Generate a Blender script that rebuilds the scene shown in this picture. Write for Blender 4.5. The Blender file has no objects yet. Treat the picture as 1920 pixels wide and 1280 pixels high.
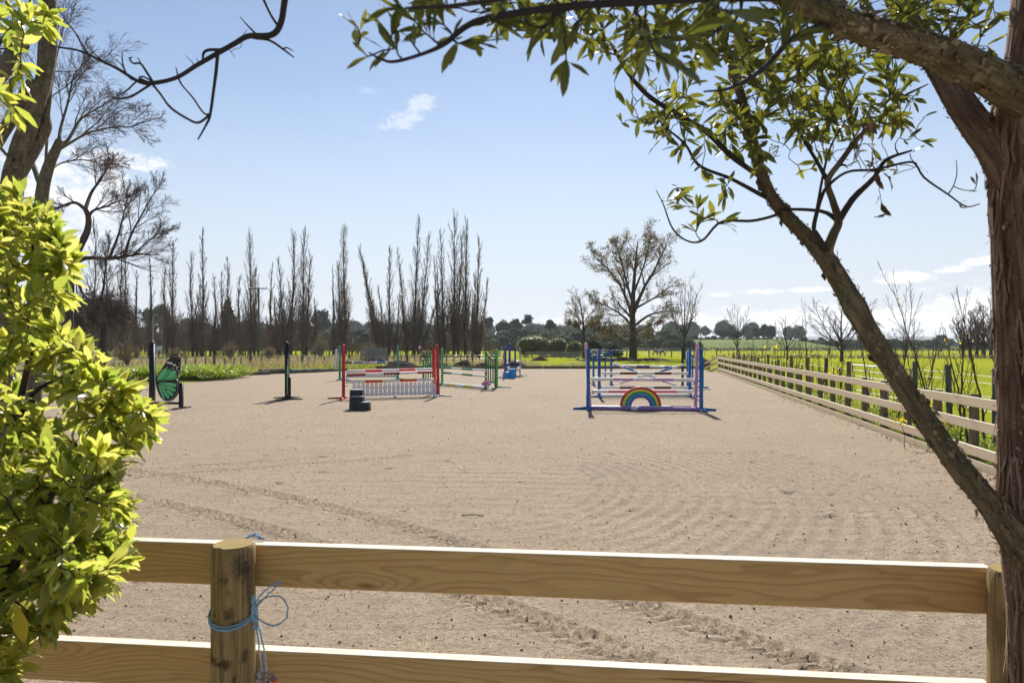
import bpy, bmesh, math, random
import numpy as np
from mathutils import Vector, Matrix
random.seed(5)
rng = np.random.default_rng(11)
SC = bpy.context.scene
COL = SC.collection

# ------------------------------------------------------------------ camera, world, sun, exposure
F, CX, HZ, CH = 1280.0, 960.0, 647.0, 1.9      # 24 mm lens on a 1920 px wide frame, horizon row, eye height
cam_d = bpy.data.cameras.new('camera')
cam_d.lens, cam_d.sensor_width = 24.0, 36.0
cam_d.shift_y = 7.0 / 1920.0
cam_d.clip_start, cam_d.clip_end = 0.05, 30000.0
cam_d.dof.use_dof = True
cam_d.dof.focus_distance = 13.0
cam_d.dof.aperture_fstop = 7.1
cam = bpy.data.objects.new('camera', cam_d)
cam.location = (0, 0, CH)
cam.rotation_euler = (math.radians(90), 0, 0)
COL.objects.link(cam)
SC.camera = cam

SUN_EL, SUN_AZ = math.radians(38.0), math.radians(3.6)     # azimuth from +Y towards +X
world = bpy.data.worlds.new('World')
SC.world = world
world.use_nodes = True
HAZE_DENSITY = 0.00017
SKY_STRENGTH = 0.078
SUN_STRENGTH = 4.6
EXPOSURE = 0.78
sun_d = bpy.data.lights.new('sun', 'SUN')
sun_d.energy = SUN_STRENGTH
sun_d.angle = math.radians(0.53)
sun_d.color = (1.0, 0.95, 0.87)
sun = bpy.data.objects.new('sun', sun_d)
sdir = Vector((math.sin(SUN_AZ) * math.cos(SUN_EL), math.cos(SUN_AZ) * math.cos(SUN_EL), math.sin(SUN_EL)))
sun.rotation_euler = (-sdir).to_track_quat('-Z', 'Y').to_euler()
sun.location = sdir * 60
COL.objects.link(sun)
SC.view_settings.view_transform = 'Standard'
SC.view_settings.look = 'None'
SC.view_settings.gamma = 1.0
SC.view_settings.use_curve_mapping = False
SC.view_settings.exposure = EXPOSURE
SC.cycles.max_bounces = 6
SC.cycles.diffuse_bounces = 3
SC.cycles.glossy_bounces = 2
SC.cycles.transmission_bounces = 4
SC.cycles.transparent_max_bounces = 8
SC.cycles.use_adaptive_sampling = True
SC.cycles.adaptive_threshold = 0.015
SC.cycles.use_denoising = True
SC.cycles.sample_clamp_indirect = 6.0

def build_world():
    nt = world.node_tree
    nt.nodes.clear()
    def N(t, **kw):
        n = nt.nodes.new(t)
        for k, v in kw.items():
            setattr(n, k, v)
        return n
    def math_(op, a, b=None, clamp=False):
        n = N('ShaderNodeMath', operation=op, use_clamp=clamp)
        for i, v in enumerate((a, b)):
            if v is None: continue
            if isinstance(v, (int, float)): n.inputs[i].default_value = v
            else: nt.links.new(v, n.inputs[i])
        return n.outputs[0]
    out = N('ShaderNodeOutputWorld')
    bg = N('ShaderNodeBackground')
    bg.inputs['Strength'].default_value = SKY_STRENGTH
    sky = N('ShaderNodeTexSky', sky_type='NISHITA', sun_disc=False)
    sky.sun_elevation, sky.sun_rotation = SUN_EL, SUN_AZ
    sky.altitude, sky.air_density, sky.dust_density, sky.ozone_density = 50.0, 1.0, 0.06, 1.6
    tc = N('ShaderNodeTexCoord')
    sep = N('ShaderNodeSeparateXYZ')
    nt.links.new(tc.outputs['Generated'], sep.inputs[0])
    az = math_('ARCTAN2', sep.outputs[0], sep.outputs[1])
    el = math_('ARCSINE', sep.outputs[2])
    comb = N('ShaderNodeCombineXYZ')
    nt.links.new(az, comb.inputs[0]); nt.links.new(el, comb.inputs[1])
    def noise(scale, sx, sy, det=5.0, rough=0.6, off=0.0):
        mp = N('ShaderNodeMapping')
        mp.inputs['Scale'].default_value = (sx, sy, 1); mp.inputs['Location'].default_value = (off, off * .7, off)
        nt.links.new(comb.outputs[0], mp.inputs[0])
        n = N('ShaderNodeTexNoise')
        n.inputs['Scale'].default_value = scale; n.inputs['Detail'].default_value = det; n.inputs['Roughness'].default_value = rough
        nt.links.new(mp.outputs[0], n.inputs['Vector'])
        return n.outputs['Fac']
    n1 = noise(22.0, 1.0, 2.2)
    n2 = noise(60.0, 1.0, 1.6, off=3.1)
    n3 = noise(150.0, 1.0, 1.3, off=7.7)
    nz = math_('ADD', math_('ADD', math_('MULTIPLY', n1, 0.75), math_('MULTIPLY', n2, 0.45)), math_('MULTIPLY', math_('SUBTRACT', n3, .5), .35))      # about .2 .. .95
    masks = []
    def cloud(px, py, sx, sy, k=1.0, amp=1.0, tilt=0.0, flat=False):
        a0 = math.atan((px - CX) / F); e0 = math.atan((HZ - py) / F * math.cos(a0))
        da, de = sx / F, sy / F
        u = math_('DIVIDE', math_('SUBTRACT', az, a0), da)
        v = math_('DIVIDE', math_('SUBTRACT', el, e0), de)
        if tilt: v = math_('SUBTRACT', v, math_('MULTIPLY', u, tilt))
        if flat: v = math_('MAXIMUM', v, math_('MULTIPLY', v, -2.6))
        m = math_('SUBTRACT', 1.0, math_('ADD', math_('MULTIPLY', u, u), math_('MULTIPLY', v, v)))
        d = math_('ADD', m, math_('MULTIPLY', math_('SUBTRACT', nz, 0.575), 4.6 * k))
        mr = N('ShaderNodeMapRange', interpolation_type='SMOOTHSTEP')
        mr.inputs['From Min'].default_value = 0.0; mr.inputs['From Max'].default_value = 1.3
        mr.inputs['To Max'].default_value = amp
        nt.links.new(d, mr.inputs['Value'])
        masks.append(mr.outputs[0])
    for c in [(1692, 525, 52, 16, .8, 1, 0, True), (1787, 508, 30, 10, .8, 1, 0, True), (1842, 492, 28, 13, .8, 1, 0, True),
              (1352, 552, 28, 6, .8, .7), (1422, 547, 40, 6, .8, .75), (1520, 543, 38, 6, .8, .75), (1570, 574, 60, 9, .8, .8),
              (1800, 578, 95, 22, .9, .95, .12, True), (1610, 592, 130, 20, 1.0, .85, 0, True), (1450, 606, 150, 30, 1.0, .95, 0, True),
              (1290, 606, 130, 24, 1.0, .8, 0, True), (1720, 600, 200, 26, 1.0, .8), (1040, 602, 60, 9, .9, .7), (1230, 560, 60, 10, 1.2, .25),
              (770, 212, 56, 24, 1.5, .36, 1.1), (200, 300, 85, 17, 1.1, .7, .2), (130, 350, 100, 60, 1.0, .75), (95, 410, 110, 55, 1.0, .6),
              (690, 172, 22, 8, 1.2, .18), (2300, 560, 350, 60, 1.0, .8), (-300, 420, 250, 110, 1.0, .7)]:
        cloud(*c)
    tot = masks[0]
    for m in masks[1:]:
        tot = math_('MAXIMUM', tot, m)
    # a soft whitening towards the horizon haze, all round
    hz = N('ShaderNodeMapRange', interpolation_type='SMOOTHSTEP')
    hz.inputs['From Min'].default_value = 0.0; hz.inputs['From Max'].default_value = 0.40
    hz.inputs['To Min'].default_value = 0.9; hz.inputs['To Max'].default_value = 0.0
    nt.links.new(el, hz.inputs['Value'])
    tint = N('ShaderNodeMix', data_type='RGBA', blend_type='MULTIPLY')
    tint.inputs[0].default_value = 1.0
    nt.links.new(sky.outputs[0], tint.inputs[6])
    tint.inputs[7].default_value = SKY_TINT
    lim = N('ShaderNodeMix', data_type='RGBA', blend_type='MIX')
    nt.links.new(hz.outputs[0], lim.inputs[0])
    nt.links.new(tint.outputs[2], lim.inputs[6])
    lim.inputs[7].default_value = HAZE_COL
    mix = N('ShaderNodeMix', data_type='RGBA', blend_type='MIX')
    nt.links.new(tot, mix.inputs[0])
    nt.links.new(lim.outputs[2], mix.inputs[6])
    mix.inputs[7].default_value = CLOUD_COL
    nt.links.new(mix.outputs[2], bg.inputs['Color'])
    nt.links.new(bg.outputs[0], out.inputs[0])
SKY_TINT = (1.07, 0.96, 0.90, 1)
HAZE_COL = (5.1, 5.5, 6.2, 1)
CLOUD_COL = (9.2, 9.0, 8.9, 1)
build_world()

# ------------------------------------------------------------------ helpers
def P(px, py, Y):
    return np.array([(px - CX) / F * Y, Y, CH - (py - HZ) / F * Y])
def G(px, py, z=0.0):
    Y = (CH - z) * F / (py - HZ)
    return np.array([(px - CX) / F * Y, Y, z])

def tag(o, label=None, cat=None, group=None, kind=None):
    if label: o['label'] = label
    if cat: o['category'] = cat
    if group: o['group'] = group
    if kind: o['kind'] = kind
    return o
def thing(name, label, cat, loc=(0, 0, 0), group=None):
    o = bpy.data.objects.new(name, None)
    o.empty_display_size = 0.2
    o.location = loc
    COL.objects.link(o)
    return tag(o, label, cat, group)
def link(name, mesh, parent=None, M=None):
    """object from a mesh given in world coordinates (or placed by matrix M), child of a thing when parent is given"""
    o = bpy.data.objects.new(name, mesh)
    COL.objects.link(o)
    if parent is not None:
        o.parent = parent
        p = parent
        off = Matrix.Identity(4)
        while p is not None:
            off = Matrix.Translation(p.location) @ off
            p = p.parent
        o.matrix_parent_inverse = off.inverted() if parent.parent is None else Matrix.Identity(4)
    if M is not None:
        o.matrix_basis = M
    return o
def copy_tree(root, loc, rotz=0.0, scale=None, label=None):
    r = root.copy(); COL.objects.link(r)
    r.location = loc; r.rotation_euler = (0, 0, rotz)
    if scale: r.scale = scale
    if label: r['label'] = label
    for ch in list(root.children):
        c = ch.copy(); COL.objects.link(c); c.parent = r
        for g in list(ch.children):
            d = g.copy(); COL.objects.link(d); d.parent = c
    return r

def np_mesh(name, V, faces, mats=(), midx=None, smooth=False, attr=None):
    V = np.asarray(V, dtype=np.float32)
    me = bpy.data.meshes.new(name)
    me.vertices.add(len(V)); me.vertices.foreach_set('co', V.ravel())
    li, st, n = [], [], 0
    for f in faces:
        f = np.asarray(f, dtype=np.int32)
        if len(f) == 0: continue
        k = f.shape[1]
        li.append(f.ravel()); st.append(n + k * np.arange(len(f), dtype=np.int32)); n += f.size
    li = np.concatenate(li); st = np.concatenate(st)
    me.loops.add(len(li)); me.loops.foreach_set('vertex_index', li)
    me.polygons.add(len(st)); me.polygons.foreach_set('loop_start', st)
    if midx is not None: me.polygons.foreach_set('material_index', np.asarray(midx, dtype=np.int32))
    if smooth: me.polygons.foreach_set('use_smooth', np.ones(len(st), dtype=bool))
    if attr is not None:
        a = me.attributes.new('bk', 'FLOAT_VECTOR', 'POINT')
        a.data.foreach_set('vector', np.asarray(attr, dtype=np.float32).ravel())
    me.update(calc_edges=True)
    for m in (mats if isinstance(mats, (list, tuple)) else [mats]):
        me.materials.append(m)
    return me

class Geo:
    """collects faces with material slots, built as ONE mesh"""
    def __init__(s): s.V, s.F4, s.F3, s.m4, s.m3, s.A, s.n = [], [], [], [], [], [], 0
    def add(s, V, F, mi=0, A=None):
        V = np.asarray(V, dtype=float); F = np.asarray(F)
        if len(V) == 0 or len(F) == 0: return s
        (s.F4 if F.shape[1] == 4 else s.F3).append(F + s.n)
        (s.m4 if F.shape[1] == 4 else s.m3).append(np.full(len(F), mi))
        s.V.append(V); s.A.append(V if A is None else A); s.n += len(V)
        return s
    def mesh(s, name, mats, smooth=False, attr=False):
        fs, ms = [], []
        if s.F4: fs.append(np.concatenate(s.F4)); ms.append(np.concatenate(s.m4))
        if s.F3: fs.append(np.concatenate(s.F3)); ms.append(np.concatenate(s.m3))
        return np_mesh(name, np.concatenate(s.V), fs, mats, np.concatenate(ms), smooth, np.concatenate(s.A) if attr else None)
    def box(s, c, d, mi=0, R=None):
        c = np.asarray(c, float); d = np.asarray(d, float) / 2
        V = np.array([[x, y, z] for x in (-1, 1) for y in (-1, 1) for z in (-1, 1)], float) * d
        if R is not None: V = V @ np.asarray(R).T
        return s.add(V + c, [[0, 1, 3, 2], [4, 6, 7, 5], [0, 4, 5, 1], [2, 3, 7, 6], [0, 2, 6, 4], [1, 5, 7, 3]], mi)
    def bar(s, a, b, w, h, mi=0, up=(0, 0, 1)):
        a, b = np.asarray(a, float), np.asarray(b, float)
        R, L = frame_of(a, b, up)
        return s.box((a + b) / 2, (L, w, h), mi, R)
    def tube(s, pts, rad, S=8, mi=0, cap=True):
        pts = np.asarray(pts, float)[None]; rad = np.broadcast_to(np.asarray(rad, float), pts.shape[1])[None]
        V, Fq, A = tubes(pts, rad, S)
        n0 = s.n
        s.add(V, Fq, mi, A)
        if cap:
            N = pts.shape[1]
            for k, fl in ((0, -1), (N - 1, 1)):
                ring = V[k * S:(k + 1) * S]
                c = ring.mean(0)
                idx = np.arange(S)
                tri = np.stack([np.full(S, S), idx, (idx + 1) % S], 1)
                if fl < 0: tri = tri[:, ::-1]
                s.add(np.vstack([ring, c]), tri, mi, np.vstack([A[k * S:(k + 1) * S], A[k * S]]))
        return s
    def prism(s, poly, y0, y1, mi=0, mi_side=None):
        """polygon in x,z (counter-clockwise) extruded along y from y0 to y1"""
        poly = np.asarray(poly, float); n = len(poly)
        f = np.column_stack([poly[:, 0], np.full(n, y0), poly[:, 1]]); b = f.copy(); b[:, 1] = y1
        c = poly.mean(0)
        i = np.arange(n); j = (i + 1) % n
        V = np.vstack([f, b, [[c[0], y0, c[1]], [c[0], y1, c[1]]]])
        s.add(V, np.stack([np.full(n, 2 * n), i, j], 1), mi)
        s.add(V, np.stack([np.full(n, 2 * n + 1), n + j, n + i], 1), mi)
        s.add(V, np.stack([i, n + i, n + j, j], 1), mi if mi_side is None else mi_side)
        return s

def frame_of(a, b, up=(0, 0, 1)):
    d = np.asarray(b, float) - np.asarray(a, float); L = np.linalg.norm(d); x = d / L
    y = np.cross(up, x)
    if np.linalg.norm(y) < 1e-5: y = np.cross((0, 1, 0), x)
    y /= np.linalg.norm(y); z = np.cross(x, y)
    return np.column_stack([x, y, z]), L
def mat4(R, c):
    M = Matrix.Identity(4)
    for i in range(3):
        for j in range(3): M[i][j] = float(R[i, j])
        M[i][3] = float(c[i])
    return M

def nrmz(a): return a / np.maximum(np.linalg.norm(a, axis=-1, keepdims=True), 1e-9)
def tubes(Pt, R, S=3):
    """Pt (T,N,3), R (T,N) -> verts, quads, bark coordinates (around x, around y, length)"""
    T, N, _ = Pt.shape
    tan = nrmz(np.gradient(Pt, axis=1))
    mean = nrmz(Pt[:, -1] - Pt[:, 0])
    ref = np.where(np.abs(mean[:, 2:3]) > 0.75, np.array([[0.0, 1.0, 0.0]]), np.array([[0.0, 0.0, 1.0]]))
    u = nrmz(np.cross(np.broadcast_to(ref[:, None, :], tan.shape), tan)); v = np.cross(tan, u)
    a = np.arange(S) * 2 * np.pi / S
    c, s_ = np.cos(a), np.sin(a)
    ring = u[:, :, None, :] * c[None, None, :, None] + v[:, :, None, :] * s_[None, None, :, None]
    V = Pt[:, :, None, :] + ring * R[:, :, None, None]
    ln = np.concatenate([np.zeros((T, 1)), np.cumsum(np.linalg.norm(np.diff(Pt, axis=1), axis=2), 1)], 1)
    A = np.empty((T, N, S, 3))
    A[..., 0] = R[:, :, None] * c; A[..., 1] = R[:, :, None] * s_; A[..., 2] = ln[:, :, None]
    base = (np.arange(T) * N * S)[:, None, None] + (np.arange(N - 1) * S)[None, :, None] + np.arange(S)[None, None, :]
    nxt = (np.arange(T) * N * S)[:, None, None] + (np.arange(N - 1) * S)[None, :, None] + ((np.arange(S) + 1) % S)[None, None, :]
    Q = np.stack([base, nxt, nxt + S, base + S], -1).reshape(-1, 4)
    return V.reshape(-1, 3), Q, A.reshape(-1, 3)

def resample(pts, n, wob=0.0, smooth=True):
    """control points (k,d) -> n points along a Catmull-Rom curve"""
    pts = np.asarray(pts, float); k = len(pts)
    if k == 2 or not smooth:
        t = np.linspace(0, k - 1, n); i = np.minimum(t.astype(int), k - 2); f = (t - i)[:, None]
        out = pts[i] * (1 - f) + pts[i + 1] * f
    else:
        e = np.vstack([2 * pts[0] - pts[1], pts, 2 * pts[-1] - pts[-2]])
        t = np.linspace(0, k - 1, n); i = np.minimum(t.astype(int), k - 2); f = (t - i)[:, None]
        p0, p1, p2, p3 = e[i], e[i + 1], e[i + 2], e[i + 3]
        out = 0.5 * (2 * p1 + (p2 - p0) * f + (2 * p0 - 5 * p1 + 4 * p2 - p3) * f ** 2 + (3 * p1 - p0 - 3 * p2 + p3) * f ** 3)
    if wob: out[1:-1, :3] += rng.normal(0, wob, (n - 2, 3))
    return out

def grow(Pt, R, n, t0, t1, ang, ln, trop=(0, 0, 0), wob=0.08, rr=0.55, N=5, taper=0.15, fall=0.5, rmin=0.0, lenabs=None):
    """children of every parent tube: n each, between t0 and t1 of its length"""
    T, M, _ = Pt.shape
    t = t0 + (t1 - t0) * (np.arange(n)[None, :] + rng.random((T, n))) / n
    x = t * (M - 1); i = np.clip(x.astype(int), 0, M - 2); f = (x - i)[..., None]
    ti = np.arange(T)[:, None]
    pos = Pt[ti, i] * (1 - f) + Pt[ti, i + 1] * f
    rad = R[ti, i] * (1 - f[..., 0]) + R[ti, i + 1] * f[..., 0]
    tan = nrmz(Pt[ti, i + 1] - Pt[ti, i])
    plen = np.linalg.norm(np.diff(Pt, axis=1), axis=2).sum(1)[:, None]
    az = rng.random((T, 1)) * 6.28 + np.arange(n)[None, :] * 2.399 + rng.normal(0, .4, (T, n))
    ref = np.where(np.abs(tan[..., 2:3]) > .8, np.array([1.0, 0, 0]), np.array([0, 0, 1.0]))
    u = nrmz(np.cross(ref, tan)); v = np.cross(tan, u)
    th = ang[0] + (ang[1] - ang[0]) * rng.random((T, n))
    d = tan * np.cos(th)[..., None] + (u * np.cos(az)[..., None] + v * np.sin(az)[..., None]) * np.sin(th)[..., None]
    L = (ln[0] + (ln[1] - ln[0]) * rng.random((T, n))) * (plen if lenabs is None else lenabs) * (1 - fall * (t - t0) / max(t1 - t0, 1e-6))
    step = (L / (N - 1))[..., None]
    trop = np.asarray(trop, float)
    pts = [pos]; p = pos
    for k in range(N - 1):
        p = p + d * step; pts.append(p)
        d = nrmz(d + trop + rng.normal(0, wob, d.shape))
    C = np.stack(pts, 2).reshape(T * n, N, 3)
    r0 = np.maximum(rad * rr, rmin).reshape(-1, 1)
    Rr = r0 * (1 - (1 - taper) * np.linspace(0, 1, N)[None, :])
    return C, np.maximum(Rr, rmin * .7)

def leaf_tmpl(L=1.0, W=0.3, rows=5, wave=0.0, fold=0.15, curl=0.15, peak=0.5, ph=0.0):
    s = np.linspace(0, 1, rows); V = []
    for k, q in enumerate(s):
        w = W / 2 * (np.sin(np.pi * q ** (math.log(.5) / math.log(peak))) ** 0.8 if 0 < q < 1 else 0.05)
        y = q * L; z = -curl * L * q * q
        zl = fold * w + wave * math.sin(q * 14 + ph); zr = fold * w + wave * math.sin(q * 14 + 2.1 + ph)
        V += [[-w, y, z + zl], [0, y, z], [w, y, z + zr]]
    V = np.array(V)
    Q = []
    for k in range(rows - 1):
        a = 3 * k
        Q += [[a, a + 1, a + 4, a + 3], [a + 1, a + 2, a + 5, a + 4]]
    return V, np.array(Q)
KITE = (np.array([[0, 0, 0], [.36, .45, .05], [0, 1, -.06], [-.36, .45, .05]], float), np.array([[0, 1, 2, 3]]))
def blade_tmpl(w):
    V = np.array([[-w / 2, 0, 0], [w / 2, 0, 0], [-w * .42, .5, -.03], [w * .42, .5, -.03], [-w * .08, 1, -.2], [w * .08, 1, -.2]], float)
    return V, np.array([[0, 1, 3, 2], [2, 3, 5, 4]])
def place(tm, pos, d, nr, size):
    """copies of a template (V,F) at pos, leaf axis along d, upper side along nr"""
    V, Fq = tm
    y = nrmz(d); x = nrmz(np.cross(y, nr)); z = np.cross(x, y)
    W = pos[:, None, :] + size[:, None, None] * (V[None, :, 0:1] * x[:, None, :] + V[None, :, 1:2] * y[:, None, :] + V[None, :, 2:3] * z[:, None, :])
    Fo = Fq[None] + (np.arange(len(pos)) * len(V))[:, None, None]
    return W.reshape(-1, 3), Fo.reshape(-1, Fq.shape[1])
def rdir(n):
    return nrmz(rng.normal(0, 1, (n, 3)))

_tab = rng.random((256, 256))
def vnoise(x, y):
    xi = np.floor(x).astype(int); yi = np.floor(y).astype(int); fx = x - xi; fy = y - yi
    fx = fx * fx * (3 - 2 * fx); fy = fy * fy * (3 - 2 * fy)
    g = lambda i, j: _tab[i & 255, j & 255]
    return (g(xi, yi) * (1 - fx) + g(xi + 1, yi) * fx) * (1 - fy) + (g(xi, yi + 1) * (1 - fx) + g(xi + 1, yi + 1) * fx) * fy
def fbm(x, y, o=4):
    a, s, t = 0.5, 0.0, 0.0
    for k in range(o):
        s = s + a * vnoise(x * 2 ** k + 17.3 * k, y * 2 ** k + 5.1 * k); t += a; a *= .5
    return s / t

def ply(g, q, r, mi=0, pitch=.018):
    """two fine strands twisted together along the points q"""
    q = resample(q, max(24, int(np.linalg.norm(np.diff(q, axis=0), axis=1).sum() / .0028)))
    t_ = nrmz(np.gradient(q, axis=0)); u = nrmz(np.cross(t_, np.array([.31, .17, .93]))); v = np.cross(t_, u)
    s = np.concatenate([[0], np.cumsum(np.linalg.norm(np.diff(q, axis=0), axis=1))]) * 2 * np.pi / pitch
    for k in (0, np.pi):
        g.tube(q + (u * np.cos(s + k)[:, None] + v * np.sin(s + k)[:, None]) * r * .62, r * .66, 5, mi)
def lathe(prof, S=12):
    """profile [(r,z)] turned round z"""
    a = np.arange(S) * 2 * np.pi / S; prof = np.asarray(prof, float)
    V = np.stack([np.outer(prof[:, 0], np.cos(a)), np.outer(prof[:, 0], np.sin(a)), np.repeat(prof[:, 1:2], S, 1)], -1).reshape(-1, 3)
    n = len(prof); i = np.arange(n - 1)[:, None] * S; j = np.arange(S)[None, :]; j2 = (j + 1) % S
    Q = np.stack([i + j, i + j2, i + S + j2, i + S + j], -1).reshape(-1, 4)
    return V, Q
def bevel_box(name, d, bev, mats, seg=1):
    bm = bmesh.new(); bmesh.ops.create_cube(bm, size=1.0)
    bmesh.ops.scale(bm, vec=d, verts=bm.verts)
    if bev: bmesh.ops.bevel(bm, geom=bm.edges[:], offset=bev, segments=seg, affect='EDGES', clamp_overlap=True)
    me = bpy.data.meshes.new(name); bm.to_mesh(me); bm.free()
    me.materials.append(mats)
    return me
_boards = {}
def board(name, a, b, h, t, mat, parent, bev=0.004, up=(0, 0, 1), jit=0.0):
    """a sawn board from a to b (centre line), h high, t thick; boards of one length share a mesh"""
    R, L = frame_of(a, b, up)
    key = (name, round(L, 2), round(h, 3), round(t, 3), mat.name)
    if key not in _boards: _boards[key] = bevel_box(name, (L, t, h), bev, mat)
    c = (np.asarray(a, float) + np.asarray(b, float)) / 2
    if jit: c = c + rng.normal(0, jit, 3)
    return link(name, _boards[key], parent, mat4(R, c))

# ------------------------------------------------------------------ materials (colour, grain, fine relief)
class NT:
    def __init__(s, name):
        s.m = bpy.data.materials.new(name); s.m.use_nodes = True
        s.t = s.m.node_tree; s.t.nodes.clear()
        s.out = s.t.nodes.new('ShaderNodeOutputMaterial')
    def n(s, t, ins=None, **kw):
        n = s.t.nodes.new(t)
        for k, v in kw.items(): setattr(n, k, v)
        for k, v in (ins or {}).items(): s.set(n.inputs[k], v)
        return n
    def set(s, sock, v):
        if isinstance(v, bpy.types.NodeSocket): s.t.links.new(v, sock)
        elif isinstance(v, (tuple, list)) and sock.type == 'RGBA' and len(v) == 3: sock.default_value = (*v, 1)
        else: sock.default_value = v
    def math(s, op, a, b=0.0, clamp=False):
        n = s.t.nodes.new('ShaderNodeMath'); n.operation = op; n.use_clamp = clamp
        s.set(n.inputs[0], a); s.set(n.inputs[1], b)
        return n.outputs[0]
    def noise(s, vec, scale, det=4, rough=.55, dist=0.0):
        n = s.n('ShaderNodeTexNoise', {'Scale': scale, 'Detail': det, 'Roughness': rough, 'Distortion': dist})
        if vec is not None: s.set(n.inputs['Vector'], vec)
        return n.outputs['Fac']
    def map(s, vec, scale=(1, 1, 1), loc=(0, 0, 0)):
        return s.n('ShaderNodeMapping', {'Vector': vec, 'Scale': scale, 'Location': loc}).outputs[0]
    def ramp(s, fac, stops):
        n = s.t.nodes.new('ShaderNodeValToRGB'); e = n.color_ramp.elements
        while len(e) < len(stops): e.new(.5)
        for q, (p, c) in zip(e, stops): q.position = p; q.color = (*c, 1) if len(c) == 3 else c
        s.set(n.inputs[0], fac); return n.outputs[0]
    def rng(s, v, a, b, c=0.0, d=1.0, smooth=True):
        n = s.n('ShaderNodeMapRange', {'Value': v, 'From Min': a, 'From Max': b, 'To Min': c, 'To Max': d})
        if smooth: n.interpolation_type = 'SMOOTHSTEP'
        return n.outputs[0]
    def mix(s, f, a, b, mode='MIX'):
        n = s.n('ShaderNodeMix', data_type='RGBA', blend_type=mode)
        s.set(n.inputs[0], f); s.set(n.inputs[6], a); s.set(n.inputs[7], b); return n.outputs[2]
    def bump(s, h, dist=.01, strength=1.0, nrm=None):
        n = s.n('ShaderNodeBump', {'Height': h, 'Distance': dist, 'Strength': strength})
        if nrm is not None: s.set(n.inputs['Normal'], nrm)
        return n.outputs[0]
    def pbsdf(s, col, rough=.6, spec=.3, nrm=None, metal=0.0):
        n = s.n('ShaderNodeBsdfPrincipled', {'Base Color': col, 'Roughness': rough, 'Specular IOR Level': spec, 'Metallic': metal})
        if nrm is not None: s.set(n.inputs['Normal'], nrm)
        return n.outputs[0]
    def done(s, sh):
        s.t.links.new(sh, s.out.inputs[0]); return s.m
    def geo(s): return s.n('ShaderNodeNewGeometry')
    def obj(s): return s.n('ShaderNodeTexCoord').outputs['Object']
    def attr(s): return s.n('ShaderNodeAttribute', attribute_name='bk').outputs['Vector']
    def rand(s):
        """0..1, different for every loose piece and every object"""
        r = s.math('ADD', s.n('ShaderNodeNewGeometry').outputs['Random Per Island'], s.n('ShaderNodeObjectInfo').outputs['Random'])
        return s.math('FRACT', r)

def plain(name, col, rough=.5, spec=.4, var=.12, scale=9.0, bump=.002, metal=0.0, wear=0.0):
    """paint or plastic with faint dirt and relief"""
    t = NT(name); o = t.obj()
    f = t.noise(o, scale, 5, .65)
    c = t.mix(t.rng(f, .35, .75), tuple(x * (1 - var) for x in col), tuple(min(1, x * (1 + var * .5)) for x in col))
    if wear:      # scuffs, chips and dust
        c = t.mix(t.rng(t.noise(t.map(o, (1, 1, .6)), 13.0, 6, .75), .60, .68, 0, wear), c, (.30, .26, .21))
        c = t.mix(t.rng(t.noise(o, 3.0, 3, .6), .45, .75, 0, wear * .35), c, (.42, .36, .29))
    return t.done(t.pbsdf(c, t.rng(f, .3, .7, rough * .8, min(1, rough * 1.25)), spec, t.bump(t.noise(o, scale * 8, 3), bump), metal))

def leafmat(name, cols, trans, fac=.45, rough=.35, spec=.45, vein=True):
    t = NT(name); r = t.rand()
    k = len(cols)
    c = t.ramp(r, [(i / max(1, k - 1), x) for i, x in enumerate(cols)])
    ct = t.ramp(t.math('FRACT', t.math('MULTIPLY', r, 7.31)), [(i / max(1, len(trans) - 1), x) for i, x in enumerate(trans)])
    a = t.pbsdf(c, rough, spec)
    b = t.n('ShaderNodeBsdfTranslucent', {'Color': ct}).outputs[0]
    m = t.n('ShaderNodeMixShader', {0: fac, 1: a, 2: b})
    return t.done(m.outputs[0])

def barkmat(name, c0, c1, c2, fine=90.0, along=5.0, dist=.012, moss=None, moss_lo=.5):
    t = NT(name); v = t.attr()
    st = t.map(v, (1, 1, along / fine))
    n1 = t.noise(st, fine, 5, .65, .4); n2 = t.noise(t.map(v, (1, 1, .35)), 22.0, 4, .6); n3 = t.noise(v, 260.0, 3)
    c = t.ramp(t.math('ADD', t.math('MULTIPLY', n1, .6), t.math('MULTIPLY', n2, .4)), [(.30, c0), (.5, c1), (.68, c2)])
    if moss:
        c = t.mix(t.rng(t.noise(v, 9.0, 4, .7), moss_lo, moss_lo + .18, 0, .85), c, moss)
    h = t.math('ADD', t.math('MULTIPLY', n1, 1.0), t.math('ADD', t.math('MULTIPLY', n2, .5), t.math('MULTIPLY', n3, .12)))
    return t.done(t.pbsdf(c, .9, .15, t.bump(h, dist)))

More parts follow.
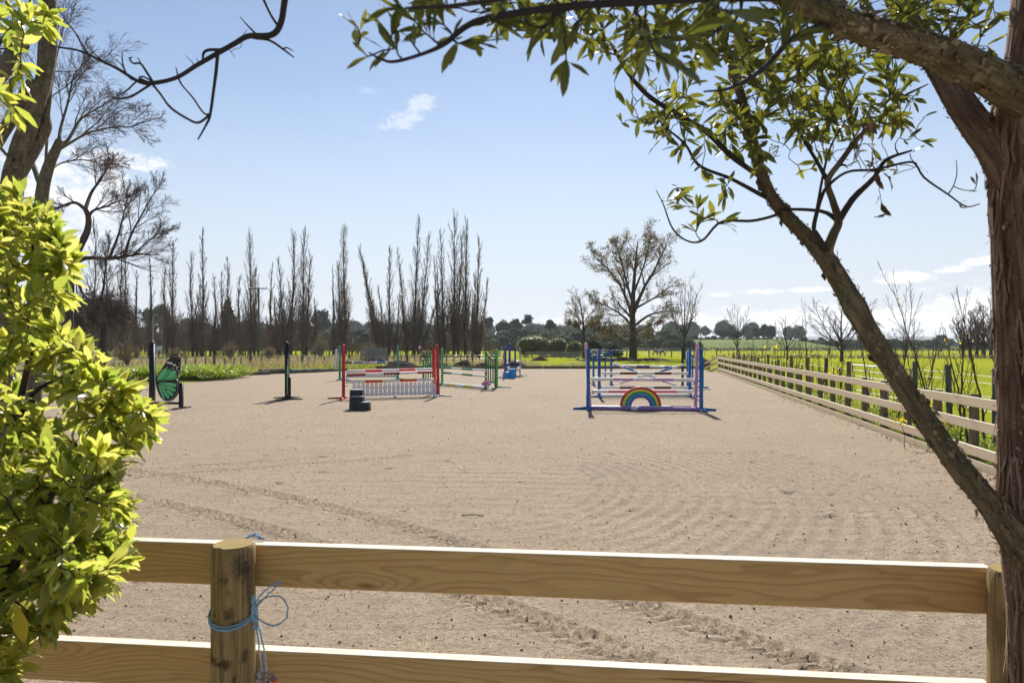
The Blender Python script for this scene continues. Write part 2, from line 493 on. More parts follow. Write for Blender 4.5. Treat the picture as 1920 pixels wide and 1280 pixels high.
def woodmat(name, lo, hi, dark, spec=.25, weather=None, wfac=0.0, top=None):
    """sawn pine: bands bent round knots, fine fibres along the board's own x"""
    t = NT(name); o = t.obj()
    rnd = t.n('ShaderNodeObjectInfo').outputs['Random']
    sh = t.n('ShaderNodeCombineXYZ', {0: t.math('MULTIPLY', rnd, 37.0), 1: t.math('MULTIPLY', rnd, 11.0), 2: 0.0}).outputs[0]
    v = t.n('ShaderNodeVectorMath', {0: o, 1: sh}, operation='ADD').outputs[0]
    sx = t.n('ShaderNodeSeparateXYZ', {0: o})
    kn = t.n('ShaderNodeTexVoronoi', {'Vector': t.map(v, (1.35, 0.0, 5.2)), 'Scale': 1.0, 'Randomness': 1.0}, feature='F1')
    d = kn.outputs['Distance']
    kd = t.math('POWER', 2.718, t.math('MULTIPLY', t.math('MULTIPLY', d, d), -14.0))
    warp = t.noise(t.map(v, (1.1, 3.0, 7.0)), 1.0, 2, .5)
    ring = t.math('ADD', t.math('MULTIPLY', sx.outputs[2], 46.0), t.math('ADD', t.math('MULTIPLY', warp, 9.0), t.math('MULTIPLY', kd, 5.0)))
    ring = t.math('ADD', ring, t.math('MULTIPLY', sx.outputs[1], 40.0))
    fr = t.math('FRACT', ring)
    band = t.math('MULTIPLY', t.rng(fr, .45, .92), t.rng(fr, 1.0, .94))
    fib = t.noise(t.map(v, (6, 160, 160)), 1.0, 4, .6)
    c = t.mix(t.math('MULTIPLY', band, .47), hi, lo)
    c = t.mix(t.rng(fib, .3, .75, 0, .35), c, lo)
    c = t.mix(t.rng(d, .085, .035, 0, .8), c, dark)                       # the knots themselves
    blot = t.noise(t.map(v, (1.6, 4, 5)), 1.3, 4, .6)
    c = t.mix(t.rng(blot, .58, .72, 0, .3), c, dark)
    crk = t.noise(t.map(v, (1.2, 1, 46)), 1.0, 2, .4)
    c = t.mix(t.rng(crk, .735, .75, 0, .55), c, tuple(x * .35 for x in dark))
    if weather:
        c = t.mix(t.rng(t.noise(t.map(v, (.8, 12, 18)), 1.2, 4, .65), .3, .7, wfac * .4, wfac), c, weather)
    if top:   # sunlit glare painted pale into the upper edge, measured on the board itself
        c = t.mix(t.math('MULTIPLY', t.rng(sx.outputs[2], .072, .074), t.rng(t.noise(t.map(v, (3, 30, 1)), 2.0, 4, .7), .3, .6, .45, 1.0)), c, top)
    h = t.math('ADD', t.math('MULTIPLY', fib, .6), t.math('MULTIPLY', band, .3))
    return t.done(t.pbsdf(c, .78, spec, t.bump(h, .0018)))

MT = {}
# arena sand
t = NT('sand'); o = t.obj()
n1 = t.noise(o, 190.0, 3, .7); n2 = t.noise(o, 46.0, 4, .6); n3 = t.noise(o, .55, 4, .6); n4 = t.noise(t.map(o, (.25, 2.6, 1)), 1.0, 4, .6)
n5 = t.noise(o, 95.0, 2, .6); n6 = t.noise(t.map(o, (1, 1.6, 1)), 21.0, 3, .65)
c = t.ramp(t.math('ADD', t.math('MULTIPLY', n1, .5), t.math('MULTIPLY', n5, .5)), [(.36, (.14, .10, .066)), (.47, (.345, .265, .185)), (.62, (.51, .41, .295))])
c = t.mix(t.rng(n6, .34, .49, .8, 0), c, (.13, .096, .066))
n7 = t.noise(t.map(o, (.7, 2.2, 1)), 5.0, 4, .7)
c = t.mix(t.rng(n7, .38, .52, .38, 0), c, (.17, .128, .09))
c = t.mix(t.rng(n6, .58, .70, 0, .5), c, (.56, .46, .335))
c = t.mix(t.rng(n3, .35, .7, 0, .45), c, (.27, .212, .158))
c = t.mix(t.rng(n4, .52, .68, 0, .28), c, (.235, .182, .135))
c = t.mix(t.rng(n2, .63, .70, 0, .85), c, (.085, .062, .045))
h = t.math('ADD', t.math('MULTIPLY', n1, .55), n2)
MT['sand'] = t.done(t.pbsdf(c, .95, .1, t.bump(h, .012, .9)))
# pasture, seen near and far
t = NT('pasture'); o = t.obj()
n1 = t.noise(o, .035, 5, .6); n2 = t.noise(o, 2.2, 5, .7); n3 = t.noise(t.map(o, (1, .25, 1)), 14.0, 4, .7)
c = t.ramp(t.math('ADD', t.math('MULTIPLY', n1, .55), t.math('MULTIPLY', n2, .45)), [(.32, (.24, .26, .022)), (.5, (.34, .36, .030)), (.68, (.42, .42, .045))])
c = t.mix(t.rng(n3, .35, .7, .35, 0), c, (.17, .20, .02))
MT['pasture'] = t.done(t.pbsdf(c, 1.0, .0, t.bump(t.math('ADD', n3, n2), .08)))
t = NT('terrace_grass'); o = t.obj()
n1 = t.noise(o, .03, 5, .6)
MT['terrace'] = t.done(t.pbsdf(t.ramp(n1, [(.35, (.09, .12, .03)), (.65, (.17, .21, .045))]), .95, .05))
t = NT('soil'); o = t.obj(); n1 = t.noise(o, 7.0, 6, .7)
MT['soil'] = t.done(t.pbsdf(t.ramp(n1, [(.35, (.012, .010, .009)), (.6, (.05, .038, .03)), (.75, (.10, .08, .06))]), .95, .1, t.bump(n1, .12)))
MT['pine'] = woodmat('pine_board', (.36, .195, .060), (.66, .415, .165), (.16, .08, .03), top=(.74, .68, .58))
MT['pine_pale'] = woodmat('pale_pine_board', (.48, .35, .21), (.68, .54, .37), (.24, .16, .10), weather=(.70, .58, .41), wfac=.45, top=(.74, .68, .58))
MT['grey_board'] = woodmat('grey_weathered_board', (.16, .15, .13), (.27, .26, .24), (.07, .065, .06), weather=(.24, .24, .24), wfac=.7)
t = NT('round_post_wood'); v = t.attr()
f1 = t.noise(t.map(v, (1, 1, .03)), 130.0, 4, .6); f2 = t.noise(t.map(v, (1, 1, .6)), 16.0, 5, .65); f3 = t.noise(v, 9.0, 4, .7)
c = t.ramp(f1, [(.3, (.16, .10, .04)), (.55, (.34, .23, .10)), (.7, (.44, .31, .145))])
c = t.mix(t.rng(f2, .53, .66, 0, .8), c, (.06, .034, .016))
c = t.mix(t.rng(f3, .56, .72, 0, .45), c, (.10, .10, .035))
def spot(t, v, c, x, y, z, sx, sz, col, amt, wob=.95):
    q = t.n('ShaderNodeVectorMath', {0: v, 1: (x, y, z)}, operation='SUBTRACT').outputs[0]
    q = t.map(q, (1 / sx, 1 / sx, 1 / sz))
    d = t.n('ShaderNodeVectorMath', {0: q}, operation='LENGTH').outputs['Value']
    d = t.math('ADD', d, t.math('MULTIPLY', t.math('SUBTRACT', t.noise(v, 55.0, 4, .7), .5), wob * 2))
    return t.mix(t.rng(d, 1.15, .3, 0, amt * .85), c, col)
c = spot(t, v, c, .050, -.052, 1.140, .042, .055, (.035, .03, .03), .85)
c = spot(t, v, c, .066, -.030, 1.10, .03, .10, (.05, .04, .035), .7)
c = spot(t, v, c, .012, -.074, .985, .020, .028, (.05, .024, .012), .85)
c = spot(t, v, c, .030, -.068, .945, .030, .018, (.06, .03, .015), .6)
c = spot(t, v, c, -.055, -.050, .818, .045, .022, (.035, .018, .010), .95)
c = spot(t, v, c, .004, -.074, .815, .028, .022, (.04, .02, .012), .8)
c = spot(t, v, c, .060, -.045, .83, .02, .03, (.04, .025, .02), .7)
c = spot(t, v, c, -.070, -.025, 1.02, .03, .08, (.08, .055, .025), .5)
MT['post'] = t.done(t.pbsdf(c, .8, .2, t.bump(f1, .003)))
t = NT('post_end_grain'); o = t.obj()
sx = t.n('ShaderNodeSeparateXYZ', {0: o})
rr = t.math('SQRT', t.math('ADD', t.math('MULTIPLY', sx.outputs[0], sx.outputs[0]), t.math('MULTIPLY', sx.outputs[1], sx.outputs[1])))
band = t.math('SINE', t.math('ADD', t.math('MULTIPLY', rr, 620.0), t.math('MULTIPLY', t.noise(o, 14.0, 3), 6.0)))
c = t.mix(t.rng(band, -1, 1, .1, .9), (.36, .25, .12), (.27, .17, .07))
c = t.mix(t.rng(t.noise(o, 16.0, 3), .45, .62, 0, .6), c, (.24, .22, .05))
MT['post_end'] = t.done(t.pbsdf(c, .85, .15, t.bump(t.noise(o, 120.0, 3), .003)))
t = NT('dark_post_wood'); o = t.obj()
f1 = t.noise(t.map(o, (60, 60, 3)), 1.0, 4, .6)
MT['post_dark'] = t.done(t.pbsdf(t.ramp(f1, [(.3, (.10, .075, .045)), (.65, (.23, .18, .11))]), .85, .15, t.bump(f1, .004)))
t = NT('green_grey_post'); o = t.obj()
f1 = t.noise(t.map(o, (50, 50, 3)), 1.0, 4, .6)
MT['post_green'] = t.done(t.pbsdf(t.ramp(f1, [(.3, (.055, .07, .055)), (.65, (.14, .165, .13))]), .85, .15, t.bump(f1, .004)))
MT['bark_red'] = barkmat('stringy_red_bark', (.045, .028, .020), (.21, .125, .085), (.42, .31, .22), 70.0, 3.0, .03, (.16, .14, .07), .60)
MT['bark_lean'] = barkmat('mossy_brown_bark', (.035, .026, .016), (.17, .125, .075), (.33, .26, .16), 60.0, 7.0, .03, (.12, .12, .04), .50)
MT['bark_pale'] = barkmat('lichen_bark', (.04, .033, .025), (.13, .11, .08), (.25, .22, .16), 40.0, 30.0, .012, (.055, .05, .022), .50)
MT['bark_dark'] = barkmat('dark_twig_bark', (.03, .022, .018), (.065, .048, .038), (.10, .075, .06), 80.0, 8.0, .004)
MT['twig'] = plain('smooth_dark_twig', (.042, .034, .034), .8, .2, .3, 40.0, .0)
MT['bark_far'] = plain('grey_brown_bark', (.085, .068, .06), .95, .05, .35, .8, .03)
MT['twig_far'] = plain('brown_twigs', (.26, .195, .15), .95, .05, .3, .6, .0)
MT['twig_birch'] = plain('purple_brown_twigs', (.17, .125, .115), .95, .05, .3, .6, .0)
MT['twig_dark'] = plain('dark_drooping_twigs', (.115, .082, .068), .95, .05, .35, .9, .0)
MT['lemon'] = leafmat('wavy_evergreen_leaf', [(.035, .060, .014), (.065, .092, .018), (.09, .12, .020), (.13, .15, .028), (.17, .17, .04)], [(.70, .67, .10), (.84, .79, .19), (.48, .56, .07), (.62, .64, .09), (.29, .41, .05)], .56, .26, .55)
MT['akeake'] = leafmat('narrow_olive_leaf', [(.07, .088, .03), (.095, .11, .034), (.12, .12, .038)], [(.19, .20, .022), (.14, .16, .02), (.44, .42, .035)], .40, .45, .3)
MT['dead_leaf'] = leafmat('withered_leaf', [(.06, .03, .018), (.10, .05, .028)], [(.09, .04, .02), (.12, .06, .03)], .25, .7, .2)
MT['oak_leaf'] = leafmat('autumn_leaf', [(.10, .065, .03), (.14, .09, .03), (.075, .06, .028)], [(.20, .12, .04), (.27, .19, .04), (.15, .10, .04)], .4, .6, .2)
MT['yellow_leaf'] = leafmat('yellow_leaf', [(.42, .33, .02), (.50, .40, .03)], [(.75, .60, .04), (.68, .52, .03)], .5, .5, .3)
MT['strap'] = leafmat('strap_leaf', [(.09, .15, .018), (.13, .20, .025), (.16, .22, .03)], [(.38, .48, .03), (.48, .54, .045), (.28, .40, .03)], .5, .35, .4)
MT['grass'] = leafmat('grass_blade', [(.13, .18, .03), (.18, .22, .04), (.24, .24, .07)], [(.34, .42, .04), (.42, .46, .06), (.48, .44, .14)], .5, .5, .25)
MT['dry_grass'] = leafmat('dry_grass_blade', [(.22, .17, .09), (.28, .22, .12), (.15, .15, .05)], [(.42, .32, .16), (.38, .34, .12)], .45, .7, .2)
MT['weed'] = leafmat('weed_leaf', [(.07, .12, .02), (.11, .17, .03)], [(.33, .42, .04), (.26, .36, .03)], .5, .45, .3)
MT['forest'] = leafmat('far_evergreen_leaf', [(.024, .042, .018), (.034, .054, .022), (.050, .068, .026)], [(.05, .075, .02), (.07, .09, .03)], .2, .9, .05)
MT['bush'] = leafmat('pale_bush_leaf', [(.075, .095, .035), (.11, .125, .045), (.16, .165, .07)], [(.22, .25, .06), (.30, .30, .09)], .35, .5, .4)
MT['scrub'] = leafmat('olive_scrub_leaf', [(.12, .10, .055), (.17, .14, .08), (.09, .085, .04)], [(.28, .22, .12), (.22, .19, .08)], .35, .6, .3)
for k, col in dict(white=(.78, .78, .76), red=(.50, .012, .022), bright_red=(.72, .03, .02), maroon=(.27, .02, .035), orange=(.75, .12, .015),
                   pink=(.78, .30, .40), lilac=(.60, .36, .56), purple=(.30, .17, .46), plum=(.13, .05, .10), blue=(.012, .14, .42), navy=(.015, .04, .26),
                   sky_blue=(.01, .27, .66), teal=(.025, .25, .20), green=(.02, .30, .10), leaf_green=(.06, .44, .09), dark_green=(.03, .20, .07),
                   yellow=(.74, .60, .06), mint=(.60, .82, .70), hot_pink=(.95, .45, .72), grey=(.42, .43, .45)).items():
    MT[k] = plain(k + '_paint', col, .5, .35, .14, wear=.55)
MT['black'] = plain('black_plastic', (.012, .012, .016), .5, .4, .3)
MT['block'] = plain('charcoal_plastic', (.022, .024, .032), .55, .4, .3)
MT['iron'] = plain('black_iron', (.02, .02, .022), .5, .5, .2)
MT['steel'] = plain('galvanised_steel', (.50, .52, .54), .4, .5, .2, metal=.6)
MT['butterfly'] = plain('butterfly_green', (.15, .66, .27), .4, .4, .2, 14.0)
MT['butterfly_dark'] = plain('butterfly_dark_green', (.10, .48, .20), .4, .4, .2, 14.0)
MT['butterfly_black'] = plain('butterfly_black', (.016, .012, .012), .4, .4, .2)
MT['twine'] = plain('blue_twine', (.36, .56, .74), .7, .2, .25, 60.0, .003)
MT['lav_pole'] = MT['lilac']

# ------------------------------------------------------------------ the setting: land, arena, hills
def fence_x(Y): return 5.14 + 0.195 * Y
# pasture sheet out to the horizon, rising slightly beyond the terrace
def land():
    rad = np.concatenate([[0], np.geomspace(8, 9000, 46)]); S = 96
    a = np.arange(S) * 2 * np.pi / S
    V = [[0, 0, -.03]]
    for r in rad[1:]:
        for q in a:
            x, y = r * math.sin(q), r * math.cos(q)
            z = -.03
            V.append([x, y, z])
    V = np.array(V)
    F3 = [[0, 1 + (j + 1) % S, 1 + j] for j in range(S)]
    F4 = []
    for i in range(len(rad) - 2):
        b0, b1 = 1 + i * S, 1 + (i + 1) * S
        for j in range(S):
            F4.append([b0 + j, b0 + (j + 1) % S, b1 + (j + 1) % S, b1 + j])
    return np_mesh('pasture', V, [F3, F4], MT['pasture'])
tag(link('pasture', land()), kind='structure')

# height of the raked sand: grain, tractor tyre tracks, harrow arcs, hoof dents
TRACKS = [([(150, 868), (240, 880), (500, 926), (830, 1010), (1170, 1125), (1550, 1255), (1800, 1340)], .125),
          ([(150, 915), (240, 930), (520, 1000), (860, 1110), (1150, 1220), (1400, 1320)], .125),
          ([(230, 884), (310, 878), (540, 863), (600, 858)], .11), ([(260, 896), (340, 889), (690, 862), (760, 856)], .11)]
_hoof = []
for _ in range(150):
    Y = rng.uniform(6.5, 24)
    _hoof.append((fence_x(Y) - rng.gamma(2.0, .55) - .35, Y, rng.uniform(.05, .085), rng.uniform(0, 6.28), rng.uniform(.5, 1)))
for _ in range(90):
    _hoof.append((rng.uniform(-9, 5), rng.uniform(5, 20), rng.uniform(.04, .08), rng.uniform(0, 6.28), rng.uniform(.4, .9)))
def sand_h(X, Y):
    h = .012 * (fbm(X * .8, Y * .8, 3) - .5) + .010 * (fbm(X * 6, Y * 6, 3) - .5) + .007 * (fbm(X * 24, Y * 24, 2) - .5)
    for pts, hw in TRACKS:
        C = resample([G(*p)[:2] for p in pts], 120)
        seg = np.linalg.norm(np.diff(C, axis=0), axis=1); S = np.concatenate([[0], np.cumsum(seg)])
        sel = (X > C[:, 0].min() - .4) & (X < C[:, 0].max() + .4) & (Y > C[:, 1].min() - .4) & (Y < C[:, 1].max() + .4)
        if not sel.any(): continue
        x, y = X[sel], Y[sel]
        best = np.full(x.shape, 9.0); sa = np.zeros(x.shape); sg = np.zeros(x.shape)
        for k in range(len(C) - 1):
            d = C[k + 1] - C[k]; L = seg[k]
            tt = np.clip(((x - C[k, 0]) * d[0] + (y - C[k, 1]) * d[1]) / L ** 2, 0, 1)
            ex, ey = x - C[k, 0] - tt * d[0], y - C[k, 1] - tt * d[1]
            dd = np.hypot(ex, ey); m = dd < best
            best[m] = dd[m]; sa[m] = (S[k] + tt * L)[m]; sg[m] = np.sign(ex * d[1] - ey * d[0])[m]
        pitch = .11
        ph = (sa + sg * pitch / 4 + best * .8 + .05 * fbm(x * 9, y * 9, 2)) / pitch
        lug = np.clip(np.sin(2 * np.pi * ph) * 2.2, -1, 1)
        env = 1 / (1 + np.exp((best - hw) / .012))
        wob = np.clip(1.8 * fbm(x * 3.5 + 9, y * 3.5, 3) + .15, .4, 1.6)
        k = .9 if hw > .12 else .6
        h[sel] += k * wob * (env * (-.010 + .030 * lug) + .010 * np.exp(-((best - hw - .03) / .03) ** 2))
    # harrow arcs
    cx, cy = -1.1, 9.6
    r = np.hypot((X - cx), (Y - cy) * .95); ang = np.arctan2(Y - cy, X - cx)
    m = np.exp(-((ang + .05) / .75) ** 2) * (r > 2.2) * (r < 6.3)
    h += m * .013 * np.sin(2 * np.pi * r / .21 + 3 * fbm(X, Y, 2)) * (.5 + 1.1 * fbm(X * 1.3, Y * 1.3 + 40, 3))
    # straight rake lines
    h += .0045 * np.sin(2 * np.pi * (Y + .06 * X + .5 * fbm(X * .3, Y * .3, 2)) / .33) * np.clip(fbm(X * .25 + 30, Y * .5, 3) * 2.2 - .8, 0, 1)
    for hx, hy, hr, ha, hd in _hoof:
        s = (np.abs(X - hx) < .25) & (np.abs(Y - hy) < .25)
        if s.any():
            d = np.hypot((X[s] - hx), (Y[s] - hy)) / hr
            h[s] += hd * (-.028 * np.exp(-(d / .8) ** 4) + .014 * np.exp(-((d - 1.35) / .3) ** 2))
    return np.maximum(h, -.026)
NX0, NX1, NY0, NY1 = -7.6, 5.6, 1.2, 12.6
def arena_left(Y):
    return float(np.interp(Y, [-6, 30, 36, 41.2, 50.7, 55], [-18.5, -18.5, -15.9, -17.2, -13.4, -11.0]))
def arena_mesh():
    g = Geo()
    xs = np.linspace(NX0, NX1, 480); ys = NY0 + (NY1 - NY0) * np.linspace(0, 1, 400) ** 1.35
    X, Y = np.meshgrid(xs, ys); sh = X.shape
    fade = np.minimum(np.minimum(X - NX0, NX1 - X), np.minimum(Y - NY0, NY1 - Y)); fade = np.clip(fade / .5, 0, 1)
    Z = sand_h(X.ravel(), Y.ravel()).reshape(sh) * fade + .004
    i = np.arange(sh[0] - 1)[:, None] * sh[1]; j = np.arange(sh[1] - 1)[None, :]
    Q = np.stack([i + j, i + j + 1, i + j + 1 + sh[1], i + j + sh[1]], -1).reshape(-1, 4)
    g.add(np.column_stack([X.ravel(), Y.ravel(), Z.ravel()]), Q)
    def patch(rows, nx, L, R):
        rows = np.asarray(rows)
        u = np.linspace(0, 1, nx)
        Xp = np.array([L(y) + (R(y) - L(y)) * u for y in rows]); Yp = np.repeat(rows[:, None], nx, 1)
        ed = np.minimum.reduce([np.broadcast_to(np.minimum(u, 1 - u)[None, :] * 12, Xp.shape), np.abs(Yp - rows[0]), np.abs(Yp - rows[-1]), np.ones_like(Xp)])
        Zp = sand_h(Xp.ravel(), Yp.ravel()).reshape(Xp.shape) * np.clip(ed, 0, 1) * 1.0 + .004
        i = np.arange(len(rows) - 1)[:, None] * nx; j = np.arange(nx - 1)[None, :]
        g.add(np.column_stack([Xp.ravel(), Yp.ravel(), Zp.ravel()]), np.stack([i + j, i + j + 1, i + j + 1 + nx, i + j + nx], -1).reshape(-1, 4))
    R = lambda y: fence_x(y) - .07
    patch(np.linspace(.4, NY0, 4), 60, arena_left, R)
    patch(np.linspace(NY0, NY1, 120), 90, arena_left, lambda y: NX0)
    patch(np.linspace(NY0, NY1, 220), 60, lambda y: NX1, R)
    patch(NY1 + (55 - NY1) * np.linspace(0, 1, 230) ** 1.5, 300, arena_left, lambda y: R(min(y, 48.6)) if y < 48.7 else 14.6)
    return g.mesh('arena_sand', [MT['sand']])
arena = tag(link('arena_sand', arena_mesh()), kind='structure')

# loose clods and small stones on the sand
def clods():
    n = 10000
    Y = 2.3 + 24 * rng.random(n) ** 1.7
    X = (rng.random(n) * 1.7 - .9) * Y
    ok = (X > -15) & (X < fence_x(Y) - .2); X, Y = X[ok], Y[ok]; n = len(X)
    s = np.minimum(rng.gamma(1.2, .0022, n), .011) + .0016 + .0002 * Y
    octa = (np.array([[1, 0, 0], [-1, 0, 0], [0, 1, 0], [0, -1, 0], [0, 0, .8], [0, 0, -.8]], float),
            np.array([[0, 2, 4], [2, 1, 4], [1, 3, 4], [3, 0, 4], [2, 0, 5], [1, 2, 5], [3, 1, 5], [0, 3, 5]]))
    h = sand_h(X, Y)
    V, Fa = place(octa, np.column_stack([X, Y, h + s * .35 + .004]), rdir(n), rdir(n), s)
    V += rng.normal(0, 1, V.shape) * np.repeat(s, 6)[:, None] * .22
    return np_mesh('clods', V, [Fa], MT['clod'])
t = NT('clod'); r = t.rand()
MT['clod'] = t.done(t.pbsdf(t.ramp(r, [(.0, (.13, .10, .076)), (.45, (.19, .15, .11)), (.8, (.30, .245, .185)), (1.0, (.5, .45, .38))]), .95, .1))
tag(link('clods', clods()), kind='stuff')

# verge of rough ground behind the arena (soil and weeds) and the far terrace with its bank
def sheet(name, poly, z, mat, kind='structure', sub=1):
    poly = np.array(poly, float); n = len(poly); c = poly.mean(0)
    V = np.column_stack([np.vstack([poly, c]), np.full(n + 1, z)])
    return tag(link(name, np_mesh(name, V, [[[n, i, (i + 1) % n] for i in range(n)]], mat)), kind=kind)
t = NT('rough_ground'); o = t.obj()
n1 = t.noise(o, .5, 6, .7); n2 = t.noise(o, 5.0, 5, .7)
c = t.ramp(t.math('ADD', t.math('MULTIPLY', n1, .5), t.math('MULTIPLY', n2, .5)), [(.36, (.06, .05, .03)), (.47, (.15, .145, .05)), (.60, (.27, .25, .11))])
MT['rough'] = t.done(t.pbsdf(c, .95, .1, t.bump(n2, .1)))
sheet('verge', [(-30, 38), (-17, 36), (-17.4, 41.4), (-13.5, 50.9), (-11, 55.2), (16, 55.2), (18, 62), (4, 66), (-4, 112), (-96, 118), (-60, 58)], -.012, MT['rough'])

t = NT('fill_gravel'); o = t.obj(); n1 = t.noise(o, 60.0, 4, .7)
MT['fill_gravel'] = t.done(t.pbsdf(t.ramp(n1, [(.35, (.28, .25, .21)), (.65, (.54, .49, .42))]), .95, .1, t.bump(n1, .01)))
sheet('fill_ground', [(-30, .41), (-30, -40), (30, -40), (30, .41)], -.004, MT['fill_gravel'])  # added unseen behind the camera, bounces fill onto the shaded fence faces
def ridge(name, x0, x1, Y, D, hfun, mat, nx=60, nd=10):
    xs = np.linspace(x0, x1, nx); V = []
    for k in range(nd):
        f = k / (nd - 1)
        for x in xs:
            prof = math.sin(min(1, f * 2) * math.pi / 2) if f < .5 else 1 - .25 * (f - .5) * 2
            V.append([x, Y + D * f, -.05 + hfun(x) * prof])
    i = np.arange(nd - 1)[:, None] * nx; j = np.arange(nx - 1)[None, :]
    return np_mesh(name, np.array(V), [np.stack([i + j, i + j + 1, i + j + 1 + nx, i + j + nx], -1).reshape(-1, 4)], mat, smooth=True)
def terr_h(x): 
    px = x / 330 * F + CX
    return float(np.interp(px, [1150, 1300, 1350, 1500, 1640, 1760, 1900, 2600], [9.0, 7.0, 5.6, 5.6, 4.4, 2.2, .3, .2])) + .35 * math.sin(x * .07)
tag(link('terrace', ridge('terrace', 40, 420, 322, 120, terr_h, MT['terrace'], 90)), kind='structure')
def hill_h(x):
    return 3.5 + 3 * vnoise(np.array([x * .010 + 3]), np.array([.5]))[0] + 5 * np.interp(x, [-260, -60, 40], [1, .2, 0])
tag(link('wooded_rise', ridge('wooded_rise', -420, 130, 262, 160, hill_h, MT['terrace'], 90)), kind='structure')
t = NT('far_hill'); o = t.obj()
MT['hill'] = t.done(t.pbsdf(t.ramp(t.noise(o, .004, 6, .6), [(.4, (.045, .06, .035)), (.65, (.11, .13, .06))]), .95, .05))
def far_h(x): return 28 + 60 * fbm(np.array([x * .0011 + 8]), np.array([2.2]), 4)[0]
tag(link('hills', ridge('hills', -6000, 6500, 4200, 1800, far_h, MT['hill'], 160)), kind='structure')

# ------------------------------------------------------------------ the near rail fence
FA, FB = np.array([-.943, 2.49]), np.array([1.568, 2.23])       # line of the rails, two post stations
fd = (FB - FA) / np.linalg.norm(FB - FA); fn = np.array([fd[1], -fd[0]])   # fn points to the camera
def near_post(xy, top, r, h_below=.15):
    g = Geo()
    n = 40; S = 28
    z = np.concatenate([np.linspace(-h_below, top - .012, n), [top]])
    a = np.arange(S) * 2 * np.pi / S
    rr = np.full((n + 1, S), r)
    rr[-1] -= .008
    rr *= 1 + .012 * (fbm(np.cos(a)[None, :] * 2 + 5 + 0 * z[:, None], np.sin(a)[None, :] * 2 + z[:, None] * 1.5, 3) - .5)
    crack = np.argmin(np.abs(((a - math.radians(244)) + np.pi) % (2 * np.pi) - np.pi))
    for k in range(n + 1):
        j = (crack + (1 if z[k] < .9 else 0)) % S
        rr[k, j] -= .010 * (z[k] > .2)
    V = np.stack([xy[0] + rr * np.cos(a), xy[1] + rr * np.sin(a), np.repeat(z[:, None], S, 1)], -1).reshape(-1, 3)
    A = np.stack([r * np.cos(a) + 0 * z[:, None], r * np.sin(a) + 0 * z[:, None], np.repeat(z[:, None], S, 1)], -1).reshape(-1, 3)
    i = np.arange(n)[:, None] * S; j = np.arange(S)[None, :]; j2 = (j + 1) % S
    g.add(V, np.stack([i + j, i + j2, i + S + j2, i + S + j], -1).reshape(-1, 4), 0, A)
    return g.mesh('post', [MT['post'], MT['post_end']], smooth=True, attr=True), (V[-S:], S)
fence = thing('wooden_fence', 'golden pine post and rail fence across the front of the arena', 'fence', (FA[0], FA[1], 0))
def fence_at(s, off=0.0, z=0.0):
    p = FA + fd * s + fn * off
    return np.array([p[0], p[1], z])
SPAN = float(np.linalg.norm(FB - FA))
for k, (s, top) in enumerate([(-.024, 1.205), (SPAN + .012, 1.20), (-SPAN + .02, 1.20)]):
    c = fence_at(s, .025 + .074)
    me, (ring, S) = near_post(c[:2], top, .0735)
    po = link('post', me, fence)
    ctr = np.append(c[:2], top)
    cap = np_mesh('end_grain', np.vstack([ring, ctr]) - ctr, [[[S, i, (i + 1) % S] for i in range(S)]], MT['post_end'])
    link('end_grain', cap, po, Matrix.Translation(ctr))
ends = [(-2 * SPAN + .1, -SPAN), (-SPAN + .004, -.032), (-.028, SPAN - .012)]
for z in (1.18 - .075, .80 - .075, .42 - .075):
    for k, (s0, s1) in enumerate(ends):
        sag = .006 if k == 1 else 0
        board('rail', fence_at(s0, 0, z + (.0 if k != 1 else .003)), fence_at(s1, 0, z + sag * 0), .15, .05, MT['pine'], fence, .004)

# blue baling twine round the near post
tw = thing('baling_twine', 'light blue twine knotted round the near fence post with loose loop and ends', 'twine', tuple(fence_at(-.024, .1, .95)))
def strand(pts, r=.0026, n=40, wob=.0008):
    g = Geo(); q = resample(pts, n, wob)
    g.tube(q, r, 5); return g
pc = fence_at(-.024, .099)
R0 = .0775
def ring_pt(deg, z, r=R0):
    a = math.radians(deg); return [pc[0] + r * math.cos(a), pc[1] + r * math.sin(a), z]
g = Geo()
for dz, ph in ((0, 0), (.0055, .004), (-.005, .002)):
    q = [ring_pt(d, .965 + ph + dz - .030 * math.sin(math.radians(np.clip((d - 180), 0, 180))) , R0 + .0012 * (1 if dz else 0)) for d in range(-20, 360, 15)]
    ply(g, np.array(q), .0027)
link('loop', g.mesh('loop', [MT['twine']], True), tw)
kx, ky = pc[0] + .079, pc[1] - .028
def kp(dx, dz, dy=0): return [kx + dx, ky + dy, .965 + dz]
g = Geo()
for q in ([kp(0, .01), kp(.03, .055), kp(.09, .062, .01), kp(.12, .03), kp(.115, -.01, -.01), kp(.06, -.035), kp(.01, -.005)],
          [kp(0, .02), kp(.02, .06), kp(.06, .10), kp(.085, .115)], [kp(.005, .015), kp(.03, .05), kp(.075, .095), kp(.10, .12)]):
    ply(g, resample(q, 24, .001), .0026)
link('bow', g.mesh('bow', [MT['twine']], True), tw)
g = Geo()
g.tube(resample([kp(0, .07), kp(.004, .03), kp(.0, .0), kp(.012, -.03)], 20, .0015), .008, 6)
g.tube(resample([kp(-.002, .05), kp(.012, .01), kp(.006, -.05)], 20, .0015), .006, 6)
link('knot', g.mesh('knot', [MT['twine']], True), tw)
g = Geo()
for dx in (.028, .048):
    ply(g, resample([kp(.01, -.01), kp(dx * .5, -.05), kp(dx * .8, -.12), kp(dx, -.19)], 16, .0012), .0027)
    for _ in range(7):
        g.tube(resample([kp(dx, -.185), kp(dx + rng.normal(0, .006), -.21, rng.normal(0, .004)), kp(dx + rng.normal(0, .010), -.235, rng.normal(0, .006))], 6), .0014, 4)
link('loose_end', g.mesh('loose_end', [MT['twine']], True), tw)
g = Geo()
tp = fence_at(-.012, -.02, 1.183)
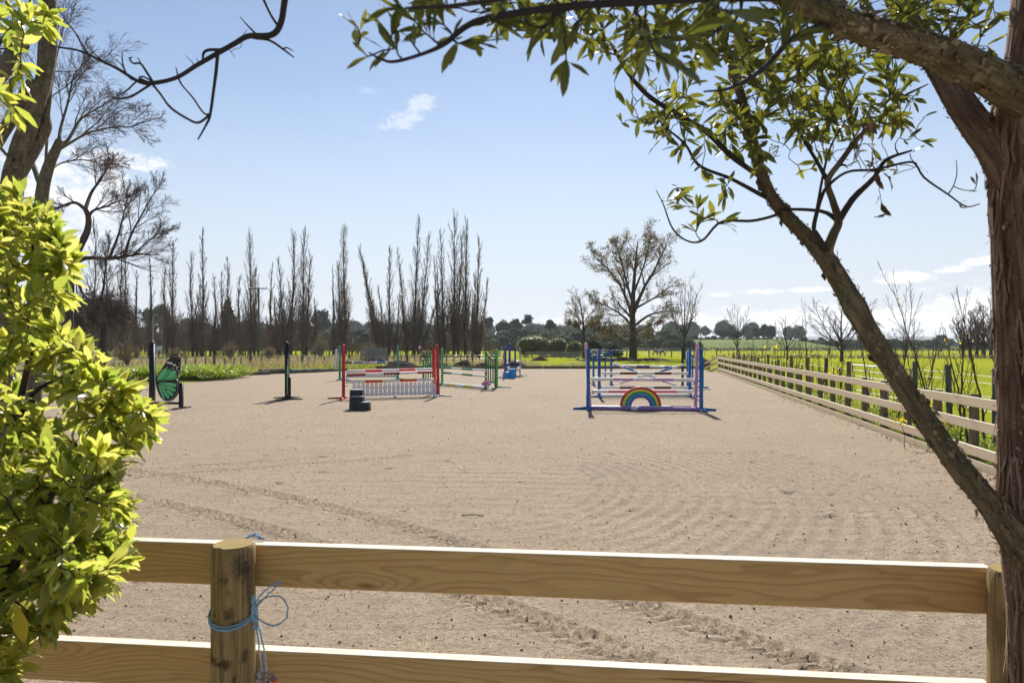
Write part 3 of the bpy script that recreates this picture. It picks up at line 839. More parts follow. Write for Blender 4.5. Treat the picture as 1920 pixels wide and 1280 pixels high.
for k in range(4):
    g.tube(resample([tp + [-.03, .0, .0], tp + [-.02 + rng.normal(0, .006), 0, .010 + .003 * k], tp + [.006, .006 * k, .013 + .003 * k], tp + [.028 + .005 * k, 0, .003]], 20, .0008), .0026, 5)
link('tuft', g.mesh('tuft', [MT['twine']], True), tw)

# dried flower in front of the lower rail
fl0 = P(503, 1275, 2.2)
fl = thing('dried_flower', 'withered pinkish brown flower head with an orange petal below the twine', 'flower', (fl0[0], fl0[1], 0))
g = Geo(); g.tube(resample([[fl0[0] - .03, fl0[1] + .02, 0], [fl0[0] - .02, fl0[1], .4], fl0], 14, .002), .003, 5)
link('stem', g.mesh('stem', [MT['bark_dark']], True, True), fl)
MT['dry_flower'] = plain('dry_flower', (.72, .47, .36), .9, .1, .4, 60)
pt = leaf_tmpl(1, .5, 4, .06, .3, .5)
n = 46; d = rdir(n); d[:, 2] = np.abs(d[:, 2]) * .8 + .1
V, Fq = place(pt, np.repeat(fl0[None], n, 0) + d * .006, d, rdir(n), rng.uniform(.016, .030, n))
link('flower_head', np_mesh('flower_head', V, [Fq], MT['dry_flower']), fl)
V, Fq = place(pt, fl0[None] + np.array([[.014, -.012, -.002], [.010, -.014, -.008]]), np.array([[.8, -.4, .2], [.6, -.5, -.5]]), rdir(2), np.array([.026, .024]))
link('petal', np_mesh('petal', V, [Fq], MT['orange']), fl)
for k in range(3):
    V, Fq = place(leaf_tmpl(1, .3, 5, .02), fl0[None] + [[-.02, .0, -.15 - .16 * k]], rdir(1), np.array([[0, 0, 1.0]]), np.array([.09]))
    link('leaf', np_mesh('leaf', V, [Fq], MT['weed']), fl)

# ------------------------------------------------------------------ the long rail fence on the right
lf = thing('wooden_fence', 'long pale three rail fence down the right side of the arena', 'fence', (fence_x(10), 10, 0))
ld = np.array([.195, 1.0]); ld /= np.linalg.norm(ld); lnm = np.array([ld[1], -ld[0]])        # lnm points to the field
def lf_at(Y, off=0.0, z=0.0): return np.array([fence_x(Y) + lnm[0] * off, Y + lnm[1] * off, z])
ps = 6579.0 / (1814 - 1209.6); YS = [ps + 1.36 * (k - 4) for k in range(33)]
YS = [y for y in YS if y < 48.0] + [48.4]
pm = {}
for i, Y in enumerate(YS):
    k = i % 5
    if k not in pm:
        g = Geo(); rr = rng.uniform(.062, .074); hh = rng.uniform(1.06, 1.13)
        V, Q = lathe([(rr, -.15), (rr * 1.0, .4), (rr * .99, hh - .01), (rr * .92, hh), (0, hh + .002)], 12)
        g.add(V, Q); pm[k] = g.mesh('post', [MT['post_dark']])
    link('post', pm[k], lf, Matrix.Translation(lf_at(Y, .025 + .068 + rng.normal(0, .006), rng.normal(0, .012))) @ Matrix.Rotation(rng.uniform(0, 6), 4, 'Z') @ Matrix.Rotation(rng.normal(0, .012), 4, 'X'))
for ri, z in enumerate((1.09 - .075, .735 - .072, .335 - .075)):
    y0 = YS[0] - .3
    brk = [y0] + [YS[k] for k in range(2 + ri, len(YS) - 1, 3)] + [48.6]
    for a, b in zip(brk[:-1], brk[1:]):
        board('rail', lf_at(a + .004, 0, z + rng.normal(0, .004)), lf_at(b - .004, 0, z + rng.normal(0, .004)), .15, .048, MT['pine_pale'], lf, .004)
    e = lf_at(48.63, 0, z)
    board('rail', e, e + np.array([-.66, .9, -.44]), .15, .048, MT['pine_pale'], lf, .004, up=(0, 0, 1))
for k in range(11):
    a = YS[0] - .3 + k * 3.9; b = min(a + 3.88, 48.2)
    if b > a: board('kickboard', lf_at(a, -.0, .045), lf_at(b, 0, .045 + rng.normal(0, .003)), .14, .045, MT['pine_pale'], lf, .004)

# ------------------------------------------------------------------ wire fences
def wire_fence(label, pts, spacing, post, batten=None, wires=(), matp='post_dark', group=None, bats=0, wmat='steel', wr=.004, loc=None, name='wire_fence'):
    pts = [np.asarray(p, float) for p in pts]
    th = thing(name, label, 'fence', tuple(pts[0]), group)
    pw, phh = post
    V, Q = lathe([(pw, -.1), (pw, phh - .02), (pw * .85, phh), (0, phh)], 8); pmesh = np_mesh('post', V, [Q], MT[matp])
    if batten: bmesh_ = bevel_box('batten', (batten[0], batten[0] * .7, batten[1]), 0, MT[matp])
    for a, b in zip(pts[:-1], pts[1:]):
        L = np.linalg.norm(b - a); n = max(1, round(L / spacing))
        for i in range(n + 1):
            p = a + (b - a) * i / n
            link('post', pmesh, th, Matrix.Translation(p) @ Matrix.Rotation(rng.normal(0, .03), 4, 'Y') @ Matrix.Scale(rng.uniform(.88, 1.12), 4, (0, 0, 1)))
            if batten and i < n:
                for j in range(bats):
                    q = a + (b - a) * (i + (j + 1) / (bats + 1) + rng.normal(0, .02)) / n
                    link('batten', bmesh_, th, Matrix.Translation(q + np.array([0, 0, batten[1] / 2 + .08 + rng.normal(0, .03)])) @ Matrix.Rotation(rng.normal(0, .05), 4, 'Y'))
        for w in wires:
            g = Geo(); g.tube([a + [0, 0, w], (a + b) / 2 + [0, 0, w - .01], b + [0, 0, w]], wr, 4, cap=False)
            link('wire', g.mesh('wire', [MT[wmat]]), th)
    return th
def rx(Y): return 6.72 + .195 * Y
wire_fence('green grey post and wire fence behind the right rail fence', [(rx(9.2), 9.2, 0), (rx(17.0), 17.0, 0)], 1.9, (.062, 1.36), None, (.35, .62, .90, 1.16, 1.30), 'post_green', wr=.0035)
wire_fence('leaning battened wire fence beyond the farm gate on the right', [(rx(22.4), 22.4, 0), (rx(52), 52, 0)], 3.0, (.07, 1.3), (.05, 1.05), (.35, .7, 1.1), 'post_dark', bats=2, wr=.004)
# farm gate between them
ga, gb = np.array([rx(17.25), 17.25, 0]), np.array([rx(22.1), 22.1, 0])
gt = thing('farm_gate', 'grey tubular steel farm gate behind the right rail fence', 'gate', tuple(ga))
g = Geo(); g.tube([ga + [0, 0, .25], ga + [0, 0, 1.27], gb + [0, 0, 1.27], gb + [0, 0, .25], ga + [0, 0, .25]], .021, 8)
link('gate_frame', g.mesh('gate_frame', [MT['steel']], True), gt)
for z in (.48, .70, .92, 1.1):
    g = Geo(); g.tube([ga + [0, 0, z], gb + [0, 0, z]], .012, 6); link('bar', g.mesh('bar', [MT['steel']], True), gt)
for f in (.33, .66):
    p = ga + (gb - ga) * f
    g = Geo(); g.tube([p + [0, 0, .25], p + [0, 0, 1.27]], .014, 6); link('upright', g.mesh('upright', [MT['steel']], True), gt)
# back boundary: battened paddock fence behind the arena, left and middle
wire_fence('weathered battened fence along the long grass left of the red jump', [G(330, 692, 0), G(470, 690, 0), G(655, 686.5, 0)], 3.7, (.12, 1.12), (.085, .82), (.25, .5, .75, .98), 'post_dark', bats=3, wr=.006)
wire_fence('weathered battened fence behind the soil heaps and green jump', [G(700, 684.5, 0), G(945, 682.5, 0)], 3.6, (.12, 1.15), (.085, .9), (.3, .6, .95), 'post_dark', bats=4, wr=.006)
wire_fence('thin paddock fence running past the big autumn tree', [np.array([8.0, 111, 0]), np.array([36, 108, 0]), np.array([84, 112, 0])], 3.6, (.10, 1.25), (.07, 1.0), (.4, .8, 1.15), 'post_dark', bats=1, wr=.012)
wire_fence('most distant paddock fence in the bright green fields', [np.array([12.0, 172, 0]), np.array([110, 168, 0])], 4.5, (.12, 1.25), None, (1.1,), 'post_dark', wr=.02)
# board yard fence by the round bushes
ya, yb = G(985, 671.5), G(1092, 671.5)
yf = thing('yard_fence', 'grey board yard fence in front of the round bushes', 'fence', tuple(ya))
for i in range(9):
    p = ya + (yb - ya) * i / 8
    link('post', bevel_box('post', (.14, .12, 1.0), 0, MT['grey_board']) if i == 0 else _yp, yf, Matrix.Translation(p + [0, -.08, .45]))
    if i == 0: _yp = yf.children[0].data
for i in range(8):
    for z in (.30, .58, .86):
        p, q = ya + (yb - ya) * (i + .01) / 8, ya + (yb - ya) * (i + .99) / 8
        if i in (0, 1) and z < .5: continue
        board('rail', p + [0, 0, z], q + [0, 0, z + rng.normal(0, .01)], .20, .04, MT['grey_board'], yf, 0)

# ------------------------------------------------------------------ show jumps
def bands_mesh(name, a, b, r, bands, S=14):
    """striped pole: bands = [(share of length, material), ...]"""
    a, b = np.asarray(a, float), np.asarray(b, float); d = b - a
    tot = sum(x for x, _ in bands); mats = []; g = Geo(); p = 0.0
    for x, m in bands:
        if m not in mats: mats.append(m)
        q = p + x / tot
        V, Fq, A = tubes(np.array([[a + d * p, a + d * q]]), np.full((1, 2), r), S)
        g.add(V, Fq, mats.index(m)); p = q
    for e, s_, m in ((a, -1, bands[0][1]), (b, 1, bands[-1][1])):
        V, Fq, A = tubes(np.array([[e, e + s_ * d / np.linalg.norm(d) * .012]]), np.array([[r, r * .8]]), S)
        g.add(V, Fq if s_ > 0 else Fq[:, ::-1], mats.index(m))
        ring = V[S:]; c = ring.mean(0); i = np.arange(S)
        g.add(np.vstack([ring, c]), np.stack([np.full(S, S), i, (i + 1) % S], 1), mats.index(m))
    return g.mesh(name, [MT[m] for m in mats], smooth=True)
def sharp(o):
    o.data.shade_flat(); return o
def pole(label, group, a, b, bands, r=.05):
    mid = (np.asarray(a) + np.asarray(b)) / 2
    me = bands_mesh('jump_pole', np.asarray(a) - mid, np.asarray(b) - mid, r, bands)
    o = link('jump_pole', me); o.location = mid
    return tag(o, label, 'jump pole', group)
def cups(th, x, y, zs, d, mat='iron'):
    """jump cups: a plate on the post with a cradle on the side d (unit vector in x,y)"""
    d = np.array([d[0], d[1], 0.0]); d /= np.linalg.norm(d); sd = np.array([-d[1], d[0], 0])
    for z in zs:
        g = Geo(); c = np.array([x, y, z])
        g.bar(c + d * .0 + [0, 0, -.05], c + [0, 0, .05], .05, .02, 0, up=tuple(sd))
        pts = [c + d * (.03) + [0, 0, .01], c + d * .05 + [0, 0, -.055], c + d * .11 + [0, 0, -.07], c + d * .16 + [0, 0, -.03]]
        for p, q in zip(pts[:-1], pts[1:]): g.bar(p, q, .06, .014)
        link('jump_cup', g.mesh('jump_cup', [MT[mat]]), th)
def upright(g, x, y, h, w, top='dome', lean=(0, 0), mi=0, z0=0.0):
    if top == 'dome':
        prof = [(w, z0), (w, h - w), (w * .86, h - w * .45), (w * .5, h - .008), (0, h)]
        V, Q = lathe(prof, 14)
    else:
        V = np.array([[sx * w, sy * w, z] for z in (z0, h) for sx, sy in ((-1, -1), (1, -1), (1, 1), (-1, 1))], float)
        Q = np.array([[0, 1, 5, 4], [1, 2, 6, 5], [2, 3, 7, 6], [3, 0, 4, 7], [4, 5, 6, 7]])
    V = V.copy(); f = (V[:, 2] / h)
    V[:, 0] += x + lean[0] * f; V[:, 1] += y + lean[1] * f
    g.add(V, Q, mi)
def feet(th, x, y, dirs, L, mat, w=.07, h=.075):
    for dx, dy in dirs:
        d = np.array([dx, dy, 0.0]); d /= np.linalg.norm(d); g = Geo()
        p = np.array([x, y, h / 2 + .004]) + d * .03; q = p + d * L
        R, LL = frame_of(p, q)
        m = (p + q) / 2
        V = np.array([[sx * LL / 2, sy * w / 2, sz] for sx in (-1, 1) for sy in (-1, 1) for sz in (-h / 2, h / 2)], float)
        V[5, 2] -= h * .45; V[7, 2] -= h * .45
        g.add(V @ R.T + m, [[0, 1, 3, 2], [4, 6, 7, 5], [0, 4, 5, 1], [2, 3, 7, 6], [0, 2, 6, 4], [1, 5, 7, 3]])
        link('foot', g.mesh('foot', [MT[mat]]), th)
def at(px, base): 
    p = G(px, base); return p[0], p[1]

# --- rainbow jump -------------------------------------------------
RB = 'parts of the rainbow jump'
def pink_standard(label, xp, xb, yb, leanp, side):
    th = thing('jump_standard', label, 'jump standard', (xb, yb, 0), 'pink and blue standards of the rainbow jump')
    g = Geo(); upright(g, xp, yb + .16, 1.97, .05, 'dome', (leanp, 0)); link('post', g.mesh('post', [MT['pinkpost']]), th)
    g = Geo(); upright(g, xb, yb, 1.80, .045, 'flat', (-leanp * .2, 0)); link('brace_post', g.mesh('brace_post', [MT['blue']]), th)
    feet(th, xb, yb, [(side, .10), (0, 1)], .40, 'blue', .08, .10)
    feet(th, xb, yb, [(side * .05, -1)], .42, 'blue', .07, .085)
    g = Geo()
    for z in np.arange(.25, 1.75, .055):
        for dx in (-.016, .016):
            c = np.array([xp + leanp * z / 1.95 + dx, yb + .16 - .0515, z]); g.box(c, (.014, .004, .018))
    link('pin_holes', g.mesh('pin_holes', [MT['plum']]), th)
    cups(th, xp + leanp * .35, yb + .16, [.52, .83], (-side, 0))
MT['pinkpost'] = plain('pink_post_paint', (.70, .36, .56), .5, .35, wear=.3)
xl_, yl_ = at(1102, 768); xr_, yr_ = at(1315, 770.5)
pink_standard('pink topped jump standard with blue brace at the left end of the rainbow jump', xl_ + .09, xl_, yl_, -.13, -1)
pink_standard('pink topped jump standard with blue brace at the right end of the rainbow jump', xr_ - .13, xr_, yr_, .06, 1)
yA = (yl_ + yr_) / 2 + .16
x0, x1 = xl_ + .10, xr_ - .06
pole('white pole with lilac bands across the top of the rainbow jump', RB, (x0, yA + .02, .905), (x1, yA - .02, .880), [(.21, 'white'), (.19, 'lilac'), (.19, 'white'), (.19, 'lilac'), (.22, 'white')], .051)
pole('white pole with pink bands behind the rainbow arch', RB, (x0 + .05, yA + .22, .53), (x1 - .04, yA + .22, .52), [(.16, 'white'), (.25, 'pink'), (.18, 'white'), (.25, 'pink'), (.16, 'white')], .050)
pole('purple pole lying on the sand in front of the rainbow', RB, (x0 - .02, yl_ - .02, .062), (x1 - .03, yr_ - .12, .062), [(.38, 'purple'), (.06, 'white'), (.56, 'purple')], .058)
pole('white pole with plum bands lying behind the rainbow foot', RB, (x0 + .03, yA + .30, .055), (x1 - .1, yA + .25, .055), [(.42, 'white'), (.19, 'plum'), (.19, 'white'), (.20, 'plum')], .05)
# the arch: five bands, each a curved board
cx_, cy_ = (1201 - CX) / F * (yA + .02), yA + .02
ar = thing('rainbow_filler', 'arched wooden rainbow filler standing under the pink poles', 'jump filler', (cx_, cy_, 0), RB)
rad = [.605, .535, .465, .395, .325, .27]
for k, col in enumerate(['red', 'yellow', 'green', 'sky_blue', 'plum_purple']):
    if col == 'plum_purple': MT[col] = plain(col, (.13, .045, .22), .5, .4)
    a = np.linspace(0, np.pi, 41); th_ = .026 + .003 * (k % 2)
    ro, ri = rad[k], rad[k + 1]
    zo = 1.0 if k < 9 else 1
    g = Geo(); n = len(a)
    V = []
    for r_, y_ in ((ro, -th_), (ri, -th_), (ri, th_), (ro, th_)):
        V.append(np.column_stack([cx_ + r_ * np.cos(a), np.full(n, cy_ + y_), .115 + r_ * .93 * np.sin(a)]))
    V = np.vstack(V); i = np.arange(n - 1)
    for p, q in ((0, 1), (1, 2), (2, 3), (3, 0)):
        g.add(V, np.stack([p * n + i, p * n + i + 1, q * n + i + 1, q * n + i], 1))
    for e in (0, n - 1): g.add(V, [[e, n + e, 2 * n + e, 3 * n + e]])
    link('arch_band', g.mesh('arch_band', [MT[col if col != 'sky_blue' else 'rain_blue'] if col != 'sky_blue' else MT['sky_blue']]), ar)
g = Geo()
for s in (-1, 1): g.box((cx_ + s * .44, cy_ + .0, .06), (.36, .05, .115))
link('base_board', g.mesh('base_board', [MT['white']]), ar)

# --- wings with slats ----------------------------------------------
def wing(label, group, base, dirv, width, h0, h1, nsl, mat, slat, low=.28, pw=.045, feetd=None, outer=None, sag=.12):
    """a wing: inner post h0, outer post h1, curved top rail, slats, low rail. base = inner post foot, dirv points outward"""
    x, y = base; d = np.array([dirv[0], dirv[1], 0.0]); d /= np.linalg.norm(d); nn = np.array([-d[1], d[0], 0])
    th = thing('jump_wing', label, 'jump wing', (x, y, 0), group)
    o = np.array([x, y, 0.0])
    for s, h in ((0, h0), (width, h1)):
        g = Geo(); p = o + d * s; upright(g, p[0], p[1], h, pw, 'flat'); link('post', g.mesh('post', [MT[mat]]), th)
        feet(th, p[0], p[1], [tuple(nn[:2]), tuple(-nn[:2])], .42, mat, .07, .08)
    cur = lambda f: h0 * (1 - f) + h1 * f - sag * math.sin(math.pi * f) - .02
    g = Geo()
    fs = np.linspace(0, 1, 9)
    for a, b in zip(fs[:-1], fs[1:]): g.bar(o + d * width * a + [0, 0, cur(a)], o + d * width * b + [0, 0, cur(b)], .035, .07)
    link('top_rail', g.mesh('top_rail', [MT[mat]]), th)
    g = Geo(); g.bar(o + [0, 0, low], o + d * width + [0, 0, low], .034, .06); link('low_rail', g.mesh('low_rail', [MT[mat]]), th)
    for i in range(nsl):
        f = (i + 1) / (nsl + 1); g = Geo()
        g.bar(o + d * width * f + [0, 0, low], o + d * width * f + [0, 0, cur(f) - .02], slat, .022, up=tuple(nn))
        link('slat', g.mesh('slat', [MT[mat]]), th)
    return th, d
# --- plum and white jump behind the rainbow
J2 = 'poles of the plum and white jump'
xa, ya_ = at(1123.5, 745); xb_, yb2 = at(1293, 744)
def plain_standard(label, group, x, y, h, mat, fdirs, w=.05, top='dome', cz=(), cd=(1, 0), fL=.45, fmat=None, lean=(0, 0)):
    th = thing('jump_standard', label, 'jump standard', (x, y, 0), group)
    g = Geo(); upright(g, x, y, h, w, top, lean); link('post', g.mesh('post', [MT[mat]]), th)
    feet(th, x, y, fdirs, fL, fmat or mat)
    if len(cz): cups(th, x, y, cz, cd)
    return th
S2 = 'blue standards of the plum and white jump'
plain_standard('square blue jump standard left of the plum banded poles', S2, xa, ya_, 1.76, 'blue', [(-1, .1), (0, -1), (0, 1)], .05, 'flat', (.32, .82), (1, 0))
plain_standard('square blue jump standard right of the plum banded poles', S2, xb_, yb2, 1.74, 'blue', [(1, .1), (.2, -1), (0, 1)], .05, 'flat', (.32, .82), (-1, 0))
pb = [(.20, 'white'), (.20, 'plum'), (.20, 'white'), (.20, 'plum'), (.20, 'white')]
MT['plum'] = plain('plum_paint', (.12, .035, .055), .5, .4)
pole('upper white pole with plum bands behind the rainbow jump', J2, (xa + .12, ya_, .885), (xb_ - .05, yb2, .865), pb)
pole('lower white pole with plum bands behind the rainbow jump', J2, (xa + .10, ya_ - .02, .36), (xb_ - .07, yb2 - .02, .345), pb)
pole('plain white ground pole under the plum banded poles', J2, (xa + .08, ya_ - .1, .07), (xb_ - .03, yb2 - .1, .07), [(1, 'white')], .055)
# --- crossed poles with blue wings
J3 = 'poles of the crossed pole jump'
xa3, ya3 = at(1147, 722); xb3, yb3 = at(1283.5, 727)
W3 = 'blue slatted wings of the crossed pole jump'
wing('blue slatted wing with curved top left of the crossed poles', W3, (xa3 - .02, ya3), (-1, .25), .85, 1.66, 1.42, 2, 'blue', .07, sag=.14)
wing('blue slatted wing with curved top right of the crossed poles', W3, (xb3 + .14, yb3), (1, .3), .75, 1.62, 1.35, 2, 'blue', .07, sag=.12)
B3 = 'black standards of the crossed pole jump'
plain_standard('black jump standard by the left blue wing of the crossed poles', B3, xa3 + .02, ya3 + .35, 1.88, 'black', [(0, 1), (0, -1)], .05, 'dome', (.52, .95), (1, 0))
plain_standard('black jump standard by the right blue wing of the crossed poles', B3, xb3, yb3 + .35, 1.90, 'black', [(0, 1), (0, -1)], .055, 'dome', (.45, .75), (-1, 0))
bw = [(.17, 'white'), (.17, 'blue'), (.32, 'white'), (.17, 'blue'), (.17, 'white')]
pole('crossed pole rising to the left, white with blue bands', J3, (xa3 + .12, ya3 + .1, 1.02), (xb3 - .35, yb3 + .1, .10), bw)
pole('crossed pole rising to the right, white with blue bands', J3, (xa3 + .40, ya3 - .02, .10), (xb3 - .03, yb3 - .02, 1.04), bw)
pole('level white and navy pole above the crossed poles', J3, (xa3 + .2, ya3 + 1.5, .90), (xb3 + .05, yb3 + 1.5, .88), [(.06, 'white'), (.10, 'navy'), (.24, 'white'), (.2, 'navy'), (.22, 'white'), (.16, 'navy'), (.02, 'white')])

# --- red jump with picket filler
J4 = 'poles of the red jump'
S4 = 'red standards of the red jump'
xa4, ya4 = at(644, 748); xb4, yb4 = at(822, 743)
plain_standard('red jump standard at the left end of the picket filler', S4, xa4, ya4, 1.93, 'red', [(-1, .15), (.1, -1), (0, 1)], .058, 'dome', (.52, .86, 1.4), (1, 0), .55)
plain_standard('leaning red jump standard at the right end of the picket filler', S4, xb4, yb4, 1.92, 'red', [(1, -.15), (-.1, -1), (0, 1)], .058, 'dome', (.55, .9, 1.2), (-1, 0), .5, lean=(-.05, 0), fmat='white')
plain_standard('brighter red jump standard just behind the right hand red one', S4, *at(815.5, 738), 1.75, 'bright_red', [(0, 1), (0, -1)], .055, 'flat', (.75, 1.05, 1.4), (-1, 0), lean=(-.05, 0))
x0, x1 = xa4 + .13, xb4 - .17
wr_ = lambda c: [(.205, 'white'), (.195, c), (.2, 'white'), (.195, c), (.205, 'white')]
yt = ya4 + .35
pole('topmost pole of the red jump, white with bright red bands', J4, (x0 * yt / ya4, yt, .965), (x1 - .1, yb4 + .2, 1.0), wr_('bright_red'))
pole('second pole of the red jump with dark red ends', J4, (x0, ya4 + .06, .845), (x1 - .05, yb4 + .02, .905), [(.2, 'maroon'), (.21, 'white'), (.19, 'maroon'), (.21, 'white'), (.19, 'maroon')], .048)
pole('third pole of the red jump, white with orange bands', J4, (x0 - .02, ya4 - .05, .60), (x1, yb4 - .1, .635), wr_('orange'))
pk = thing('picket_filler', 'low white picket fence filler under the red and orange poles', 'jump filler', (x0, ya4, 0), J4)
pa, pb_ = np.array([(660 - CX) / F * (ya4 + .3), ya4 + .3, 0]), np.array([xb4 - .02, yb4 + .05, 0])
n = 20; pd = (pb_ - pa); R_, L_ = frame_of(pa, pb_)
poly = [(-.06, 0), (.06, 0), (.06, .44), (.035, .485), (0, .50), (-.035, .485), (-.06, .44)]
MT['picket'] = plain('picket_white', (.80, .81, .85), .5, .4, wear=.25)
g = Geo(); g.prism(poly, -.012, .012); pm_ = g.mesh('picket', [MT['picket']])
for i in range(n):
    link('picket', pm_, pk, mat4(R_, pa + pd * (i + .5) / n + np.array([0, 0, .06])))
g = Geo()
g.bar(pa + [0, .03, .14], pb_ + [0, .03, .14], .03, .07); link('rail', g.mesh('rail', [MT['picket']]), pk)
g = Geo()
g.bar(pa + [0, .03, .38], pb_ + [0, .03, .38], .03, .06); link('rail', g.mesh('rail', [MT['picket']]), pk)
for f in (.04, .5, .96):
    g = Geo(); p = pa + pd * f; g.bar(p + [0, -.28, .035], p + [0, .3, .035], .06, .06); link('foot', g.mesh('foot', [MT['picket']]), pk)

# --- mounting block: three rounded steps
mx, my = at(672, 768)
mb = thing('mounting_block', 'charcoal plastic three step mounting block in front of the red jump', 'mounting block', (mx, my, 0))
def tapered(g, cx, cy, wx, wy, h, tp=.05, z0=0.0):
    a = np.arange(24) * 2 * np.pi / 24
    sx = np.sign(np.cos(a)) * np.abs(np.cos(a)) ** .35; sy = np.sign(np.sin(a)) * np.abs(np.sin(a)) ** .35
    rings = []
    for z, s in ((z0, 1.0), (h - .02, 1 - tp), (h, 1 - tp - .05)):
        rings.append(np.column_stack([cx + sx * wx / 2 * s, cy + sy * wy / 2 * s, np.full(24, z)]))
    V = np.vstack(rings + [np.array([[cx, cy, h]])])
    i = np.arange(24); j = (i + 1) % 24
    g.add(V, np.vstack([np.stack([i, j, 24 + j, 24 + i], 1), np.stack([24 + i, 24 + j, 48 + j, 48 + i], 1)]))
    g.add(V, np.stack([np.full(24, 72), 48 + i, 48 + j], 1))
MT['block_top'] = plain('pale_block_top', (.26, .27, .30), .6, .3, .3)  # treads a paler grey than the steps
for (cx, cy, wx, wy, h) in ((-.10, .28, .43, .42, .58), (-.02, .0, .42, .40, .40), (.20, -.18, .40, .36, .245)):
    g = Geo(); tapered(g, mx + cx, my + cy, wx, wy, h, .10)
    st = link('step', g.mesh('step', [MT['block']]), mb)
    g = Geo(); tapered(g, mx + cx, my + cy, wx * .82, wy * .82, h + .004, .02, h - .003)
    link('tread', g.mesh('tread', [MT['block_top']]), st)

# --- teal jump at the back
S5 = 'teal standards at the back of the arena'; 
xa5, ya5 = at(637, 712.5); xb5, yb5 = at(746, 711.5)
plain_standard('teal jump standard half hidden by the left red standard', S5, xa5, ya5, 1.85, 'teal', [(1, 0), (0, -1), (0, 1)], .06, 'dome', (.62, 1.0), (1, 0), .5, fmat='blue')
plain_standard('teal jump standard in front of the slatted trailer', S5, xb5, yb5, 1.84, 'teal', [(1, 0), (0, -1), (0, 1)], .06, 'dome', (.62, 1.0), (-1, 0), .5)
pole('blue, pink and white pole with black ends in front of the trailer', None, (xa5 + .1, ya5, .955), (xb5 - .1, yb5, .955), [(.19, 'black'), (.035, 'white'), (.16, 'blue'), (.23, 'lilac'), (.03, 'white'), (.165, 'blue'), (.035, 'white'), (.155, 'black')], .055)
pl = thing('jump_plank', 'white plank with a row of square holes seen between the red poles', 'jump plank', (xa5, ya5, 0))
g = Geo(); zc = .30; a5, b5 = np.array([xa5 + .35, ya5 + .1, zc]), np.array([xb5 - .1, yb5 + .1, zc])
g.bar(a5 + [0, 0, .125], b5 + [0, 0, .125], .03, .09); g.bar(a5 - [0, 0, .125], b5 - [0, 0, .125], .03, .10)
for i in range(15):
    p = a5 + (b5 - a5) * (i + .5) / 15; L = np.linalg.norm(b5 - a5) / 15
    if i == 6: g.bar(p - [L * .9, 0, 0], p + [L * .5, 0, 0], .03, .16)
    g.bar(p - [L * .30, 0, 0], p + [L * .30, 0, 0], .03, .16)
link('board', g.mesh('board', [MT['white']]), pl)
g = Geo()
for q in (a5, b5): g.bar(q + [0, -.25, -.27], q + [0, .25, -.27], .06, .05); g.bar(q + [0, .02, -.27], q + [0, .02, .16], .05, .03, up=(0, 1, 0))
link('foot', g.mesh('foot', [MT['white']]), pl)

# --- green jump
J6 = 'poles of the green jump'; S6 = 'green slatted wings of the green jump'
A6 = np.array([*at(829, 721.5)]); B6 = np.array([*at(911, 728.5)]); d6 = (B6 - A6) / np.linalg.norm(B6 - A6)
wing('green slatted wing partly hidden behind the red standards', S6, tuple(np.array(at(812, 721))), (-1, -.05), .46, 1.66, 1.18, 3, 'green', .055, sag=.05)
wing('green slatted wing with curved top at the right end of the green jump', S6, tuple(B6), (1.0, -.12), .42, 1.62, 1.30, 3, 'dark_green', .055, sag=.14, low=.28)
plain_standard('light green jump standard beside the right green wing', 'light green standards of the green jump', *at(931, 727), 1.72, 'leaf_green', [(1, 0), (-.3, -1), (0, 1)], .065, 'dome', (), (1, 0), .62, fmat='mint')
plain_standard('light green jump standard at the left end of the green poles', 'light green standards of the green jump', A6[0], A6[1], 1.76, 'leaf_green', [(0, 1), (0, -1), (-1, 0)], .06, 'dome', (.6, .8), (1, 0))
gb_ = [(.02, 'white'), (.23, 'dark_green'), (.24, 'white'), (.24, 'dark_green'), (.27, 'white')]
a6, b6 = np.append(A6, 0), np.append(B6, 0)
off = np.array([0, -.09, 0])
pole('upper white pole with green bands on the green jump', J6, a6 + off + [-.0, 0, .84], b6 + off + [0, 0, .80], gb_, .05)
pole('lower white pole with green bands on the green jump', J6, a6 + off + [0, 0, .60], b6 + off + [0, 0, .545], gb_, .05)
pole('white ground pole with yellow bands under the green jump', J6, a6 + [.1, -.35, .055], b6 + [-.05, -.30, .055], [(.12, 'white'), (.2, 'yellow'), (.22, 'white'), (.22, 'yellow'), (.24, 'white')], .055)
pole('white ground pole with mint bands behind the yellow banded one', J6, a6 + [.1, .25, .055], b6 + [.1, .22, .055], [(.35, 'white'), (.35, 'mint'), (.3, 'white')], .055)
# pink flower filler tied to the wing foot
pf = np.array([*at(912, 729), 0.0]) + [0, -.22, 0]
pfo = thing('flower_filler', 'bunch of pink artificial flowers at the foot of the right green wing', 'flowers', tuple(pf))
n = 60; dd = rdir(n); dd[:, 2] = np.abs(dd[:, 2])
V, Fq = place(leaf_tmpl(1, .7, 5, .03, .25, .3), np.repeat(pf[None] + [[0, 0, .17]], n, 0) + dd * [.10, .05, .10], dd, rdir(n), rng.uniform(.09, .16, n))
link('petals', np_mesh('petals', V, [Fq], MT['hot_pink']), pfo)
g = Geo(); g.tube([pf, pf + [0, 0, .2]], .03, 8); link('stem', g.mesh('stem', [MT['green']]), pfo)

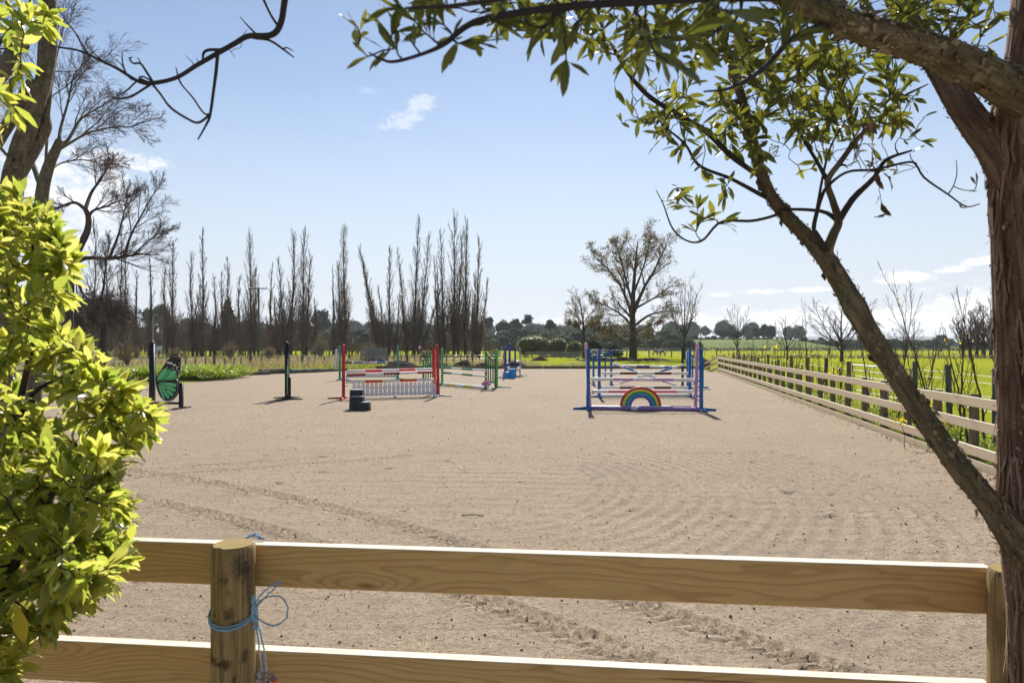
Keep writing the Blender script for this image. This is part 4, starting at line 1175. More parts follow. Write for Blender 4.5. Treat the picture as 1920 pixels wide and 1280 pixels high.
# --- blue jump seen end on
S7 = 'standards of the jump seen end on'
plain_standard('front left navy standard with white top behind the blue block', S7, *at(947.5, 708.5), 1.86, 'navy', [(-1, .2), (0, 1)], .07, 'dome', (.9,), (0, 1))
plain_standard('back left navy standard with white top beyond the blue block', S7, *at(955.5, 704), 2.02, 'navy', [(-1, .2), (1, 0)], .07, 'dome', (.9,), (0, -1))
plain_standard('slim navy standard right of the blue block', S7, *at(966, 707), 1.72, 'navy', [(1, 0), (0, 1)], .05, 'flat', (.7,), (1, 0))
plain_standard('slim grey standard right of the blue block', S7, *at(975, 704.5), 1.80, 'grey', [(1, -.2), (0, 1)], .04, 'flat', (.7,), (-1, 0), fmat='white')
for k, (pa_, pb2) in enumerate(((P(947.5, 680.5, 40.2), P(956, 679.5, 44)), (P(966, 677.5, 40.5), P(975.5, 676.5, 43.5)))):
    pole(['white pole seen end on between the two navy standards', 'white pole seen end on between the slim navy and grey standards'][k], 'poles of the jump seen end on', pa_, pb2, [(1, 'white')], .06)
for k, (qa, qb) in enumerate(((P(948, 693, 40.2), P(957, 690.5, 43.4)), (P(967, 694, 40.5), P(976, 690, 43.2)))):
    o = thing('jump_plank', ['pale hanging plank between the two navy standards', 'pale hanging plank between the slim navy and grey standards'][k], 'jump plank', tuple(qa), 'planks of the jump seen end on')
    g = Geo(); g.bar(qa, qb, .03, .26); link('board', g.mesh('board', [MT['white' if k else 'grey']]), o)
    g = Geo(); g.bar(qa + [0, 0, .14], qb + [0, 0, .14], .04, .03); link('top_strip', g.mesh('top_strip', [MT['white']]), o)
bx, by = at(955, 709.5)
bb = thing('step_block', 'bright blue two step plastic block beside the navy standards', 'mounting block', (bx, by, 0))
for (cx, w, h) in ((-.19, .36, .37), (.17, .36, .56)):
    g = Geo(); tapered(g, bx + cx, by, w, .5, h, .06); link('step', g.mesh('step', [MT['sky_blue']]), bb)

# --- butterfly wings: black frame with half a butterfly
def butterfly_wing(label, x, y, rotz):
    th = thing('jump_wing', label, 'jump wing', (0, 0, 0), 'black jump wings with butterfly panels')
    W = .88
    g = Geo(); upright(g, 0, 0, 1.94, .065, 'flat'); V, Q = lathe([(.075, 1.94), (.075, 1.96), (.06, 2.0), (0, 2.03)], 12); g.add(V, Q); link('post', g.mesh('post', [MT['black']]), th)
    g = Geo(); upright(g, W, 0, .78, .05, 'flat'); V, Q = lathe([(.055, .78), (.055, .80), (.04, .83), (0, .845)], 12); g.add(V, Q); link('short_post', g.mesh('short_post', [MT['black']]), th)
    g = Geo(); g.bar((0, 0, .17), (W, 0, .17), .05, .07); link('low_rail', g.mesh('low_rail', [MT['black']]), th)
    for px in (0, W):
        feet(th, px, 0, [(.12, 1), (-.05, -1)], .42, 'black', .07, .06)
    cups(th, -.02, -.03, [.62, .85], (-1, 0))
    out = np.array([(.11, .82), (.20, 1.02), (.33, 1.26), (.48, 1.46), (.62, 1.56), (.74, 1.60), (.83, 1.57), (.87, 1.47), (.86, 1.30), (.84, 1.12), (.80, .98), (.74, .90),
                    (.80, .84), (.83, .72), (.82, .56), (.76, .40), (.64, .27), (.50, .22), (.36, .25), (.25, .36), (.17, .52), (.12, .68)])
    q = resample(np.vstack([out, out[:1]]), 80)[:-1]
    def poly_part(name, poly, y0, y1, mat, parent=None):
        c = np.mean(poly, 0); g = Geo(); g.prism(poly[::-1] if area(poly) < 0 else poly, y0, y1); return link(name, g.mesh(name, [MT[mat]]), parent or th)
    def area(p): 
        p = np.asarray(p); return 0.5 * np.sum(p[:, 0] * np.roll(p[:, 1], -1) - np.roll(p[:, 0], -1) * p[:, 1])
    # black panel in two convex-ish halves, so the fans stay clean
    up_ = np.vstack([resample(out[:12], 40), [(.45, .86), (.2, .84)]])
    lo_ = np.vstack([[(.2, .835), (.45, .855), (.735, .895)], resample(out[12:], 40), [(.11, .80)]])
    g = Geo()
    for pol in (up_, lo_): g.prism(pol[::-1] if area(pol) < 0 else pol, -.0115, .0115)
    panel = link('butterfly_panel', g.mesh('butterfly_panel', [MT['butterfly_black']]), th)
    def cell(pts, mat):
        p = resample(np.vstack([pts, pts[:1]]), 22)[:-1]
        if area(p) < 0: p = p[::-1]
        g = Geo(); g.prism(p, -.0165, .0165); link('coloured_cell', g.mesh('coloured_cell', [MT[mat]]), panel)
    # forewing cells
    cell(np.array([(.14, .84), (.22, 1.02), (.33, 1.16), (.43, 1.22), (.47, 1.17), (.40, 1.04), (.26, .90)]), 'butterfly')
    cell(np.array([(.17, .835), (.30, .925), (.42, 1.04), (.49, 1.16), (.56, 1.19), (.58, 1.12), (.46, .98), (.32, .88)]), 'butterfly_dark')
    cell(np.array([(.34, .875), (.48, .97), (.60, 1.12), (.68, 1.15), (.74, 1.08), (.72, 1.02), (.58, .94)]), 'butterfly')
    cell(np.array([(.22, .835), (.42, .885), (.60, .945), (.75, 1.01), (.76, .94), (.70, .885), (.50, .86)]), 'butterfly_dark')
    # hindwing cells, a fan
    for k, (a0, a1, r) in enumerate([(-2, -17, .62), (-17, -31, .64), (-31, -45, .64), (-45, -58, .62), (-58, -69, .56)]):
        c0 = np.array([.13, .80]); m = (a0 + a1) / 2
        pts = [c0 + r0 * np.array([math.cos(math.radians(a)), math.sin(math.radians(a))]) for r0, a in ((.08, m), (r * .6, a0 - 1), (r * .95, a0 - 2.5), (r, m), (r * .95, a1 + 2.5), (r * .6, a1 + 1))]
        cell(np.array(pts), 'butterfly' if k % 2 else 'butterfly')
    def dots(name, lst, mat, yy=.0215):
        for cx, cz, rx_, rz_ in lst:
            a = np.arange(12) * 2 * np.pi / 12
            g = Geo(); g.prism(np.column_stack([cx + rx_ * np.cos(a), cz + rz_ * np.sin(a)]), -yy, yy); link(name, g.mesh(name, [MT[mat]]), panel)
    dots('white_spot', [(.50, 1.38, .045, .030), (.58, 1.36, .05, .032), (.68, 1.31, .05, .030), (.76, 1.25, .03, .022), (.64, 1.21, .024, .018), (.46, 1.25, .016, .014), (.75, 1.18, .02, .018), (.80, 1.12, .015, .015), (.81, 1.05, .012, .014),
                        (.80, 1.24, .012, .012), (.83, 1.35, .012, .014), (.79, 1.52, .013, .010), (.73, 1.55, .016, .010), (.67, 1.55, .012, .010), (.81, .97, .010, .012)], 'white')
    rim = resample(out[12:20], 17)
    dots('white_spot', [(.13 + (p[0] - .13) * .945, .80 + (p[1] - .80) * .945, .011, .011) for p in rim], 'white')
    dots('black_spot', [(.36, .73, .02, .017), (.43, .66, .018, .015), (.44, .57, .03, .026), (.40, .575, .02, .014)], 'butterfly_black')
    th.location = (x, y, 0); th.rotation_euler = (0, 0, rotz)
    return th
bx1, by1 = at(285.5, 766)
butterfly_wing('black jump wing with green butterfly panel facing out, beside the shrub', bx1, by1, math.radians(-2))
tl = np.array([-8.10, 24.55]); dr = np.array([.36, -.82])
butterfly_wing('black jump wing with butterfly panel seen edge on, near the arena centre', tl[0], tl[1], math.atan2(dr[1], dr[0]))
p0, p1 = G(222, 770), G(283, 763)
pole('dark teal pole lying on the sand behind the shrub', None, p0 + [0, 0, .055], p1 + [0, 0, .055], [(.4, 'teal'), (.2, 'white'), (.4, 'teal')], .055)
pole('black and white pole lying on the sand behind the butterfly wing', None, G(236, 762) + [0, 0, .055], G(281, 757) + [0, 0, .055], [(.3, 'black'), (.3, 'white'), (.4, 'black')], .055)
# jump poles leaning in the grass behind the teal standard
for k, (b_, t_) in enumerate((((627, 694), (631, 655)), ((633, 693), (629, 656)), ((577, 692), (578, 668)))):
    a_ = G(*b_); p_ = P(t_[0], t_[1], a_[1] + .5)
    pole(['pale leaning pole left of the teal standard', 'greyer leaning pole crossing the pale one by the teal standard', 'short grey pole standing in the long grass'][k], 'poles leaning at the arena edge', a_, p_, [(1, 'grey' if k else 'white')], .07 if k < 2 else .09)

# ------------------------------------------------------------------ bare trees, woods and things beyond the arena
def tube_geo(levels, sides):
    g = Geo()
    for (Pt, R), S in zip(levels, sides):
        V, Q, A = tubes(Pt, R, S); g.add(V, Q, 0, A)
    return g
def one(pts, r0, r1, n=14, wob=0.0, pw=1.0):
    p = resample(pts, n, wob)[None]
    return p, (r0 + (r1 - r0) * np.linspace(0, 1, n) ** pw)[None]
def cat(*lv):
    return [(l[0], l[1]) for l in lv]

# --- Lombardy poplars: one tight bare crown of steep branches on each of its stems
def poplar(label, px, top, base_Y=110.0, stems=((0, 0, 1.0),), dens=1.0, wid=1.0, base_px=None, brush=1.0, r=.34, group='bare Lombardy poplars behind the arena'):
    b = P(px, HZ, base_Y); b[2] = 0.0
    H = (HZ - top) / F * base_Y + CH
    th = thing('poplar', label, 'tree', tuple(b), group)
    gt, gc = Geo(), Geo()
    for (ox, lean, hs) in stems:
        h = H * hs
        ctrl = np.array([[ox * .85, 0, -.2], [ox * .92, 0, h * .12], [ox * .97 + lean * .25, rng.normal(0, .2), h * .3], [ox + lean * .6, rng.normal(0, .4), h * .62], [ox * 1.05 + lean, rng.normal(0, .4), h]])
        Pt, R = one(ctrl + b * [1, 1, 0], r * (.75 if len(stems) > 1 else 1) * (.6 + .4 * hs), .025, 16, .05)
        V, Q, A = tubes(Pt, R, 7); gt.add(V, Q, 0, A)
        n1 = int(56 * dens * hs) + 12
        C1 = grow(Pt, R, n1, .18, .96, (.18, .50), (.20 * wid, .36 * wid), (0, 0, .16), .05, .45, 7, .25, .68, rmin=.034)
        C2 = grow(*C1, 7, .12, .95, (.25, .55), (.22, .45), (0, 0, .10), .06, .5, 5, .4, .45, rmin=.021)
        C3 = grow(*C2, 2, .2, .95, (.25, .6), (.3, .6), (0, 0, .08), .06, .6, 3, .5, .3, rmin=.015)
        for (c, S) in ((C1, 4), (C2, 3), (C3, 3)):
            V, Q, A = tubes(c[0], c[1], S); gc.add(V, Q)
        if brush:
            # thin upright shoots round the lower stem
            nb = int(90 * brush)
            B = grow(Pt, R, nb, .03, .46, (.15, .7), (.10, .24), (0, 0, .20), .05, .12, 5, .4, .5, rmin=.02)
            B2 = grow(*B, 3, .2, .95, (.2, .5), (.3, .5), (0, 0, .15), .06, .7, 4, .5, .3, rmin=.014)
            for c in (B, B2):
                V, Q, A = tubes(c[0], c[1], 3); gc.add(V, Q)
    link('trunk', gt.mesh('trunk', [MT['bark_far']], True), th)
    link('crown', gc.mesh('crown', [MT['twig_far']]), th)
    return th
PL = [
 ('slender bare poplar furthest left, above the round scrub bush', 255, 505, 104, ((0, 0, 1),), .5, .6),
 ('slender bare poplar with black trunk beside the white roofed shed', 282, 478, 100, ((0, 0, 1),), .5, .6),
 ('broad brushy poplar just right of the shed', 322, 452, 108, ((0, 0, 1), (-.8, -.3, .8)), .9, .9),
 ('bare poplar with brown lower shoots, left of the tallest left hand one', 361, 470, 112, ((0, 0, 1), (.7, .2, .7)), .7, .8),
 ('tallest poplar of the left hand row, slim and straight', 379, 424, 110, ((0, 0, 1),), .9, .7),
 ('short thin poplar left of the dark conifer', 402, 512, 118, ((0, 0, 1),), .5, .8),
 ('mid height poplar rising behind the dark conifer', 427, 482, 120, ((0, 0, 1), (-.9, -.2, .85)), .8, .9),
 ('short brushy poplar between the conifer and the power pole', 449, 512, 118, ((0, 0, 1),), .5, .9),
 ('pointed poplar whose trunk stands just left of the power pole', 470, 438, 108, ((0, 0, 1), (.6, .4, .72)), 1.0, 1.0),
 ('thin poplar just right of the power pole', 509, 490, 118, ((0, 0, 1),), .5, .7),
 ('low brushy poplar right of the power pole', 525, 545, 112, ((0, 0, 1), (-.6, -.2, .9)), .6, 1.0),
 ('left stem of the close poplar pair above the edge on jump wing', 545, 430, 110, ((0, .5, 1), (-1.1, -1.0, .78)), 1.0, .9),
 ('right stem of the close poplar pair above the edge on jump wing', 568, 425, 109, ((0, .3, 1), (.6, .5, .8)), 1.0, .9),
 ('short poplar in the gap right of the close pair', 590, 560, 116, ((0, 0, 1),), .5, 1.0),
 ('thin pole like poplar left of the red jump standard', 627, 495, 108, ((0, -.3, 1),), .35, .45),
 ('tall full poplar directly above the left red standard', 646, 418, 110, ((0, .0, 1), (-.7, -.5, .72)), 1.1, .9),
 ('leaning poplar tilting to the left above the slatted trailer', 714, 458, 110, ((0, -3.6, 1), (-.6, -2.4, .9)), .8, .75),
 ('narrow poplar with side stems just right of the leaning one', 729, 458, 109, ((0, .2, 1), (-.9, -.8, .64), (1.1, .7, .6)), .8, .75),
 ('broad multi stemmed poplar above the round road sign', 772, 402, 110, ((.3, .9, 1), (-.9, -1.3, .76), (1.2, 1.9, .88), (1.6, 3.2, .5)), 1.0, .8),
 ('left poplar of the tall right hand clump', 832, 428, 110, ((0, -.4, 1), (-.7, -.9, .78)), .8, .8),
 ('tallest poplar of all, in the middle of the right hand clump', 851, 397, 112, ((0, .2, 1), (.8, .6, .86)), 1.1, .9),
 ('second tallest poplar of the right hand clump, dark straight trunk', 872, 408, 109, ((0, .3, 1),), 1.0, .8),
 ('rightmost poplar of the row, standing alone against clear sky', 893, 443, 110, ((0, .5, 1), (-.3, .1, .7), (.6, 1.2, .66)), .9, .8),
 ('slim dark poplar between the clump and the rightmost poplar', 886, 560, 116, ((0, 0, 1),), .4, .8),
 ('short brushy poplar behind the clump of tall ones', 820, 500, 120, ((0, 0, 1),), .6, .8)]
for (lb, px, top, Y, st, de, wd) in PL:
    poplar(lb, px, top, Y, st, de, wd)
# slim bare trees behind the birch
for k, (px, top) in enumerate(((176, 405), (198, 455), (226, 415), (236, 470), (150, 450))):
    poplar(['tall slim bare tree behind the horizontal birch limb', 'second slim bare tree, shorter, behind the birch limb', 'dark slim bare tree at the right of the birch group', 'thin faint bare tree right of the dark slim one', 'slim bare tree nearest the yellow green shrub'][k],
           px, top, 84 + 2 * k, ((0, 0, 1),), .6, .9, brush=.3, r=.2, group='slim bare trees behind the birch')

# --- generic bare or half bare broad tree
def broad(label, name, b, limbs, r0, n=(7, 6, 5, 4), ang=(.35, .8), lens=((.35, .6), (.35, .6), (.35, .6), (.4, .7)), trop=(0, 0, .05), bark='bark_far', twig='twig_far', rmin=.012, leaves=None, droop=0.0, group=None, S0=9, wob=.10, cat_='tree', extra_leaf_z=None, t0=.3, skip_first=False):
    b = np.asarray(b, float)
    th = thing(name, label, cat_, tuple(b), group)
    gt, gc = Geo(), Geo(); tips = []
    for (ctrl, ra, rb) in limbs:
        Pt, R = one(np.asarray(ctrl, float), ra, rb, 16, .0 if ra > .05 else .0)
        V, Q, A = tubes(Pt, R, S0); gt.add(V, Q, 0, A)
        lev = (Pt, R)
        if skip_first and ctrl is limbs[0][0]: continue
        for k, m in enumerate(n):
            last = k == len(n) - 1
            tr = np.array(trop) * (1 if not (last and droop) else 0) + (np.array([0, 0, -droop]) if last and droop else 0)
            lev = grow(lev[0], lev[1], m, t0 if k == 0 else .15, .98, ang, lens[k], tr, wob, .55, 6 if k < 2 else 4, .25, .45, rmin=rmin * (1.8 if k == 0 else 1.0 if k < 3 else .8))
            V, Q, A = tubes(lev[0], lev[1], 5 if k == 0 else 3); (gt if k == 0 else gc).add(V, Q, 0, A)
        tips.append(lev[0][:, -1]); tips.append(lev[0][:, 2])
    link('trunk', gt.mesh('trunk', [MT[bark]], True, True), th)
    link('crown', gc.mesh('crown', [MT[twig]]), th)
    if leaves:
        tp = np.vstack(tips); mat, count, size, keep = leaves
        w = keep(tp); w = w / w.sum()
        q = tp[rng.choice(len(tp), count, p=w)] + rng.normal(0, size * 1.2, (count, 3))
        V, Fq = place(KITE, q, rdir(count), rdir(count), rng.uniform(.7, 1.4, count) * size)
        link('leaves', np_mesh('leaves', V, [Fq], MT[mat]), th)['kind'] = 'stuff'
    return th

# big oak with the last autumn leaves
OY = 97.0
def OP(px, py, dy=0.0): return P(px, py, OY + dy)
ob = OP(1187, 672)
limbs = [([OP(1187, 674), OP(1187, 640), OP(1186, 590, .2), OP(1188, 540, .2), OP(1192, 490), OP(1196, 452)], .62, .05),
         ([OP(1186, 600), OP(1178, 570, 1), OP(1160, 530, 2), OP(1135, 500, 2), OP(1112, 480, 2)], .27, .03),
         ([OP(1187, 590), OP(1205, 545, -1), OP(1225, 510, -1), OP(1240, 480, -2), OP(1250, 458, -2)], .27, .03),
         ([OP(1186, 612), OP(1165, 590, -1), OP(1140, 575, -2), OP(1110, 560, -3)], .2, .03),
         ([OP(1188, 612), OP(1215, 592, 1), OP(1240, 585, 2), OP(1268, 582, 3)], .22, .03),
         ([OP(1188, 580), OP(1215, 565, 2), OP(1240, 550, 4), OP(1262, 535, 5)], .18, .025),
         ([OP(1187, 570), OP(1175, 530, -2), OP(1165, 490, -3), OP(1155, 458, -3)], .2, .025),
         ([OP(1190, 545), OP(1205, 505, 2), OP(1215, 470, 2), OP(1218, 448, 2)], .17, .025),
         ([OP(1184, 648), OP(1160, 632, -2), OP(1135, 618, -3), OP(1112, 604, -4)], .16, .03),
         ([OP(1190, 625), OP(1215, 612, -2), OP(1240, 600, -3)], .13, .03)]
oak = broad('large spreading tree with sparse brown autumn leaves standing alone beyond the arena', 'autumn_tree', ob, limbs, .6, (10, 7, 5, 2), (.3, .85), ((.22, .44), (.35, .6), (.4, .7), (.4, .6)), (0, 0, .05), 'bark_far', 'twig_far', .020,
            leaves=('oak_leaf', 11000, .17, lambda p: (.35 + np.clip((p[:, 2] - 4) / 8, 0, 1.4) + 1.5 * np.exp(-((p[:, 2] - 3.5) / 1.5) ** 2)) * (1.15 - .55 * np.tanh((p[:, 0] - ob[0] - 2) / 3)) * (rng.random(len(p)) < .55)))
n = 1500; q = OP(1158, 612, -3)[None] + rng.normal(0, 1, (n, 3)) * [1.5, 1.4, .85]; q2 = OP(1210, 628, -3)[None] + rng.normal(0, 1, (500, 3)) * [1.1, 1.0, .6]
q = np.vstack([q, q2]); n = len(q)
V, Fq = place(KITE, q, rdir(n), rdir(n), rng.uniform(.10, .22, n))
link('low_leaves', np_mesh('low_leaves', V, [Fq], MT['oak_leaf']), oak)['kind'] = 'stuff'
# the smaller brown tree to its left
b = P(1095, 672, 94.0)
lm = [([b, P(1095, 640, 94), P(1094, 610, 94), P(1090, 580, 94), P(1085, 556, 94)], .24, .03)] + \
     [([P(1095, 628 - 8 * k, 94), P(1095 + s * 12, 612 - 8 * k, 94 + k), P(1095 + s * (30 - 2 * k), 604 - 9 * k, 94 + k)], .09, .02) for k, s in enumerate((-1, 1, -1, 1, -1))]
broad('small dark tree with rusty leaves left of the large autumn tree', 'small_autumn_tree', b, lm, .2, (8, 6, 4), (.4, .9), ((.25, .5), (.35, .6), (.4, .7)), (0, 0, .02), leaves=('oak_leaf', 2600, .15, lambda p: np.exp(-((p[:, 2] - 4.6) / 1.6) ** 2) + .04), rmin=.018)

# bare vase shaped trees and others along the right skyline
def vase(label, px, top, base, Y, nst=7, spread=.22, r=.12, twig='twig_far', n=(7, 5, 3), trop=(0, 0, .12), name='bare_tree', low=.25, rmin=.014):
    b = P(px, HZ, Y); b[2] = 0
    H = (HZ - top) / F * Y + CH
    limbs = [([b, b + [0, 0, H * low], b + [rng.normal(0, .1), 0, H * .6], b + [rng.normal(0, .2), 0, H]], r, .02)]
    for k in range(nst):
        a = 2.4 * k + rng.random(); f = low * (.6 + .8 * rng.random()); hh = H * rng.uniform(.6, .95)
        e = np.array([math.cos(a), math.sin(a), 0]) * H * spread * rng.uniform(.6, 1.2)
        limbs.append(([b + [0, 0, H * f], b + e * .55 + [0, 0, H * (f + (hh / H - f) * .45)], b + e + [0, 0, hh]], r * .5, .015))
    return broad(label, name, b, limbs, r, n, (.3, .7), ((.22, .42), (.35, .6), (.4, .7)), trop, 'bark_far', twig, rmin)
vase('bare grey vase shaped tree just right of the large autumn tree', 1284, 528, 668, 92, 8, .26, .15)
vase('thin bare tree with upswept twigs above the bend of the long fence', 1382, 572, 668, 90, 5, .2, .09, n=(6, 4, 3))
vase('young bare tree with a single leader and level side branches', 1476, 592, 668, 86, 6, .32, .10, n=(5, 3, 2), trop=(0, 0, .02))
vase('dark wide bare tree behind the leaning stem', 1578, 560, 668, 78, 7, .42, .2, n=(7, 5, 4), trop=(0, 0, .0))
vase('small rounded bare tree standing in the middle of the green field', 1697, 612, 664, 120, 7, .45, .12, n=(6, 5, 3), trop=(0, 0, .02))
for k in range(6):
    vase(['first', 'second', 'third', 'fourth', 'fifth', 'last'][k] + ' bare tree of the purple grey row at the far right, counted from the left', 1806 + 13 * k, 596 - 7 * k, 664, 118 - 5 * k, 6, .30, .28, 'twig_birch', (7, 5, 4), (0, 0, .08), 'row_tree', .2, .02)

# --- evergreens: leaf clumps spread through the crown
_ico = bmesh.new(); bmesh.ops.create_icosphere(_ico, subdivisions=2, radius=1.0)
ICO = (np.array([v.co[:] for v in _ico.verts]), np.array([[v.index for v in f.verts] for f in _ico.faces])); _ico.free()
def crown_geo(lobes, n, size, flat=.8, rn=.6, core=.0):
    """lobes [(centre, radii)], n leaves of given size on and in each"""
    Vs = Geo()
    tm = KITE
    for c, rd in lobes:
        d = rdir(n); rr = 1 - .35 * rng.random(n) ** 2
        bump = 1 + .18 * np.sin(d[:, 0] * 5 + d[:, 2] * 7 + c[0]) * np.cos(d[:, 1] * 6 + c[1])
        pos = np.asarray(c)[None] + d * np.asarray(rd)[None] * (rr * bump)[:, None]
        nr = nrmz(d * 1.0 + rng.normal(0, rn, (n, 3)) + [0, 0, .3])
        V, Fq = place(tm, pos, nrmz(np.cross(nr, rdir(n))), nr, rng.uniform(.6, 1.4, n) * size)
        Vs.add(V, Fq)
        if core:
            q = ICO[0]; k = 1 + .16 * np.sin(q[:, 0] * 5 + q[:, 2] * 7 + c[0]) * np.cos(q[:, 1] * 6 + c[1])
            Vs.add(np.asarray(c) + q * np.asarray(rd) * (core * k)[:, None], ICO[1])
    return Vs
def evergreen(label, name, px, base_z, top, Y, w, lobes=9, n=160, size=.5, mat='forest', shape='round', group=None, trunk=.25, cat_='tree', stem=.3):
    b = P(px, HZ, Y); b[2] = base_z
    zt = CH - (top - HZ) / F * Y; H = zt - base_z; W = w / F * Y / 2
    th = thing(name, label, cat_, tuple(b), group)
    g = Geo(); g.tube([b - [0, 0, .3], b + [0, 0, H * .5], b + [0, 0, H * .85]], [trunk, trunk * .7, trunk * .2], 7)
    lb = []
    for k in range(lobes):
        if shape == 'round':
            d = rdir(1)[0]; lb.append((b + [d[0] * W * .6, d[1] * W * .6, H * (.55 + .28 * d[2])], np.array([W * .5, W * .5, H * .24]) * rng.uniform(.75, 1.15)))
        elif shape == 'cone':
            f = (k + .5) / lobes; lb.append((b + [rng.normal(0, W * .12), rng.normal(0, W * .12), H * (.15 + .8 * f)], np.array([W * (1.05 - f), W * (1.05 - f), H * .11])))
        elif shape == 'umbrella':
            a = k * 2.4; q = rng.uniform(.2, .8); c = b + [math.cos(a) * W * q, math.sin(a) * W * q, H * rng.uniform(.72, .93)]
            lb.append((c, np.array([W * .38, W * .38, H * .09])))
            g.tube([b + [0, 0, H * rng.uniform(.35, .55)], (b + [0, 0, H * .6] + c) / 2, c], [trunk * .4, trunk * .3, trunk * .12], 5)
        elif shape == 'bush':
            d = rdir(1)[0]; d[2] = abs(d[2]); lb.append((b + [d[0] * W * .55, d[1] * W * .45, H * (.30 + .35 * d[2])], np.array([W * .45, W * .42, H * .34]) * rng.uniform(.8, 1.15)))
    link('trunk' if cat_ == 'tree' else 'stem', g.mesh('trunk', [MT['bark_far']], True), th)
    link('crown' if cat_ == 'tree' else 'foliage', crown_geo(lb, n, size, core=.78 if shape != 'umbrella' else 0).mesh('crown', [MT[mat]]), th)
    return th
# wooded rise: one mass of canopy, with single trees standing out of it
def wood_mass(name, xr, Yr, hr, count, size, leaf_n, mat='forest', zf=lambda x, y: 0.0):
    lb = []
    for k in range(count):
        x = rng.uniform(*xr); y = rng.uniform(*Yr); r = rng.uniform(*hr)
        lb.append((np.array([x, y, zf(x, y) + r * .55]), np.array([r * .9, r * .9, r * rng.uniform(.7, 1.0)])))
    return tag(link(name, crown_geo(lb, leaf_n, size, rn=.8, core=.86).mesh(name, [MT[mat]])), kind='stuff')
def rise(x, y): return hill_h(x) * math.sin(max(0, min(1, (y - 262) / 80)) * math.pi / 2)
wood_mass('wood', (-330, 70), (236, 290), (3.2, 5.4), 330, .8, 200, 'forest', rise)
wood_mass('undergrowth', (-210, 62), (226, 246), (1.6, 3.0), 130, .6, 130, 'forest')
def tz(x): return float(np.interp(x / 330 * F + CX, [1150, 1300, 1350, 1500, 1640, 1760, 1900], [9, 7, 5.6, 5.6, 4.4, 2.2, .3]))
wood_mass('bank_scrub', (58, 262), (314, 336), (1.4, 2.6), 190, .6, 110, 'forest', lambda x, y: tz(x) * .55 * max(0, min(1, (y - 314) / 18)))
wood_mass('far_wood', (150, 640), (620, 700), (2.2, 5.0), 200, 1.2, 100, 'forest', lambda x, y: 1.0)
wood_mass('skyline_wood', (-620, 260), (560, 640), (5, 9), 170, 1.8, 100, 'forest', lambda x, y: 7 + 7 * vnoise(np.array([x * .012]), np.array([1.5]))[0])
SK = [('dark_conifer', 'dark conifer among the bare poplars left of the power pole', 428, 1, 562, 128, 44, 'cone', .6),
      ('skyline_tree', 'tall dark tree on the wooded rise seen between the two poplar rows', 606, 8, 582, 300, 44, 'round', 1.2),
      ('skyline_tree', 'round skyline tree behind the shed', 300, 8, 572, 300, 60, 'round', 1.3),
      ('skyline_tree', 'low rounded skyline tree left of the autumn tree gap', 968, 9, 598, 320, 22, 'round', 1.0),
      ('skyline_palm', 'spiky topped tree standing highest on the skyline above the blue jump', 986, 12, 591, 330, 22, 'round', .8),
      ('skyline_tree', 'rounded skyline tree just left of the spiky topped one', 918, 10, 596, 320, 16, 'round', 1.0),
      ('skyline_tree', 'cone shaped dark skyline tree right of the clear sky gap', 1032, 9, 602, 300, 24, 'cone', 1.0),
      ('skyline_tree', 'wide low skyline tree above the pale round bushes', 940, 7, 601, 310, 34, 'round', 1.0),
      ('terrace_tree', 'round tree with a tuft on top on the grassy terrace', 1356, 5.5, 614, 345, 22, 'round', 1.0),
      ('terrace_tree', 'low round tree right of the tufted one on the terrace', 1380, 5.5, 620, 345, 20, 'round', 1.0),
      ('terrace_pines', 'leftmost spreading pine of the trio on the terrace skyline', 1419, 5.5, 613, 350, 20, 'round', .8),
      ('terrace_pines', 'tallest middle pine of the trio on the terrace skyline', 1433, 5.5, 608, 352, 20, 'round', .8),
      ('terrace_pines', 'rightmost pine of the trio on the terrace skyline', 1445, 5.5, 611, 348, 18, 'round', .8),
      ('far_tree', 'lone rounded tree on the far edge of the field near the young saplings', 1770, 0, 626, 400, 34, 'round', 1.3),
      ('far_tree', 'low rounded tree behind the leaning stem on the far skyline', 1632, 3, 628, 420, 40, 'round', 1.3)]
for nm, lb, px, bz, top, Y, w, sh, sz in SK:
    evergreen(lb, nm.replace('pines', 'pine').replace('skyline_palm', 'skyline_tree'), px, bz, top, Y, w, 10, 110, sz, 'forest', sh, trunk=.4)
for lb, px, top, Y, w in (('largest pale round bush behind the board yard fence', 998, 626, 112, 78), ('second pale round bush, right of the largest one', 1046, 632, 112, 50),
                          ('glittering pale bush beside the small rusty tree', 1078, 640, 106, 36), ('dark low bush under the rusty tree', 1112, 637, 114, 44), ('dull low bush left of the large autumn tree trunk', 1150, 645, 112, 40)):
    evergreen(lb, 'bush', px, 0, top, Y, w, 16, 230, .30, 'bush' if 'pale' in lb else 'forest', 'bush', 'bushes behind the yard fence', .12, 'bush')
